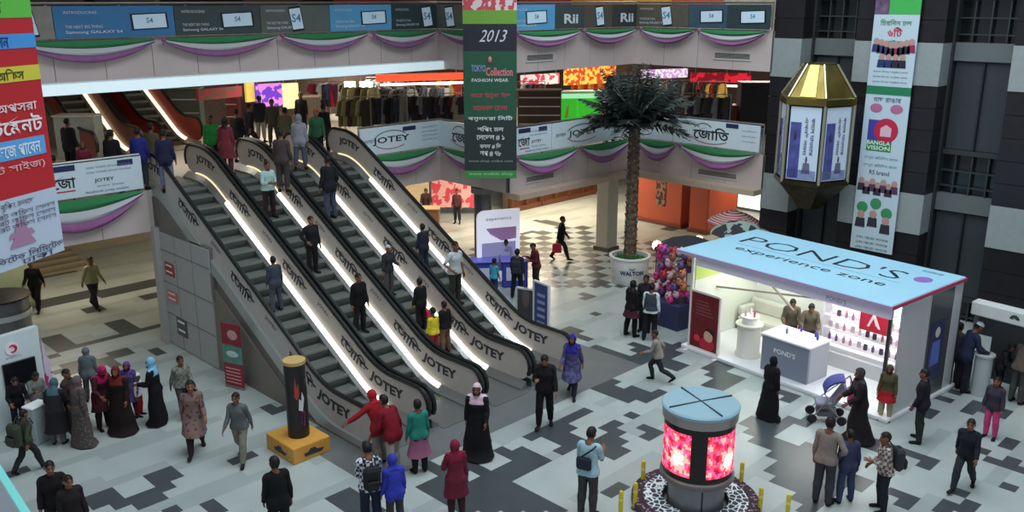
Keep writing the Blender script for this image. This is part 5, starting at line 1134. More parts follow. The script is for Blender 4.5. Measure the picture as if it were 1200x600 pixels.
# ------------------------------------------------------------------ small phone booth at the far side, orange booths
t = thing('phone_booth', 'dark sales booth under a long white sign with black lettering', 'booth', (22.2, 5.55, 0), KRZ); mb = MB(); mb.rbox((-1.15, -.12, 1.98), (2.2, .22, 2.3), M((206, 212, 210), .4), .02); s = mb.build('sign_box', t)
mb = MB(); mb.text('HUAWEI', (.55, -.125, 2.13), (1, 0, 0), (0, 0, 1), .11, M((30, 32, 34)), .02, .75); mb.build('lettering', s); mb = MB()
for k in range(6): a = math.radians(15+30*k); mb.prism([(.02*math.cos(a)-.15, .02*math.sin(a)+2.11), (.10*math.cos(a-.22)-.15, .10*math.sin(a-.22)+2.11), (.115*math.cos(a)-.15, .115*math.sin(a)+2.11), (.10*math.cos(a+.22)-.15, .10*math.sin(a+.22)+2.11)][::-1], 'y', -.13, -.122, M((30, 32, 34)))
mb.build('petal_emblem', s)
for x in (-1.05, 2.1): mb = MB(); mb.rbox((x-.04, -.02, 0), (x+.04, .1, 1.98), M((110, 114, 116), .4, .3), .01); mb.build('post', t)
mb = MB(); mb.box((-1.1, 1.2, 0), (2.2, 1.26, 1.98), M((48, 50, 54), .6)); mb.build('back_panel', t); mb = MB(); mb.rbox((.2, .25, 0), (1.9, .7, .95), M((190, 192, 190), .4), .02); mb.build('counter', t); mb = MB(); mb.box((.3, .24, .15), (1.8, .245, .8), M((214, 130, 70), .5, emit=.6, name='warm_lit_print')); mb.build('counter_print', t)
X, Y, _ = at(1147, 462); t = thing('round_counter', 'round grey pedestal counter at the corner of the phone booth', 'counter', (X, Y, 0)); mb = MB(); mb.lathe([(.2, 0), (.2, 1.0), (.24, 1.02), (.24, 1.06)], M((176, 186, 184), .35), 28); mb.build('pedestal', t, smooth=True); mb = MB(); mb.rbox((-.12, -.07, 1.06), (.12, .07, 1.09), M((40, 44, 50)), .005, Matrix.Rotation(.6, 4, 'Z')); mb.build('display_tray', t)
def orange_booth(X, y0, y1, h, label, txt):
    t = thing('shop_booth', label, 'booth', (X, (y0+y1)/2, 0)); o = M((180, 84, 58), .5, noise=.05); L = (y1-y0)/2; mb = MB(); mb.rbox((0, -L, .15), (2.2, L, h), o, .03); mb.build('body', t); mb = MB(); mb.rbox((-.05, -L-.05, 0), (2.25, L+.05, .15), M((110, 60, 40)), .02); mb.build('plinth', t)
    if txt: mb = MB(); mb.box((-.02, -L*.1-.25, h*.3), (-.005, -L*.1+.25, h*.9), pattern('blotch', (150, 112, 96), (70, 44, 40), 5)); mb.build('panel', t)
orange_booth(30.9, 20.95, 23.3, 2.75, 'large orange booth with a tall vertical sign, beyond the palm', True); orange_booth(30.8, 19.6, 20.5, 2.6, 'narrow orange booth just beyond the large one', None); orange_booth(33.5, 16.1, 17.2, 2.6, 'orange booth near the black pillar, beyond the striped parasol', None)
t = thing('lit_board', 'glowing white shopfront panel at the far ground floor', 'panel', (36.0, 20.6, 0), 0); mb = MB(); mb.rbox((-.04, -.75, .1), (.04, .75, 2.1), M((230, 240, 238), .4, emit=1.1, name='lit_white'), .01); mb.build('face', t); mb = MB(); mb.rbox((-.1, -.85, 0), (.1, .85, .1), M((90, 90, 90)), .01); mb.build('foot', t)
t = thing('cloth_screen', 'grey curtained screen beside the glowing white panel', 'screen', (36.2, 22.2, 0)); mb = MB(); mb.loft([[(.05*math.sin(q*1.7), -.7+1.4*q/16, z) for q in range(17)]+[(.05*math.sin(q*1.7)+.04, -.7+1.4*q/16, z) for q in range(16, -1, -1)] for z in (.05, 2.2)], M((120, 124, 146), .8)); mb.build('curtain', t); mb = MB(); mb.tube([(0.02, -.75, 2.2), (.02, .75, 2.2)], .025, m_steel, 6); mb.build('rod', t)
# ------------------------------------------------------------------ left side booth, hanging banners, lantern, near glass rail
X, Y, _ = at(20, 505); BL = (X, Y, 0)
p0 = at(0, 505); p1 = at(56, 486)
def left_booth():
    rz = math.atan2(p1[1]-p0[1], p1[0]-p0[0]); t = thing('phone_stand', 'white upright booth with red round emblem and dark screen', 'booth', (p1[0], p1[1], 0), rz); H = tall(50, 487, 381)
    wh = M((204, 218, 220), .4, noise=.03); mb = MB(); mb.prism([(-1.35, .0), (-.02, .0), (0.05, H), (-1.35, H-.05)][::-1], 'y', -.05, .12, wh); mb.build('panel', t)
    mb = MB(); mb.rbox((-.82, -.10, H*.44), (-.12, -.05, H*.70), M((22, 24, 28), .2), .01); mb.build('screen', t)
    mb = MB(); mb.lathe([(.15, 0), (.15, .012)], M((232, 226, 230)), 28, T=Matrix.Translation((-.55, -.055, H*.84)) @ Matrix.Rotation(math.pi/2, 4, 'X')); e = mb.build('emblem', t)
    mb = MB(); mb.tube([(-.55+.075*math.cos(a), -.07, H*.84+.075*math.sin(a)) for a in [math.radians(-120+22*i) for i in range(13)]], [.012+.016*math.sin(math.pi*i/12) for i in range(13)], M((196, 30, 70)), 8); mb.build('swirl', e)
    mb = MB(); mb.text('symphony', (-.55, -.056, H*.75), (1, 0, 0), (0, 0, 1), .06, M((190, 150, 160)), .005, .34); mb.build('lettering', t)
    mb = MB(); mb.prism([(.05, 0), (.34, 0), (.22, H*.5), (.10, H*.86)][::-1], 'y', .0, .05, pattern('blotch', (214, 190, 214), (170, 60, 110), 4)); mb.build('side_wing', t)
    mb = MB(); mb.prism([(-1.36, 0), (-1.12, 0), (-1.15, H*.55), (-1.36, H*.7)][::-1], 'y', -.09, -.055, pattern('blotch', (80, 90, 190), (190, 60, 110), 3)); mb.build('side_print', t)
left_booth()
for k, (px, py, lab) in enumerate(((48, 517, 'small white counter with papers before the white booth'), (77, 512, 'white round demo pedestal among the women at the booth'))):
    X, Y, _ = at(px, py); t = thing('demo_counter', lab, 'counter', (X, Y, 0), .4); mb = MB()
    if k == 0: mb.rbox((-.2, -.14, 0), (.2, .14, .84), M((150, 160, 162), .4), .02)
    else: mb.lathe([(.13, 0), (.08, .1), (.08, .9), (.13, 1.0)], M((170, 178, 178), .4), 24)
    mb.build('body', t); mb = MB(); mb.rbox((-.22, -.16, .84), (.22, .16, .88), M((226, 232, 232), .4), .01) if k == 0 else mb.lathe([(.15, 1.0), (.15, 1.04)], M((226, 232, 232), .4), 24); mb.build('counter_top', t)
X, Y, _ = at(14, 392); t = thing('round_kiosk', 'silver round kiosk with curved band behind the white booth', 'kiosk', (X-.2, Y, 0), .7); mb = MB(); mb.lathe([(.75, 0), (.75, 1.15)], M((120, 122, 126), .3, .4, noise=.1), 32); mb.build('drum', t, smooth=True); mb = MB(); mb.lathe([(.78, .62), (.8, .66), (.8, .74), (.78, .78)], M((206, 212, 214), .3), 32, cap=False); mb.build('band', t, smooth=True); mb = MB(); mb.lathe([(.82, 1.15), (.82, 1.2), (0, 1.22)], M((30, 32, 34), .3), 32); mb.build('dark_top', t)
t = thing('shop_counter', 'pale green shop counter block behind the silver round kiosk', 'counter', at(4, 366), math.radians(15)); mb = MB(); mb.rbox((-2.2, -.4, 0), (.85, .5, 1.55), M((176, 190, 160), .4, noise=.05), .03); mb.build('body', t); mb = MB(); mb.rbox((-2.25, -.45, 1.55), (.9, .55, 1.6), M((206, 206, 190), .4), .02); mb.build('counter_top', t)
for k in range(5):                                                # broad low steps at the back of the left corridor
    mb = MB(); mb.box((6.2, 32.6+.42*k, .0), (11.2, 33.02+.42*k, .10*(k+1)), M((150, 140, 116), .5)); mb.box((6.2, 32.6+.42*k, .10*(k+1)-.002), (11.2, 32.68+.42*k, .10*(k+1)+.004), m_dark)
    o = mb.build('floor_step'); o['kind'] = 'structure'
# hanging red banner on the near left, facing obliquely
def red_banner():
    d0 = 9.6; az = math.radians(45-14.5)                           # runs almost along the view
    def P(px, py, d): r = ray(px, py); h = math.hypot(r[0], r[1]); return Vector((r[0]/h*d, r[1]/h*d, CAMZ+r[2]/h*d))
    A = P(75, 293, d0); dv = Vector((math.cos(az), math.sin(az), 0)); zb = A.z; r = ray(0, 320)
    u = Vector((r[0], r[1], 0)); k = (A.x*dv.y-A.y*dv.x)/(u.x*dv.y-u.y*dv.x); Lft = u*k; W = (A.xy-Lft.xy).length+1.1
    t = thing('hanging_banner', 'tall red hanging banner with white lower part and coloured bars', 'banner', (A.x, A.y, zb)); H = 4.4; n = Vector((-dv.y, dv.x, 0))
    if n.dot(Vector((A.x, A.y, 0))) > 0: n = -n
    F = lambda a, b, o=0: tuple(Vector((A.x, A.y, zb))-dv*a+n*o+Vector((0, 0, b)))
    zof = lambda py: P(40, py, (Vector((A.x, A.y, 0))-dv*.45).length).z-zb
    def sheet(nm, b0, b1, mat, a0=0.0, a1=W, o0=-.006, o1=.006):
        mb = MB(); mb.add([F(a0, b0, o0), F(a1, b0, o0), F(a1, b1, o0), F(a0, b1, o0), F(a0, b0, o1), F(a1, b0, o1), F(a1, b1, o1), F(a0, b1, o1)], [(3, 2, 1, 0), (4, 5, 6, 7), (0, 1, 5, 4), (1, 2, 6, 5), (2, 3, 7, 6), (3, 0, 4, 7)], mat); return mb.build(nm, t, world=True)
    zz = {q: zof(q) for q in (228, 185, 163, 96, 78, 57, 40, 21, 0)}
    sheet('white_part', 0, zz[228], M((190, 204, 222), .6)); sheet('red_part', zz[228], H, M((190, 36, 44), .6))
    sheet('blue_bar', zz[185], zz[163], M((92, 168, 226), .6), .06, W, -.01, .01); sheet('yellow_bar', zz[96], zz[78], M((214, 206, 70), .6), 0, W, -.01, .01); sheet('blue_bar', zz[57], zz[40], M((70, 150, 220), .6), 0, W, -.01, .01); sheet('green_bar', zz[21], zz[21]+.42, M((96, 190, 70), .6), 0, W, -.01, .01)
    sheet('top_rod', H, H+.04, m_steel, -.03, W+.03, -.02, .02)
    def put(s, px_a, py, h, col, bold=.01, wd=None):
        mb = MB(); mb.text(s, F(px_a, zof(py), .014), tuple(dv), (0, 0, 1), h, M(col), bold, wd); mb.build('lettering', t, world=True)
    put('\u09bf\u09a8\u09ae\u09be\u09a3 \u0985\u09aa\u09b8\u09b0\u09be', .55, 124, .10, (236, 214, 216), .01, .9); put('\u098f\u09aa\u09be\u099f\u09c7\u09ae\u09a8\u099f', .55, 146, .17, (244, 232, 232), .02, .98); put('\u0986\u09c7\u09b0\u09be \u09b8\u09b9\u09c7\u099c \u09aa\u09be\u09c7\u09ac\u09a8', .55, 175, .13, (226, 240, 250), .01, .85); put('(\u09ab\u09be\u099f \u09b8\u09be\u0987\u099c)', .5, 195, .1, (236, 190, 196), .0, .8)
    put('\u0986\u09ac\u09be\u09b8\u09a8', .5, 49, .1, (30, 60, 120), .01, .35); put('\u0995\u09be\u09bf\u09b2 \u0985\u09bf\u09ab\u09b8', .5, 87, .1, (70, 60, 20), .01, .6); put('\u098f\u0996\u09a8', .5, 8, .1, (30, 70, 30), .01, .3)
    put('\u09ac\u09c1\u09bf\u0995\u0982 \u099a\u09b2\u09c7\u099b', .5, 236, .08, (70, 80, 100), 0, .4)
    for k in range(3): put('\u0995\u09c7\u09aa\u09be\u09c7\u09b0\u099f \u0985\u09bf\u09ab\u09b8 \u09c7\u09b8\u09b2\u09b8', .52, 246+7*k, .055, (80, 84, 100), 0, .95)
    put('\u0986\u09bf\u0995\u09c7\u099f\u0995 \u09bf\u09b2\u09bf\u09ae\u09c7\u099f\u09a1', .5, 295, .07, (60, 56, 90), .005, 1.0); put('\u09a2\u09be\u0995\u09be', .35, 303, .05, (60, 56, 90), 0, .4)
    mb = MB(); z0 = zof(285); 
    for w, b0, b1 in ((.16, 0, .05), (.12, .05, .09), (.16, .09, .14), (.08, .14, .19), (.05, .19, .24)): mb.add([F(.5-w, z0+b0, .013), F(.5+w, z0+b0, .013), F(.5+w*.8, z0+b1, .013), F(.5-w*.8, z0+b1, .013)], [(0, 1, 2, 3)], M((170, 130, 160)))
    mb.build('emblem', t, world=True)
red_banner()
def green_banner():
    c = Vector((19.62, 19.72, 0)); d = Vector((R2, -R2, 0)); n = Vector((-R2, -R2, 0)); dist = c.length; sc_ = dist*CP/FPX
    def zof(py): r = ray(577, py); h = math.hypot(r[0], r[1]); return CAMZ+r[2]/h*dist
    xo = (577-600)*sc_*1.02; W = 62*sc_*1.03; zb, zt = zof(209), 10.6
    t = thing('hanging_banner', 'tall dark green hanging banner in front of the balcony corner', 'banner', (c.x, c.y, zb))
    F = lambda a, z, o=0: tuple(c+d*(xo+a)+n*o+Vector((0, 0, z)))
    def sheet(nm, z0, z1, mat, o=.006, w=W):
        mb = MB(); mb.add([F(-w/2, z0, -o), F(w/2, z0, -o), F(w/2, z1, -o), F(-w/2, z1, -o), F(-w/2, z0, o), F(w/2, z0, o), F(w/2, z1, o), F(-w/2, z1, o)], [(3, 2, 1, 0), (4, 5, 6, 7), (0, 1, 5, 4), (1, 2, 6, 5), (2, 3, 7, 6), (3, 0, 4, 7)], mat); return mb.build(nm, t, world=True)
    sheet('green_part', zof(60), zof(190)+0, M((34, 74, 56), .7)) if False else None
    sheet('lower_part', zof(200), zof(140), M((40, 54, 52), .7)); sheet('green_part', zof(140), zof(60), M((36, 84, 62), .7)); sheet('dark_part', zof(60), zof(28), M((40, 40, 50), .7)); sheet('lime_part', zof(28), zof(12), M((110, 160, 60), .7)); sheet('print_part', zof(12), zt, pattern('blotch', (190, 80, 90), (220, 200, 200), 5)); sheet('bottom_strip', zof(209), zof(200), M((62, 140, 76), .7)); sheet('top_rod', zt, zt+.05, m_steel, .03, W+.1)
    def put(s, py, h, col, wd, bold=.01, dx=0, slant=0):
        mb = MB(); mb.text(s, F(dx, zof(py), .01), tuple(d), (0, 0, 1), h*sc_, M(col), bold, wd*sc_, slant=slant); mb.build('lettering', t, world=True)
    put('2013', 42, 14, (206, 206, 214), 30, .0, .05, .35); put('TOKYO', 80, 8, (140, 150, 200), 17, .01, -.35); put('Collection', 84, 10, (214, 120, 130), 32, .02, .28); put('FASHION WEAR', 94, 4, (210, 214, 214), 44, .01)
    put('\u099c\u09c7\u09ae \u0989\u09a0\u09c1\u0995 \u0988\u09a6', 112, 8, (170, 74, 84), 48, .02); put('\u0986\u09a8\u09a8\u09a6 \u09c7\u09ae\u09b2\u09be', 126, 8, (170, 74, 84), 42, .02)
    for py, s, w_ in ((139, '\u09ac\u09b8\u09c1\u09a8\u09a7\u09b0\u09be \u09bf\u09b8\u09bf\u099f', 54), (151, '\u09b6\u09bf\u09aa\u0982 \u09ae\u09b2', 32), (161, '\u09c7\u09b2\u09c7\u09ad\u09b2 # \u09e7', 34), (171, '\u09ac\u09b2\u0995 # \u09bf\u09a1', 26), (180, '\u09b6\u09aa # \u09ed\u09ee', 26)): put(s, py, 7, (222, 226, 226), w_, .01)
    put('www shop online com', 189, 4, (150, 160, 160), 54, 0); put('www mobile shop', 204, 5, (150, 220, 160), 54, 0)
    mb = MB(); mb.ball(F(.0, zof(70), .01), .1, M((214, 120, 120)), 10, 6, (.6, .6, 1)); mb.build('flame_emblem', t, world=True)
green_banner()
def white_banner():
    X = 26.5; F = lambda px, py, o=0: (X-o, on_x(px, py, X)[1], on_x(px, py, X)[2]); y0, y1 = 11.70, 10.40; t = thing('hanging_banner', 'long white hanging banner with pictures down the black pillar', 'banner', (X, (y0+y1)/2, 1.85)); zs = lambda py: on_x(1035, py, X)[2]
    def sheet(nm, z0, z1, mat, a=y0, b=y1, o=.012): mb = MB(); mb.box((X-o, b, z0), (X+.004, a, z1), mat); return mb.build(nm, t, world=True)
    wb = M((196, 216, 226), .6); sheet('lower_sheet', 1.85, zs(214), wb); sheet('middle_sheet', zs(214), zs(101), wb); sheet('green_bar', zs(111), zs(101), M((40, 130, 90), .6), o=.016); sheet('upper_sheet', zs(101), zs(17), wb); sheet('photo', zs(17), 9.9, M((110, 90, 120), noise=.5, scale=5), y0, y0-.42, .013); sheet('green_head', zs(17), 9.9, M((70, 184, 90), .6), y0-.42, y1, .013)
    c = (y0+y1)/2
    def put(s, py, h, col, wd, bold=.01, dy=0): mb = MB(); mb.text(s, (X-.022, c+dy, zs(py)), (0, -1, 0), (0, 0, 1), h, M(col), bold, wd); mb.build('lettering', t, world=True)
    put('\u09bf\u099a\u09b0\u09bf\u09a6\u09a8 \u099a\u09b2', 26, .17, (80, 150, 90), .9); put('\u09ec\u09bf\u099f', 37, .26, (200, 60, 90), .42, .02); put('\u09a8\u09be\u099f\u0995', 49, .15, (80, 150, 110), .5)
    for k in range(3): put('\u09ac\u09be\u0982\u09b2\u09be \u09bf\u09ad\u09b6\u09a8 \u0985\u09a8\u09c1\u09a0\u09be\u09a8 \u09ae\u09be\u09b2\u09be', 84+6*k, .07, (80, 90, 110), 1.0, 0)
    put('\u09ae\u09be\u099b \u09b0\u09be\u0999\u09be\u09b0', 117, .14, (70, 80, 110), .8, 0)
    for k in range(2): put('\u09c7\u09a6\u0996\u09c1\u09a8 \u09aa\u09bf\u09a4\u09bf\u09a6\u09a8 \u09b0\u09be\u09c7\u09a4', 186+9*k, .12, (110, 140, 160), 1.0, 0)
    put('RS brand', 203, .13, (90, 80, 110), .6); put('BANGLA', 168, .12, (226, 240, 230), .7, .02, .12); put('VISION', 174, .12, (226, 240, 230), .7, .02, .12)
    mb = MB(); mb.box((X-.018, c-.26, zs(178)), (X-.013, c+.48, zs(165)), M((50, 140, 80))); mb.box((X-.018, c+.0, zs(165)), (X-.013, c+.48, zs(141)), M((70, 66, 160))); mb.ball((X-.018, c-.06, zs(153)), .36, M((196, 40, 70)), 20, 10, (.02, 1, 1)); mb.build('channel_emblem', t, world=True)
    mb = MB(); mb.prism([(c+.1, zs(160)), (c-.22, zs(160)), (c-.22, zs(150)), (c-.06, zs(146)), (c+.1, zs(150))], 'x', X-.032, X-.026, M((226, 190, 200))); mb.build('house_print', t, world=True)
    r6 = random.Random(2)
    def fig(y, z, s, col): mb.ball((X-.02, y, z+.3*s), .09*s, M((190, 150, 140)), 8, 6, (.05, 1, 1.1)); mb.prism([(y-.12*s, z), (y+.12*s, z), (y+.1*s, z+.22*s), (y-.1*s, z+.22*s)][::-1], 'x', X-.022, X-.017, M(col))
    for k in range(8): mb = MB(); fig(c+.5-.145*k, zs(66)+.12*abs(k-3.5)/3.5, 1.0, r6.choice([(60, 60, 110), (150, 50, 90), (40, 44, 60), (120, 60, 120)])); mb.build('figure_print', t, world=True)
    for k in range(4): mb = MB(); fig(c+.3-.2*k, zs(79), 1.0, r6.choice([(40, 60, 110), (40, 40, 60)])); mb.build('figure_print', t, world=True)
    for s in (-1, 1):
        mb = MB(); mb.ball((X-.018, c+s*.3, zs(127)), .17, M((190, 110, 150)), 12, 6, (.03, 1.1, .8)); mb.build('face_print', t, world=True)
    for k in range(7): mb = MB(); fig(c+.5-.165*k, zs(226)-.1*(k % 2), 1.0, r6.choice([(120, 80, 110), (90, 60, 90), (60, 50, 70)])); mb.build('figure_print', t, world=True)
    for q, (dy, py) in enumerate(((.4, 246), (0, 240), (-.35, 250))): mb = MB(); mb.ball((X-.018, c+dy, zs(py)), .17, M((60, 150, 96)), 16, 8, (.03, 1, 1)); mb.build('badge_print', t, world=True)
    for k, (dy, py) in enumerate(((.42, 270), (.05, 268), (-.35, 274))): mb = MB(); fig(c+dy, zs(py), 1.3, (50, 50, 66)); mb.build('figure_print', t, world=True)
    for k in range(3): put('\u098f\u09ac\u0982 \u0986\u09c7\u09b0\u09be \u0985\u09c7\u09a8\u09c7\u0995', 282+6*k, .08, (90, 120, 140), 1.0, 0)
white_banner()
def lantern():
    c = (25.72, 12.82, 0); t = thing('wall_lantern', 'large gold lantern with lit poster panes on the black pillar', 'lantern', (c[0], c[1], 3.05)); gold = M((118, 104, 54), .25, .8, noise=.3, scale=2); dk = M((64, 56, 36), .3, .7, noise=.3)
    n = 6; rot = math.radians(225-30-36)
    ring = lambda r, z: [(r*math.cos(rot+2*math.pi*i/n), r*math.sin(rot+2*math.pi*i/n), z) for i in range(n)]
    R = 1.10; mb = MB(); mb.loft([ring(R*1.05, 3.20), ring(R*1.05, 3.38), ring(R*.98, 3.42), ring(.48, 4.32), ring(.5, 4.36)], gold); mb.build('roof', t); mb = MB(); mb.loft([ring(.35, 0), ring(R*.98, .78), ring(R*1.04, .82), ring(R*1.04, .95)], dk); mb.build('lower_bowl', t); mb = MB(); mb.loft([ring(R*.92, .95), ring(R*.92, 3.2)], M((34, 34, 40), .5)); mb.build('core', t)
    for i in range(n):
        a = Vector(ring(R, 0)[i]); b = Vector(ring(R, 0)[(i+1) % n]); mb = MB(); mb.tube([(a.x, a.y, .9), (a.x, a.y, 3.25)], .05, M((170, 168, 150), .3, .6), 8); mb.build('corner_post', t)
        d = (b-a).normalized(); L = (b-a).length; nn = Vector((d.y, -d.x, 0)); p = a+d*.1
        mb = MB(); q = [p, p+d*(L-.2)]; off = -nn*.02; mb.add([tuple(q[0]+off+Vector((0, 0, 1.0))), tuple(q[1]+off+Vector((0, 0, 1.0))), tuple(q[1]+off+Vector((0, 0, 3.15))), tuple(q[0]+off+Vector((0, 0, 3.15)))], [(0, 1, 2, 3)], M((190, 208, 224), .4, emit=.12, name='poster_pane')); pn = mb.build('poster_pane', t)
        m0 = a+d*(L/2)
        def S(u, v, o=.0): return tuple(m0+d*u+nn*(-.01+o)+Vector((0, 0, v)))
        mb = MB()
        for v0, v1, u0, u1, cc in ((1.05, 2.7, -.42, -.1, (80, 84, 150)), (1.02, 1.3, -.45, .42, (140, 150, 190))): mb.add([S(u0, v0), S(u1, v0), S(u1, v1), S(u0, v1)], [(0, 1, 2, 3)], M(cc, noise=.3, scale=4))
        mb.ball(S(-.26, 2.3), .13, M((60, 50, 90)), 10, 6, (.3, .3, 1)); mb.ball(S(.12, 1.62), .1, M((90, 84, 110)), 10, 6, (.3, .3, 1)); mb.add([S(0, 1.2), S(.26, 1.2), S(.22, 1.52), S(.04, 1.52)], [(0, 1, 2, 3)], M((110, 110, 140))); mb.build('print', pn)
        for s, u, hgt in (('\u098f\u0996\u09a8\u0987 \u09b8\u09ae\u09df', .06, .13), ('\u09ac\u09a6\u09c7\u09b2 \u09af\u09be\u0993\u09df\u09be\u09b0', .24, .11)):
            mb = MB(); mb.text(s, S(u, 2.3, .006), (0, 0, -1), tuple(d), hgt, M((70, 60, 90)), .01, 1.1); mb.build('lettering', pn)
        mb = MB(); a2, b2 = Vector(ring(R*1.0, 3.42)[i]), Vector(ring(.49, 4.34)[i]); mb.tube([a2, b2], .035, M((190, 184, 150), .25, .8), 6); mb.build('roof_rib', t)
    mb = MB(); mb.box((.4, -.2, 1.0), (.95, .2, 1.4), dk); mb.box((.4, -.2, 2.8), (.95, .2, 3.2), dk); mb.build('wall_bracket', t)
    mb = MB(); a2, b2, c2, d2 = [Vector(q) for q in (ring(R*.985, 3.44)[0], ring(R*.985, 3.44)[1], ring(.5, 4.32)[1], ring(.5, 4.32)[0])]; o_ = Vector((math.cos(rot+math.pi/6), math.sin(rot+math.pi/6), .5))*.02; L_ = lambda p, q, f: p+(q-p)*f+o_; mb.add([tuple(L_(a2, b2, .3)), tuple(L_(a2, b2, .72)), tuple(L_(d2, c2, .72)), tuple(L_(d2, c2, .2))], [(0, 1, 2, 3)], M((236, 232, 120), .3, emit=.7, name='yellow_roof_highlight')); mb.build('roof_highlight', t)  # bright highlight of one roof face, put in as an emissive yellow patch
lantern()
# near glass rail at the lower left
def near_rail():
    a, b = Vector(at(-14, 530, 5.3)), Vector(at(32, 603, 5.3)); d = (b-a).normalized(); b = a+d*6; t = thing('glass_railing', 'glass rail with pale cyan top edge below the camera', 'railing', (a.x, a.y, 4.3)); n = Vector((d.y, -d.x, 0))
    mb = MB(); mb.prism([(a-n*.03).xy[:], (b-n*.03).xy[:], (b+n*.03).xy[:], (a+n*.03).xy[:]], 'z', 5.26, 5.3, M((120, 214, 206), .2)); mb.build('top_edge', t, world=True); mb = MB(); mb.prism([(a-n*.012).xy[:], (b-n*.012).xy[:], (b+n*.012).xy[:], (a+n*.012).xy[:]], 'z', 4.32, 5.26, M((150, 176, 190), .1, alpha=.75)); mb.build('glass_pane', t, world=True)
    mb = MB(); mb.prism([(a-n*.06).xy[:], (b-n*.06).xy[:], (b+n*1.9).xy[:], (a+n*1.9).xy[:]], 'z', 3.9, 4.3, M((150, 160, 168), .5)); o = mb.build('floor_near'); o['kind'] = 'structure'
near_rail()
# ------------------------------------------------------------------ shops behind the balconies
def lit_sign(pa, pb, z0, z1, col, emit, label, txt=None, tcol=(250, 250, 250), name='shop_sign', depth=.14, posts=None):
    A, B = Vector((pa[0], pa[1], 0)), Vector((pb[0], pb[1], 0)); d = (B-A).normalized(); n = Vector((d.y, -d.x, 0)); L = (B-A).length; H = z1-z0; rz = math.atan2(d.y, d.x)
    t = thing(name, label, 'sign', (A.x, A.y, z0), rz); mb = MB(); mb.rbox((0, 0, 0), (L, depth, H), col if isinstance(col, bpy.types.Material) else M(col, .5, emit=emit), .015); mb.build('box', t)
    if txt: mb = MB(); mb.text(txt, (L/2, -.008, H/2), (1, 0, 0), (0, 0, 1), H*.5, M(tcol, .5, emit=emit*.7 if emit else 0), .02, L*.7); mb.build('lettering', t)
    if posts is not None:
        for q in (.08, .92): mb = MB(); mb.tube([(L*q, depth/2, H), (L*q, depth/2, posts-z0)], .012, m_steel, 6); mb.build('hanger', t)
    return t
pz = lambda px, py, z: at(px, py, z)
lit_sign(pz(441, 92, 6.05), pz(543, 89, 6.05), 5.9, 6.2, (232, 84, 52), .7, 'long orange red lit sign over the clothes racks', posts=7.05)
lit_sign(pz(446, 100, 5.75), pz(543, 97, 5.75), 5.72, 5.80, (255, 252, 244), 3.5, 'white tube lamp under the orange red sign', name='tube_lamp', posts=7.05)
lit_sign(pz(403, 97, 5.85), pz(416, 97, 5.85), 5.66, 5.9, (255, 250, 232), 2.4, 'small square lit panel over the olive coats, on the escalator side', name='ceiling_panel_lamp', posts=7.05); lit_sign(pz(421, 97, 5.85), pz(436, 97, 5.85), 5.66, 5.9, (255, 250, 232), 2.4, 'small square lit panel over the olive coats, beside the orange sign', name='ceiling_panel_lamp', posts=7.05)
lit_sign(pz(300, 108, 5.7), pz(331, 106, 5.7), 5.1, 6.0, pattern('blotch', (96, 50, 180), (190, 120, 200), 3, emit=.7), 1, 'violet lit panel at the shops behind the escalator heads', posts=7.05); lit_sign(pz(332, 110, 5.6), pz(350, 109, 5.6), 5.0, 6.0, (238, 214, 150), .9, 'cream lit panel beside the violet one', posts=7.05); lit_sign(pz(289, 108, 5.7), pz(299, 107, 5.7), 5.3, 6.05, (226, 196, 90), .6, 'narrow yellow lit panel beside the violet one', posts=7.05)
lit_sign(pz(612, 94, 5.95), pz(656, 91, 5.95), 5.7, 6.15, pattern('blotch', (226, 210, 206), (206, 70, 90), 4, emit=.7), 1, 'pinkish lit shop sign right beside the dark green hanging banner', posts=7.05); lit_sign(pz(662, 91, 5.8), pz(722, 88, 5.8), 5.45, 6.3, pattern('blotch', (250, 190, 80), (196, 70, 40), 4.5, emit=.9), 1, 'bright orange yellow shopfront sign above the green counter', posts=7.05)
lit_sign(pz(752, 90, 5.85), pz(806, 88, 5.85), 5.75, 6.15, pattern('blotch', (244, 226, 246), (190, 150, 200), 7, emit=.9), 1, 'pale violet lit sign behind the palm crown', posts=7.05); lit_sign(pz(809, 92, 5.9), pz(880, 93, 5.9), 5.75, 6.15, pattern('blotch', (214, 30, 54), (120, 16, 30), 2.5, emit=.6), 1, 'red shop sign near the black pillar', posts=7.05); lit_sign(pz(848, 100, 5.6), pz(880, 101, 5.6), 5.54, 5.62, (255, 226, 214), 2.6, 'pinkish tube lamp under the red shop sign', name='tube_lamp', posts=7.05)
# green counter
A, B = pz(651, 147, GZ), pz(703, 146, GZ); d = Vector((B[0]-A[0], B[1]-A[1], 0)); rz = math.atan2(d.y, d.x); t = thing('green_counter', 'bright green lit shop counter behind the balcony banners', 'counter', A, rz); L = d.length; gm_ = M((60, 190, 50), .4, emit=.55, name='lit_green'); mb = MB(); mb.rbox((0, 0, 0), (L*.5-.02, .6, 1.3), gm_, .02); mb.build('front_panel', t); mb = MB(); mb.rbox((L*.5+.02, 0, 0), (L, .6, 1.3), gm_, .02); mb.build('front_panel', t); mb = MB(); mb.rbox((-.03, -.03, 1.08), (L+.03, .05, 1.26), M((170, 236, 190), .4, emit=.7), .01); mb.build('light_band', t); mb = MB(); mb.rbox((-.05, -.05, 1.3), (L+.05, .65, 1.35), M((190, 200, 190), .4), .01); mb.build('counter_top', t)
mb = MB(); mb.prism([(L*.2, .3), (L*.27, .3), (L*.3, .9), (L*.24, .7)], 'y', -.012, -.004, M((200, 226, 90))); mb.build('print', t)
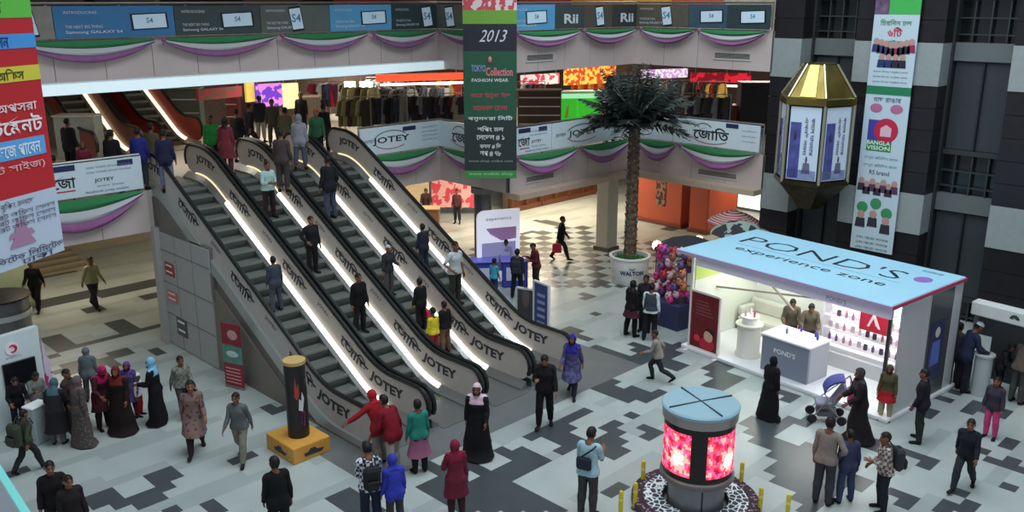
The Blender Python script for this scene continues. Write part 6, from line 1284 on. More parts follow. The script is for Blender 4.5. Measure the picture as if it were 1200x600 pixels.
# garments on rails
def garment_mesh(kind, col, name):
    mb = MB(); m = col if isinstance(col, bpy.types.Material) else M(col, .85, noise=.12, scale=8)
    def sl(pts, th): return [[(x, -th*(1 if 0 < k < len(pts)-1 else .6), z) for k, (x, z) in enumerate(pts)], [(x, th*(1 if 0 < k < len(pts)-1 else .6), z) for k, (x, z) in enumerate(pts)]]
    if kind == 'coat': pts = [(-.05, -.05), (-.22, -.12), (-.31, -.62), (-.23, -.64), (-.19, -.3), (-.22, -1.0), (.22, -1.0), (.19, -.3), (.23, -.64), (.31, -.62), (.22, -.12), (.05, -.05)]
    elif kind == 'shirt': pts = [(-.05, -.05), (-.2, -.1), (-.29, -.36), (-.21, -.40), (-.17, -.26), (-.18, -.72), (.18, -.72), (.17, -.26), (.21, -.40), (.29, -.36), (.2, -.1), (.05, -.05)]
    else: pts = [(-.16, -.08), (-.2, -1.02), (-.05, -1.02), (0, -.45), (.05, -1.02), (.2, -1.02), (.16, -.08)]
    r = sl(pts, .05); mb.loft([r[0], r[1]], m); mb.tube([(0, 0, -.05), (0, 0, 0), (.03, 0, .03), (.0, 0, .06)], .006, M((120, 120, 120), .3, .8), 5)
    return mb
gar = {}
def rack(px, py, n, kinds, pal, label, where, rz=None, w=None, h=1.6):
    p = pz(px, py, GZ); rz = math.radians(-45) if rz is None else rz; w = w or n*.16+.2
    t = thing('clothes_rack', label, 'rack', p, rz); mb = MB()
    for s in (-1, 1): mb = MB(); mb.tube([(s*w/2, 0, .03), (s*w/2, 0, h)], .02, m_steel, 8); mb.build('post', t); mb = MB(); mb.rbox((s*w/2-.03, -.25, 0), (s*w/2+.03, .25, .04), m_steel, .01); mb.build('foot', t)
    mb = MB(); mb.tube([(-w/2, 0, h), (w/2, 0, h)], .016, m_steel, 8); mb.build('rail', t)
    T = Matrix.Translation(Vector(p)) @ Matrix.Rotation(rz, 4, 'Z')
    for k in range(n):
        kd = kinds[k % len(kinds)]; c, cn = pal[k % len(pal)]; key = (kd, c)
        if key not in gar: o = garment_mesh(kd, c, kd).build('hanging_'+kd); gar[key] = o
        else: o = gar[key].copy(); COL.objects.link(o)
        o.location = T @ Vector((-w/2+.14+(w-.28)*k/max(n-1, 1), 0, h-.045)); o.rotation_euler = (0, 0, rz+rnd.uniform(.5, .9))
        tag(o, f'{cn} {kd} hanging on the {where}', 'clothes', f'{cn} {kd}s on the {where}')
DK = [((36, 36, 42), 'black'), ((60, 54, 50), 'brown'), ((52, 60, 74), 'slate'), ((130, 126, 124), 'grey')]
OL = [((104, 100, 66), 'olive'), ((150, 144, 98), 'khaki'), ((66, 54, 44), 'dark brown')]
MX = [((150, 40, 60), 'red'), ((90, 40, 70), 'plum'), ((190, 184, 180), 'pale grey'), ((44, 44, 52), 'black'), ((60, 70, 110), 'blue')]
rack(424, 152, 5, ['coat'], OL, 'short rail of olive and khaki coats behind the first balcony banner', 'olive coat rail', w=1.3, h=1.75)
rack(466, 149, 8, ['coat', 'shirt'], DK, 'rail of dark coats under the start of the orange sign', 'dark coat rail'); rack(508, 146, 8, ['shirt', 'trouser'], DK, 'rail of dark shirts and trousers under the middle of the orange sign', 'dark shirt rail')
rack(452, 133, 9, ['shirt'], [((200, 198, 196), 'white'), ((60, 60, 66), 'black'), ((150, 150, 156), 'grey')], 'rail of white and black shirts deeper in the clothes shop', 'white shirt rail'); rack(388, 140, 9, ['shirt', 'trouser'], MX, 'rail of red and plum clothes behind the escalator heads', 'red clothes rail'); rack(368, 134, 8, ['trouser'], DK, 'rail of dark trousers behind the red clothes rail', 'trouser rail')
rack(528, 133, 5, ['shirt'], [((206, 200, 60), 'yellow'), ((190, 70, 60), 'red'), ((60, 60, 64), 'black')], 'short rail with a yellow shirt beside the dark green hanging banner', 'yellow shirt rail'); rack(620, 140, 7, ['shirt', 'trouser'], MX, 'rail of mixed clothes between the dark green banner and the green counter', 'mixed clothes rail')
rack(765, 136, 8, ['coat', 'shirt'], [((180, 170, 140), 'cream'), ((70, 70, 64), 'dark'), ((130, 124, 110), 'stone')], 'rail of cream and dark coats behind the palm crown', 'cream coat rail'); rack(795, 138, 6, ['coat'], [((110, 108, 100), 'grey'), ((60, 58, 56), 'dark')], 'rail of grey coats beside the palm crown', 'grey coat rail')
rack(832, 140, 6, ['shirt', 'coat'], [((130, 40, 40), 'red'), ((40, 40, 44), 'black'), ((206, 170, 80), 'yellow')], 'rail of red and yellow clothes under the red shop sign', 'red shop rail'); rack(270, 138, 8, ['shirt'], MX, 'rail of red and pale shirts behind the man in green jacket', 'far shirt rail'); rack(234, 146, 8, ['shirt', 'trouser'], MX, 'rail of mixed clothes beside the red escalators', 'escalator side rail')
def block(px, py, z, w, dp, h, col, label, name='sales_counter', top=(150, 140, 130), rz=math.radians(-45), shelves=0):
    p = pz(px, py, z); t = thing(name, label, 'counter', p, rz); mb = MB(); mb.rbox((-w/2, 0, 0), (w/2, dp, h), col if isinstance(col, bpy.types.Material) else M(col, .6, noise=.1), .02); mb.build('body', t); mb = MB(); mb.rbox((-w/2-.04, -.04, h), (w/2+.04, dp+.04, h+.05), M(top, .5), .012); mb.build('counter_top', t)
    for k in range(shelves): mb = MB(); mb.box((-w/2+.05, -.03, h*(k+.6)/(shelves+.4)), (w/2-.05, .0, h*(k+.6)/(shelves+.4)+.04), M((206, 200, 190))); mb.build('shelf_edge', t)
block(852, 156, GZ, 1.6, .6, 1.0, (150, 84, 50), 'brown wooden counter under the red shop sign'); block(884, 158, GZ, 1.2, .7, 1.9, (44, 38, 40), 'tall dark cabinet against the black pillar', 'tall_cabinet', (90, 84, 84)); block(632, 152, GZ, 1.7, .5, 1.5, (70, 56, 50), 'dark shelf unit with pale edges beside the dark green hanging banner', 'shelf_unit', (120, 110, 100), shelves=4)
block(92, 187, GZ, 1.3, .6, 1.35, (150, 158, 150), 'pale vendor booth at the head of the left balcony', 'vendor_booth', (190, 196, 190)); block(345, 146, GZ, 2.0, .6, 1.1, (90, 80, 66), 'low counter before the cream lit panel', top=(170, 160, 140))
# ground floor shops
block(486, 274, 0, 2.0, .6, 1.0, (120, 84, 56), 'brown shop counter seen past the last escalator', top=(176, 150, 120)); block(472, 252, 0, 2.4, .5, 2.0, (206, 186, 150), 'bright back shelf of the shop past the last escalator', 'shelf_unit', shelves=5)
t = thing('poster_board', 'red and pink poster board in the bright shop past the last escalator', 'poster', pz(538, 252, 0), math.radians(-45)); mb = MB(); mb.box((-1.2, -.03, .35), (1.2, .03, 2.0), pattern('blotch', (206, 70, 90), (226, 170, 170), 2.5)); mb.build('board', t)
for s in (-1, 1): mb = MB(); mb.tube([(s, 0, .36), (s, 0, 0)], .02, m_steel, 6); mb.build('leg', t)
for k, (x, lab) in enumerate(((29.0, 'brown glass display cabinet of the far shop, nearest the promotion panel'), (30.95, 'middle brown glass display cabinet of the far shop'), (32.9, 'brown glass display cabinet of the far shop, nearest the palm'))):
    t = thing('display_cabinet', lab, 'cabinet', (x, 28.0, 0)); br = M((96, 58, 40), .5, noise=.15); mb = MB(); mb.box((-.95, .0, 0), (.95, .25, .2), br); mb.box((-.95, .2, .2), (.95, .25, 2.3), br); mb.box((-.95, 0, 2.3), (.95, .25, 2.5), br); mb.build('carcass', t)
    for s in (-1, 0, 1): mb = MB(); mb.box((s*.93-.02, 0, .2), (s*.93+.02, .22, 2.3), br); mb.build('divider', t)
    for q in range(4): mb = MB(); mb.box((-.92, .0, .62+.42*q), (.92, .2, .64+.42*q), M((206, 180, 140))); mb.build('shelf', t); mb = MB(); mb.box((-.88, .14, .56+.42*q), (.88, .17, .59+.42*q), M((255, 210, 140), emit=3.0)); mb.build('light_strip', t)
# stacked goods along the top storey, seen just above the rail
for k, (px, c, nm) in enumerate(((60, (60, 44, 44), 'dark brown'), (150, (70, 60, 60), 'grey'), (320, (60, 40, 40), 'maroon'), (425, (150, 50, 50), 'red'), (478, (120, 70, 60), 'rust'), (520, (70, 60, 64), 'slate'), (640, (180, 70, 60), 'coral'), (700, (226, 150, 60), 'orange'), (760, (230, 170, 80), 'amber'), (820, (190, 90, 60), 'terracotta'), (880, (200, 190, 170), 'cream'))):
    p = pz(px, 6, 9.0); d0 = math.hypot(p[0], p[1]); k_ = min(34/d0, 1.0) if px < 500 else 35.5/d0; X, Y = p[0]*k_, p[1]*k_
    t = thing('goods_stand', f'{nm} goods stand on the top storey, just showing over the phone adverts', 'stand', (X, Y, 8.25), math.radians(-45)); mb = MB(); mb.rbox((-1.0, -.2, 0), (1.0, .2, 1.5), M(c, .7, noise=.2), .02); mb.build('body', t); mb = MB(); mb.rbox((-1.05, -.22, 1.5), (1.05, .22, 1.75), M(c, .6, emit=.3), .02); mb.build('header', t)

SH = [((60, 44, 60), 'plum'), ((120, 116, 112), 'grey'), ((40, 40, 46), 'black'), ((90, 40, 48), 'wine'), ((150, 140, 120), 'sand')]
for px, py, n, kd, pal, lab, wh in ((418, 166, 6, ['coat'], OL, 'near rail of olive coats right behind the first balcony banner', 'near olive rail'), (456, 163, 8, ['coat', 'trouser'], DK, 'near rail of dark coats behind the lettered balcony banner', 'near dark coat rail'), (494, 160, 8, ['shirt', 'trouser'], DK[::-1], 'near rail of grey and black shirts by the inner corner of the balcony', 'near grey shirt rail'),
 (530, 160, 6, ['coat', 'shirt'], SH, 'near rail of plum and grey clothes beside the dark green hanging banner', 'near plum rail'), (764, 157, 8, ['coat'], DK, 'near rail of dark coats behind the palm crown', 'near palm crown rail'), (800, 160, 7, ['shirt', 'coat'], SH, 'near rail of plum and sand clothes before the red shop sign', 'near red sign rail'), (836, 162, 6, ['trouser', 'coat'], DK, 'near rail of dark trousers and coats before the brown counter', 'near trouser rail'),
 (400, 128, 12, ['shirt'], MX, 'long rail of red and blue shirts against the far wall, beyond the olive coats', 'far wall red rail'), (440, 126, 12, ['coat'], DK, 'long rail of dark coats against the far wall under the orange sign', 'far wall dark rail'), (488, 125, 12, ['shirt', 'coat'], SH, 'long rail of plum and sand clothes against the far wall', 'far wall plum rail'), (340, 127, 11, ['shirt'], MX[::-1], 'long rail of blue and black shirts against the far wall behind the cream panel', 'far wall blue rail'), (300, 131, 11, ['coat'], SH, 'long rail of plum and grey coats behind the violet panel', 'violet panel rail'),
 (690, 125, 10, ['shirt'], [((226, 140, 60), 'orange'), ((190, 60, 50), 'red'), ((230, 200, 120), 'yellow')], 'rail of orange and yellow shirts behind the green counter', 'orange shirt rail'), (730, 126, 9, ['coat'], DK, 'rail of dark coats behind the palm crown, by the far wall', 'far palm rail')):
    rack(px, py, n, kd, pal, lab, wh, w=n*.15+.2)

block(214, 158, GZ, 1.5, .5, 1.7, (84, 104, 92), 'greenish shelf unit beside the red escalators', 'shelf_unit', (120, 130, 120), shelves=3); block(256, 146, GZ, 1.7, .5, 1.7, (124, 56, 58), 'dull red shelf unit behind the man in bright green', 'shelf_unit', (150, 120, 110), shelves=3); block(286, 142, GZ, 1.5, .5, 1.6, (86, 84, 90), 'grey shelf unit behind the cream trousers', 'shelf_unit', (140, 130, 120), shelves=3)
lit_sign(pz(232, 112, 5.9), pz(284, 107, 5.9), 5.7, 6.1, pattern('blotch', (130, 44, 50), (96, 60, 50), 3, emit=.2), 1, 'dull red shop sign behind the man in bright green', posts=7.05)
# ------------------------------------------------------------------ the people
BLK = (24, 24, 27); NAV = (36, 40, 58); GRY = (104, 106, 108); HAIR = (22, 18, 17)
def face_rz(X, Y, rel): return math.atan2(Y, X)-math.radians(rel)-math.pi/2
def P(px, foot, top, rel, look, pose, label, h=None, z=0.0, lod=0, tw=None, group=None, cat='person'):
    X, Y, _ = at(px, foot, z); hh = h or min(max(tall(px, foot, top, z), 1.35), 1.82)
    lk = dict(shoes=(30, 27, 26)); lk.update(look); return person((X, Y, z), face_rz(X, Y, rel), hh, lk, label, pose, lod, tw, group=group, cat=cat)
def E(lane, px, foot, top, up, look, pose, label, dx=0.0, h=None, tw=None, turn=0):
    X = EX[lane]+.78+dx; _, Y, Z = on_x(px, foot, X); k = round((Y-(EY0-.5))/.4); Y = EY0-.5+.4*k; Z = nose(Y, EY0, RISE)+.012
    hh = h or min(max(tall_at(X, Y, px, top)-Z, 1.4), 1.8)
    lk = dict(shoes=(28, 26, 26)); lk.update(look); return person((X, Y, Z), (0 if up else math.pi)+math.radians(turn), hh, lk, label, pose, 0, tw)
def tall_at(X, Y, px, top): d = ray(px, top); return CAMZ+d[2]*math.hypot(X, Y)/math.hypot(d[0], d[1])
def U(px, top, rel, look, pose, label, h=1.66, lod=1):
    X, Y, _ = at(px, top, GZ+h); lk = dict(shoes=(30, 27, 26)); lk.update(look); return person((X, Y, GZ), face_rz(X, Y, rel), h, lk, label, pose, lod)
man = lambda shirt, tr, **k: dict(dict(shirt=shirt, trousers=tr, hair=HAIR), **k)
coat = lambda c, tr, **k: dict(dict(coat=c, trousers=tr, hair=HAIR), **k)
abaya = lambda r, s, **k: dict(dict(robe=r, scarf=s, drape=.14), **k)
# --- by the white booth
camo = P(36, 553, 478, 60, dict(coat=pattern('blotch', (56, 66, 48), (34, 40, 34), 9), trousers=(40, 44, 44), hair=HAIR), 'walk', 'person in dark green patterned jacket walking past the white booth')
P(25, 505, 436, 170, coat(BLK, BLK, skin=2), 'counter', 'man in black suit standing before the dark screen of the white booth')
P(49, 500, 432, 160, man((120, 118, 116), (70, 70, 74)), 'phone', 'man in grey shirt beside the black suited man at the white booth')
P(70, 520, 444, 20, dict(robe=(36, 36, 38), scarf=(64, 96, 104), drape=.05, robe_hem=.35, trousers=(90, 96, 88)), 'counter', 'woman in dark knee-length gown and teal scarf, back turned, at the white booth')
P(86, 508, 431, 120, coat((58, 46, 44), (50, 46, 46)), 'stand', 'man in dark brown jacket among the women by the white booth')
P(99, 521, 440, 60, dict(robe=pattern('dots', (70, 62, 58), (100, 92, 88), 16), scarf=(96, 84, 82), drape=.1), 'relax', 'woman in spotted brown gown and grey brown scarf by the white booth')
P(108, 470, 407, 10, dict(coat=(92, 100, 106), hood=(98, 106, 112), trousers=(60, 62, 66)), 'stand', 'person in pale grey hooded shawl behind the group of women')
P(123, 502, 424, 150, dict(tunic=(72, 34, 44), scarf=(170, 26, 84), drape=.04, trousers=(46, 34, 40)), 'counter', 'woman in magenta headscarf and maroon tunic by the booth')
P(145, 507, 428, 200, abaya((34, 24, 26), (104, 36, 34), drape=.24), 'relax', 'woman in long black gown with wide rust red headscarf')
P(156, 488, 423, 200, dict(tunic=(86, 76, 120), scarf=(96, 60, 130), trousers=(60, 50, 80)), 'stand', 'woman in violet headscarf half hidden behind the rust red headscarf')
P(165, 487, 443, 120, dict(shirt=(214, 216, 222), trousers=(150, 40, 48), cap=(216, 214, 214), hair=HAIR), 'bag', 'small child in white top, red trousers and white cap', h=1.02)
P(186, 496, 418, 290, abaya((20, 20, 23), (120, 176, 206), drape=.2), 'carry', 'woman in black gown with pale blue headscarf shawl')
P(217, 488, 415, 165, dict(shirt=pattern('check', (128, 128, 118), (98, 100, 92), 14), trousers=(60, 58, 56), hair=HAIR), 'walk', 'man in grey patterned shirt behind the woman in the long printed tunic')
P(231, 530, 443, 185, dict(tunic=pattern('dots', (120, 96, 90), (84, 56, 58), 10), trousers=(44, 36, 38), longhair=HAIR, tunic_hem=.5, skin=2), 'walk', 'woman in brown printed tunic with loose dark hair walking forward')
P(284, 540, 450, 200, dict(shirt=(92, 96, 96), trousers=(124, 120, 108), hair=HAIR), 'walk2', 'boy in grey sweater and khaki trousers near the orange box', h=1.58)
P(72, 640, 573, 175, coat((26, 24, 26), (40, 40, 44)), 'stand', 'taller man in black jacket cut by the frame edge beside the glass rail', h=1.66)
P(92, 652, 584, 160, coat((34, 30, 32), (40, 40, 44)), 'stand', 'shorter dark haired person beside the man in black jacket at the frame edge', h=1.56)
P(330, 640, 547, 340, coat((22, 23, 26), (30, 30, 34), full=1), 'relax', 'man in black suit seen from behind, below the orange box', h=1.72)
P(112, 362, 299, 150, dict(shirt=(150, 146, 112), sleeve=.5, trousers=(44, 42, 44), hair=HAIR), 'walk', 'man in khaki shirt walking in the corridor beyond the white booth')
P(45, 364, 302, 200, man(BLK, BLK), 'walk2', 'man in black in the corridor, mostly behind the red hanging banner')
# --- on the escalators
E(0, 325, 388, 315, True, coat((58, 64, 78), (62, 68, 84), full=1), 'relax', 'man in grey jacket riding the first escalator, seen from behind')
E(1, 316, 256, 189, False, dict(shirt=(176, 214, 206), trousers=(44, 34, 36), hair=HAIR, skin=2), 'fold', 'man in pale mint shirt with folded arms on the second escalator')
E(1, 368, 326, 253, False, dict(coat=(28, 29, 34), trousers=BLK, hair=HAIR, skin=2), 'hips', 'man in open black suit on the second escalator, lower than the mint shirt')
E(1, 424, 394, 320, False, coat((20, 20, 23), BLK, full=1), 'relax', 'man in plain black jacket lowest on the second escalator')
E(2, 382, 226, 176, True, coat((30, 32, 38), (60, 66, 84)), 'rail', 'dark jacketed rider highest on the third escalator', dx=.1)
E(2, 461, 353, 290, False, dict(coat=(44, 48, 50), trousers=(66, 70, 70), cap=(170, 174, 172), hair=HAIR), 'carry', 'rider in dark coat and pale cap in the middle of the third escalator', dx=-.05)
red_bag_man = E(2, 493, 390, 329, True, coat(BLK, BLK, full=1), 'stand', 'man in black with a red shopping bag on the third escalator', dx=.05)
E(2, 507, 422, 364, True, dict(shirt=(206, 190, 50), trousers=(150, 40, 60), hair=HAIR), 'stand', 'child in yellow jacket on the third escalator', h=1.28, dx=-.2)
E(2, 525, 432, 356, True, dict(shirt=(26, 24, 28), trousers=(110, 84, 62), hair=HAIR, full=1), 'relax', 'man in black shirt and tan trousers beside the yellow jacketed child', dx=.18)
E(3, 496, 335, 284, True, coat((34, 38, 54), NAV, full=1), 'stand', 'rider in navy jacket on the farthest escalator', dx=-.1)
E(3, 529, 346, 280, False, dict(shirt=(176, 188, 190), sleeve=.26, trousers=(40, 44, 40), hair=HAIR), 'hips', 'man in pale short-sleeved shirt on the farthest escalator')
# --- at the foot of the escalators
P(462, 556, 463, 320, dict(coat=(118, 24, 36), trousers=(150, 144, 138), hair=HAIR, full=1), 'reach', 'man in maroon jacket and pale trousers stepping onto the first escalator', h=1.7, tw=dict(armL=(20, 20, 30, 0)))
P(446, 545, 458, 330, dict(coat=(140, 24, 34), hood=(160, 30, 40), trousers=(120, 116, 108)), 'reach', 'person in red hood reaching for the handrail of the first escalator', h=1.62)
P(492, 553, 469, 340, dict(shirt=(40, 124, 110), skirt=pattern('stripe', (176, 60, 120), (120, 110, 120), 18), skirt_hem=.42, trousers=(36, 32, 40), hair=HAIR, full=1), 'stand', 'woman in teal top and pink striped skirt waiting at the escalator foot')
chk = P(436, 622, 529, 350, dict(shirt=pattern('check', (206, 206, 212), (40, 40, 60), 15), trousers=NAV, hair=HAIR, full=1), 'phone', 'man in black and white checked shirt with black backpack', h=1.72)
P(464, 622, 541, 340, dict(coat=(52, 62, 168), hood=(50, 60, 160), trousers=(60, 58, 60), hair=HAIR), 'stand', 'boy in bright blue hooded jacket beside the checked shirt', h=1.5, tw=dict(nod=10))
P(535, 606, 517, 345, dict(tunic=(104, 34, 52), scarf=(122, 30, 56), drape=.1, trousers=(60, 34, 40)), 'bag', 'woman in wine red tunic and headscarf walking away at the escalator foot')
P(560, 536, 449, 190, abaya((28, 27, 30), (206, 178, 190), drape=.08), 'relax', 'girl in black gown and pale pink headscarf before the escalators')
P(638, 500, 413, 185, dict(coat=(30, 29, 31), trousers=BLK, hair=HAIR, skin=2), 'phone', 'man in black jacket and trousers walking off the last escalator', tw=dict(armL=(6, 10, 20, 0), legR=(10, 4, 2), legL=(-8, 8, 2)))
P(670, 463, 390, 190, dict(tunic=pattern('blotch', (84, 82, 130), (60, 58, 100), 12), scarf=(48, 44, 140), drape=.1, trousers=(36, 34, 48), tunic_hem=.5), 'walk2', 'woman in blue headscarf and violet blue tunic near the blue poster stand')
guard = P(688, 604, 503, 20, dict(shirt=(150, 186, 196), sleeve=.26, trousers=(62, 62, 62), hair=HAIR, full=1), 'phone', 'man in pale blue shirt with a black sling bag, seen from behind')
P(770, 447, 391, 280, dict(shirt=(132, 128, 122), trousers=(40, 42, 44), hair=HAIR), 'run', 'boy in grey jumper running across the open floor', h=1.42)
lady = P(739, 394, 329, 40, dict(coat=(26, 24, 28), skirt=(70, 34, 48), skirt_hem=.62, trousers=(24, 22, 26), longhair=HAIR), 'relax', 'long haired woman in black top and plum skirt by the toy stall')
P(761, 399, 332, 10, dict(shirt=(206, 214, 216), vest=(58, 66, 78), trousers=(32, 32, 36), hair=HAIR, full=1), 'relax', 'man in grey vest over white shirt with his back turned, by the toy stall')
P(755, 388, 322, 190, coat((34, 36, 44), (36, 36, 40)), 'stand', 'man in dark jacket facing the grey vested man by the toy stall')
walker = P(657, 305, 253, 90, dict(coat=(26, 26, 30), trousers=(34, 34, 40), hair=HAIR), 'walk', 'man in black striding across the checkered floor with a red bag')
P(579, 347, 301, 30, dict(shirt=(60, 150, 176), sleeve=.26, trousers=(44, 54, 110), hair=HAIR), 'stand', 'child in turquoise shirt at the blue counters', h=1.22)
bp = P(606, 349, 292, 10, dict(shirt=(40, 44, 56), trousers=(30, 32, 40), hair=HAIR, full=1), 'relax', 'man with dark backpack at the blue counters, seen from behind')
P(628, 341, 284, 250, dict(shirt=(84, 34, 44), trousers=(44, 36, 40), hair=HAIR), 'phone', 'man in dark red shirt bending over the blue counter')
P(592, 328, 282, 170, dict(shirt=(150, 150, 170), trousers=NAV, hair=HAIR), 'counter', 'attendant in grey behind the blue counters', h=1.5)
# --- open floor in front of the kiosk
ab = P(900, 490, 418, 40, abaya((22, 22, 25), (24, 24, 27), drape=.2), 'relax', 'woman in black gown and black headscarf passing the kiosk front')
P(1003, 517, 431, 250, abaya((34, 30, 33), (62, 54, 58), drape=.2), 'push', 'woman in black gown and grey headscarf pushing the pushchair')
P(1036, 492, 427, 190, dict(tunic=(176, 40, 48), coat=(84, 80, 56), scarf=(92, 88, 62), trousers=(170, 164, 130), tunic_hem=.6), 'stand', 'woman in olive shawl over red tunic at the kiosk corner')
P(1075, 517, 431, 280, coat((30, 31, 36), (40, 46, 46)), 'relax', 'man in black coat standing at the end wall of the kiosk')
P(963, 590, 488, 15, dict(shirt=(126, 118, 112), trousers=(58, 60, 68), hair=HAIR, full=1), 'hips', 'broad man in grey brown shirt seen from behind, arm round the boy')
P(989, 588, 503, 330, dict(coat=(58, 62, 90), trousers=(60, 70, 100), hair=HAIR), 'relax', 'boy in slate blue jacket beside the grey brown shirt')
plaid = P(1031, 598, 505, 250, dict(shirt=pattern('check', (176, 166, 156), (90, 78, 80), 14), trousers=(36, 38, 44), hair=HAIR, full=1), 'phone', 'young man in plaid shirt with a dark backpack', tw=dict(nod=0, armR=(6, 10, 40, 0)))
P(1127, 574, 487, 195, dict(coat=(30, 32, 40), shirt=(190, 190, 194), trousers=(46, 48, 54), hair=HAIR), 'walk', 'man in navy jacket with white hem walking toward the video pillar')
P(1159, 513, 440, 200, dict(coat=(58, 52, 62), trousers=(196, 70, 120), longhair=HAIR), 'stand', 'person in dark jacket and bright pink trousers near the round pedestal')
P(1126, 458, 374, 60, dict(coat=(40, 46, 70), trousers=(32, 34, 40), cap=(206, 210, 214), hair=HAIR), 'counter', 'man in navy jacket and white cap leaning to the booth counter')
P(1115, 450, 377, 30, coat((58, 60, 66), (50, 50, 54)), 'stand', 'man in grey jacket behind the white capped man')
P(1168, 462, 398, 100, dict(coat=(32, 32, 36), trousers=BLK, longhair=HAIR), 'counter', 'woman in black behind the round pedestal at the phone booth')
P(1190, 472, 391, 30, dict(shirt=(96, 84, 76), trousers=(70, 68, 66), hair=HAIR, full=1), 'counter', 'man in brown jumper at the phone booth counter')
# attendants in the kiosk
for x, y, lab in ((2.15, 1.5, 'kiosk attendant in olive brown shirt, nearer the sofa'), (2.68, 1.55, 'kiosk attendant in olive brown shirt, nearer the cosmetics shelf')):
    X, Y, _ = kp(x, y); person((X, Y, .1), face_rz(X, Y, 175), 1.62, dict(shirt=(110, 100, 86), trousers=(60, 56, 54), hair=HAIR, shoes=BLK, skin=2), lab, 'counter')
# --- second storey
X_ = [ (77, 139, 40, coat((40, 38, 44), BLK), 'stand', 'dark coated person behind the green top, second storey'),  (128, 152, 30, coat((26, 27, 32), BLK, full=1), 'stand', 'man in black beside the pale vendor booth'), (160, 150, 20, dict(coat=(40, 50, 120), trousers=(60, 66, 80), hair=HAIR, full=1), 'stand', 'man in blue jacket at the head of the first escalator'),
 (175, 145, 30, dict(coat=(86, 80, 58), trousers=(60, 58, 54), hair=HAIR, full=1), 'relax', 'man in khaki jacket beside the blue jacket at the escalator head'), (190, 152, 10, coat((38, 42, 66), (110, 114, 140), full=1), 'stand', 'man in navy jacket and pale jeans at the escalator head'),
 (246, 135, 190, dict(coat=(44, 136, 64), trousers=(36, 36, 40), hair=HAIR), 'relax', 'man in bright green jacket standing above the second escalator'), (262, 138, 20, dict(tunic=(120, 50, 60), trousers=(90, 50, 56), longhair=HAIR), 'stand', 'woman in dull red beside the bright green jacket'),
 (276, 128, 30, coat((32, 31, 36), (150, 146, 136)), 'stand', 'person in black top and cream trousers, second storey'), (290, 121, 60, coat((30, 32, 40), (44, 46, 56)), 'walk', 'dark suited person walking behind the cream trousers'),
 (303, 112, 20, coat((40, 42, 52), (140, 140, 136), full=1), 'stand', 'person in dark top and pale trousers before the violet panel'), (318, 116, 190, dict(coat=(76, 70, 58), trousers=(70, 66, 58), hair=HAIR), 'relax', 'man in brown coat before the cream lit panel'),
 (333, 126, 30, coat((92, 86, 62), (60, 58, 56), full=1), 'stand', 'person in khaki coat near the low counter, second storey'), (352, 108, 200, coat((30, 30, 34), BLK), 'stand', 'tall dark figure by the trouser rail'),
 (328, 152, 20, dict(coat=(66, 56, 56), trousers=(60, 54, 56), hair=HAIR, full=1), 'stand', 'person in brown coat stepping onto the second escalator head'), (349, 134, 10, dict(coat=(136, 140, 150), hood=(128, 132, 142), trousers=(80, 84, 96), hair=HAIR), 'relax', 'person in pale grey hooded jacket at the head of the third escalator'),
 (370, 128, 190, dict(coat=(44, 90, 62), trousers=BLK, cap=(190, 60, 60), hair=HAIR), 'stand', 'person in green jacket and red cap at the head of the last escalator'), (378, 122, 30, coat((28, 28, 32), BLK, full=1), 'relax', 'dark figure beside the green jacket and red cap'),
 (552, 118, 250, coat((70, 72, 70), BLK), 'stand', 'shopper in grey jacket at the edge of the dark green hanging banner'), (818, 105, 150, coat((46, 44, 48), BLK), 'stand', 'shopper in dark jacket under the red shop sign'), (716, 112, 150, coat((96, 92, 96), BLK), 'relax', 'shopper in grey coat between the green counter and the palm')]
for a in X_: U(*a)
for px, top, rel, lk, lab in ((62, 184, 20, dict(shirt=(70, 120, 40), trousers=BLK, hair=HAIR, full=1, shoes=BLK), 'child in green top at the railing beside the red hanging banner'), (96, 166, 180, dict(coat=(110, 40, 56), trousers=(60, 50, 56), scarf=(120, 60, 70), shoes=BLK), 'girl in maroon at the railing before the pale vendor booth')):
    X, Y, Z = on_y(px, top, 24.5); person((X, Y, GZ), face_rz(X, Y, rel), max(Z-GZ, .9), lk, lab, 'stand', 1)
P(474, 280, 236, 120, coat((26, 26, 30), BLK), 'counter', 'shop customer in black at the brown counter past the last escalator', h=1.6, lod=1); P(500, 262, 222, 180, dict(shirt=(60, 50, 50), trousers=BLK, hair=HAIR), 'counter', 'shop keeper in dark shirt at the brown counter past the last escalator', h=1.6, lod=1)
P(536, 262, 230, 200, dict(shirt=(90, 50, 60), trousers=(40, 40, 50), hair=HAIR), 'stand', 'small figure before the red and pink poster board', h=1.5, lod=1)
# ------------------------------------------------------------------ what they carry
def hand_of(p, s): return root_info[p.name]['handR' if s > 0 else 'handL']
def backpack(p, col, label, w=.15, h=.42):
    i = root_info[p.name]; t = thing('backpack', label, 'backpack', i['back'], i['rz']); m = M(col, .8, noise=.1); mb = MB(); mb.rbox((-w, -.2, -h*.62), (w, -.03, h*.38), m, .05); mb.build('pack', t, smooth=False); mb = MB(); mb.rbox((-w*.75, -.26, -h*.55), (w*.75, -.19, -h*.1), m, .03); mb.build('pocket', t)
    for s in (-1, 1): mb = MB(); mb.tube([(s*w*.6, -.05, h*.3), (s*w*.62, .04, h*.56), (s*w*.66, .17, h*.5), (s*w*.7, .22, h*.2)], .014, m, 6); mb.build('strap', t)
    mb = MB(); mb.tube([(-.03, -.1, h*.38), (-.02, -.1, h*.46), (.02, -.1, h*.46), (.03, -.1, h*.38)], .008, m, 6); mb.build('loop', t); return t
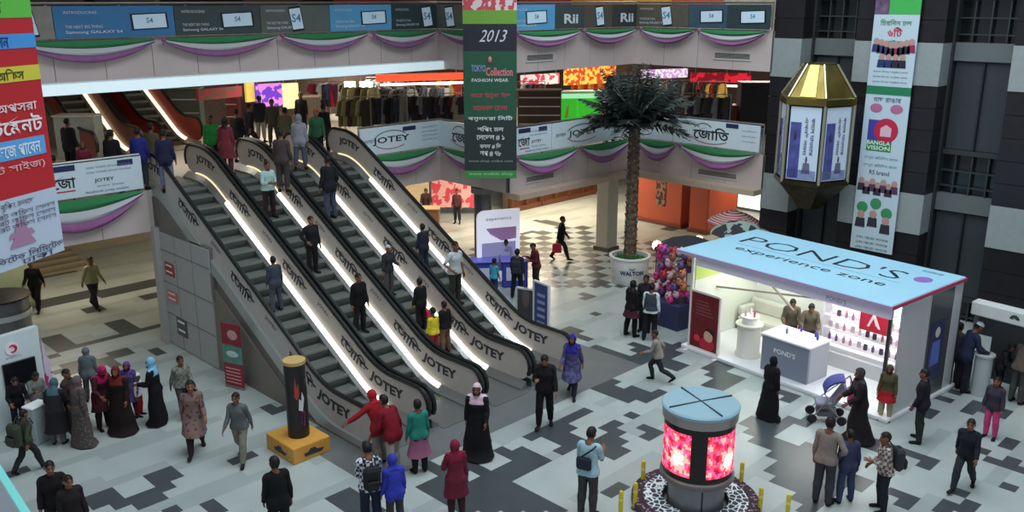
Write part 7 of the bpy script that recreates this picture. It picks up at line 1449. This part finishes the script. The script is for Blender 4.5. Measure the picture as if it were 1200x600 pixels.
def bag(p, s, col, label, w=.16, h=.3, d=.07, name='shopping_bag', drop=.14):
    q = hand_of(p, s); i = root_info[p.name]; t = thing(name, label, 'bag', (q.x, q.y, q.z-drop-h), i['rz']+math.pi/2); m = M(col, .6, noise=.08); mb = MB()
    mb.loft([[(-w*k, -d*k, z), (w*k, -d*k, z), (w*k, d*k, z), (-w*k, d*k, z)] for k, z in ((.86, 0), (1, .03), (.98, h*.7), (.9, h))], m); mb.build('pouch', t)
    for y in (-d*.6, d*.6): mb = MB(); mb.tube([(-w*.45, y, h-.02), (-w*.3, y*.5, h+drop*.8), (0, 0, h+drop+.01), (w*.3, y*.5, h+drop*.8), (w*.45, y, h-.02)], .006, m, 5); mb.build('handle', t)
    return t
backpack(chk, (24, 25, 30), 'black backpack on the man in the checked shirt'); backpack(bp, (36, 40, 50), 'dark backpack on the man at the blue counters'); backpack(plaid, (44, 46, 52), 'dark grey backpack on the young man in plaid'); backpack(camo, (48, 58, 46), 'dark green backpack on the person passing the white booth', .17, .46)
i = root_info[guard.name]; t = thing('sling_bag', 'black sling bag across the back of the pale blue shirt', 'bag', i['back'], i['rz']); mb = MB(); mb.rbox((-.17, -.1, -.22), (.12, -.02, .02), M((30, 34, 48), .7), .03); mb.build('pouch', t); mb = MB(); mb.tube([(-.12, -.03, -.02), (.02, -.035, .1), (.13, -.02, .2), (.16, .05, .235)], .018, M((30, 34, 48), .7), 6); mb.build('strap', t)
bag(red_bag_man, 1, (206, 40, 70), 'red shopping bag on the third escalator', .17, .26); bag(walker, 1, (176, 36, 50), 'red bag of the man striding over the checkered floor', .17, .34, drop=.05); bag(ab, -1, (28, 28, 30), 'black handbag of the woman in black passing the kiosk', .18, .22, .09, 'handbag'); bag(lady, -1, (150, 80, 84), 'dusty pink handbag of the long haired woman', .13, .18, .06, 'handbag')
# pushchair
def pushchair():
    X, Y, _ = at(968, 492); t = thing('pushchair', 'grey and blue pushchair with a bright pink bag beside the kiosk', 'pushchair', (X, Y, 0), face_rz(X, Y, 262)); f = M((150, 152, 156), .3, .7); b = M((30, 30, 34), .6)
    for x in (-.24, .24):
        for y in (-.3, .34): mb = MB(); mb.lathe([(.04, -.025), (.10, -.025), (.11, 0), (.10, .025), (.04, .025)], b, 18, T=Matrix.Translation((x, y, .11)) @ Matrix.Rotation(math.pi/2, 4, 'Y')); mb.build('wheel', t)
        mb = MB(); mb.tube([(x, .34, .12), (x, .1, .5), (x, -.45, 1.02)], .014, f, 8); mb.build('frame_tube', t); mb = MB(); mb.tube([(x, -.3, .12), (x, .05, .52)], .014, f, 8); mb.build('frame_tube', t)
    mb = MB(); mb.tube([(-.24, -.45, 1.02), (.24, -.45, 1.02)], .018, b, 8); mb.build('handle', t); m = M((120, 124, 140), .8, noise=.1); mb = MB(); mb.rbox((-.22, -.12, .40), (.22, .28, .48), m, .03); mb.loft([[(-.22, -.12, .44), (.22, -.12, .44), (.22, -.06, .46), (-.22, -.06, .46)], [(-.22, -.36, .86), (.22, -.36, .86), (.22, -.30, .88), (-.22, -.30, .88)]], m); mb.build('seat', t)
    mb = MB(); N = 8; mb.loft([[(.24*math.cos(a), -.30+.42*math.sin(k*math.pi/2/N), .72+.34*math.cos(k*math.pi/2/N)*1.0-.0*abs(math.cos(a))+.04*math.sin(a)) for a in [math.pi*i/8 for i in range(9)]]+[(.22*math.cos(a), -.30+.40*math.sin(k*math.pi/2/N), .70+.32*math.cos(k*math.pi/2/N)+.04*math.sin(a)) for a in [math.pi*i/8 for i in range(8, -1, -1)]] for k in range(N+1)], M((66, 70, 140), .8), cap=True); mb.build('hood', t)
    mb = MB(); mb.rbox((-.2, -.2, .16), (.2, .24, .26), M((90, 92, 100), .8), .02); mb.build('basket', t)
    p = ROOTM[t.name] @ Vector((0, -.40, .55)); q = thing('pink_bag', 'bright pink bag hung behind the pushchair', 'bag', p, t.rotation_euler.z); mb = MB(); mb.rbox((-.17, -.14, -.12), (.17, -.02, .26), M((226, 50, 120), .6), .04); mb.build('pouch', q); mb = MB(); mb.tube([(-.1, -.06, .24), (-.06, -.05, .47), (.06, -.05, .47), (.1, -.06, .24)], .01, M((226, 50, 120), .6), 6); mb.build('handle', q)
pushchair()
# ------------------------------------------------------------------ camera, light
cd = bpy.data.cameras.new('camera'); cam = link('camera', cd); cam.location = (0, 0, CAMZ)
cd.sensor_width = 36; cd.lens = FPX/1200*36; cd.clip_end = 300
cam.rotation_euler = (math.pi/2-PITCH, 0, math.radians(-45)); SC.camera = cam
w = bpy.data.worlds.new('world'); SC.world = w; w.use_nodes = True; bg = w.node_tree.nodes['Background']
bg.inputs[0].default_value = (.80, .88, 1.0, 1); bg.inputs[1].default_value = .40
def area(loc, size, power, col=(1, 1, 1), rot=(0, 0, 0), size_y=None):
    l = bpy.data.lights.new('lamp', 'AREA'); l.energy = power; l.color = col; l.size = size
    if size_y: l.shape = 'RECTANGLE'; l.size_y = size_y
    o = link('lamp', l); o.location = loc; o.rotation_euler = rot; return o
area((13, 9, 22), 18, 4300, (.86, .95, 1.0))
WARM = (1.0, .84, .62)
for x, y, p in ((3, 28, 60), (9, 29, 80), (15, 29, 90), (21, 28.5, 260), (26, 25.5, 360), (31, 24, 160), (33, 19, 160), (38, 22, 120), (30, 27, 160)): area((x, y, 3.1), 2.2, p, WARM)
for x, y, p in ((0, 31, 50), (6, 30, 55), (12, 27, 50), (18, 30, 130), (24, 27, 130), (30, 24, 130), (32, 18.5, 110), (24, 33, 130), (34, 30, 90)): area((x, y, 6.9), 2.0, p, (1, .9, .78))
for x, y, p in ((5, 30, 120), (15, 30, 120), (25, 27, 120), (30, 22, 80)): area((x, y, 12.3), 2.5, p, (1, .86, .7))
SC.view_settings.view_transform = 'Standard'; SC.view_settings.look = 'None'; SC.view_settings.gamma = 1; SC.view_settings.use_curve_mapping = False; SC.view_settings.exposure = .12
SC.cycles.max_bounces = 6; SC.cycles.use_denoising = True
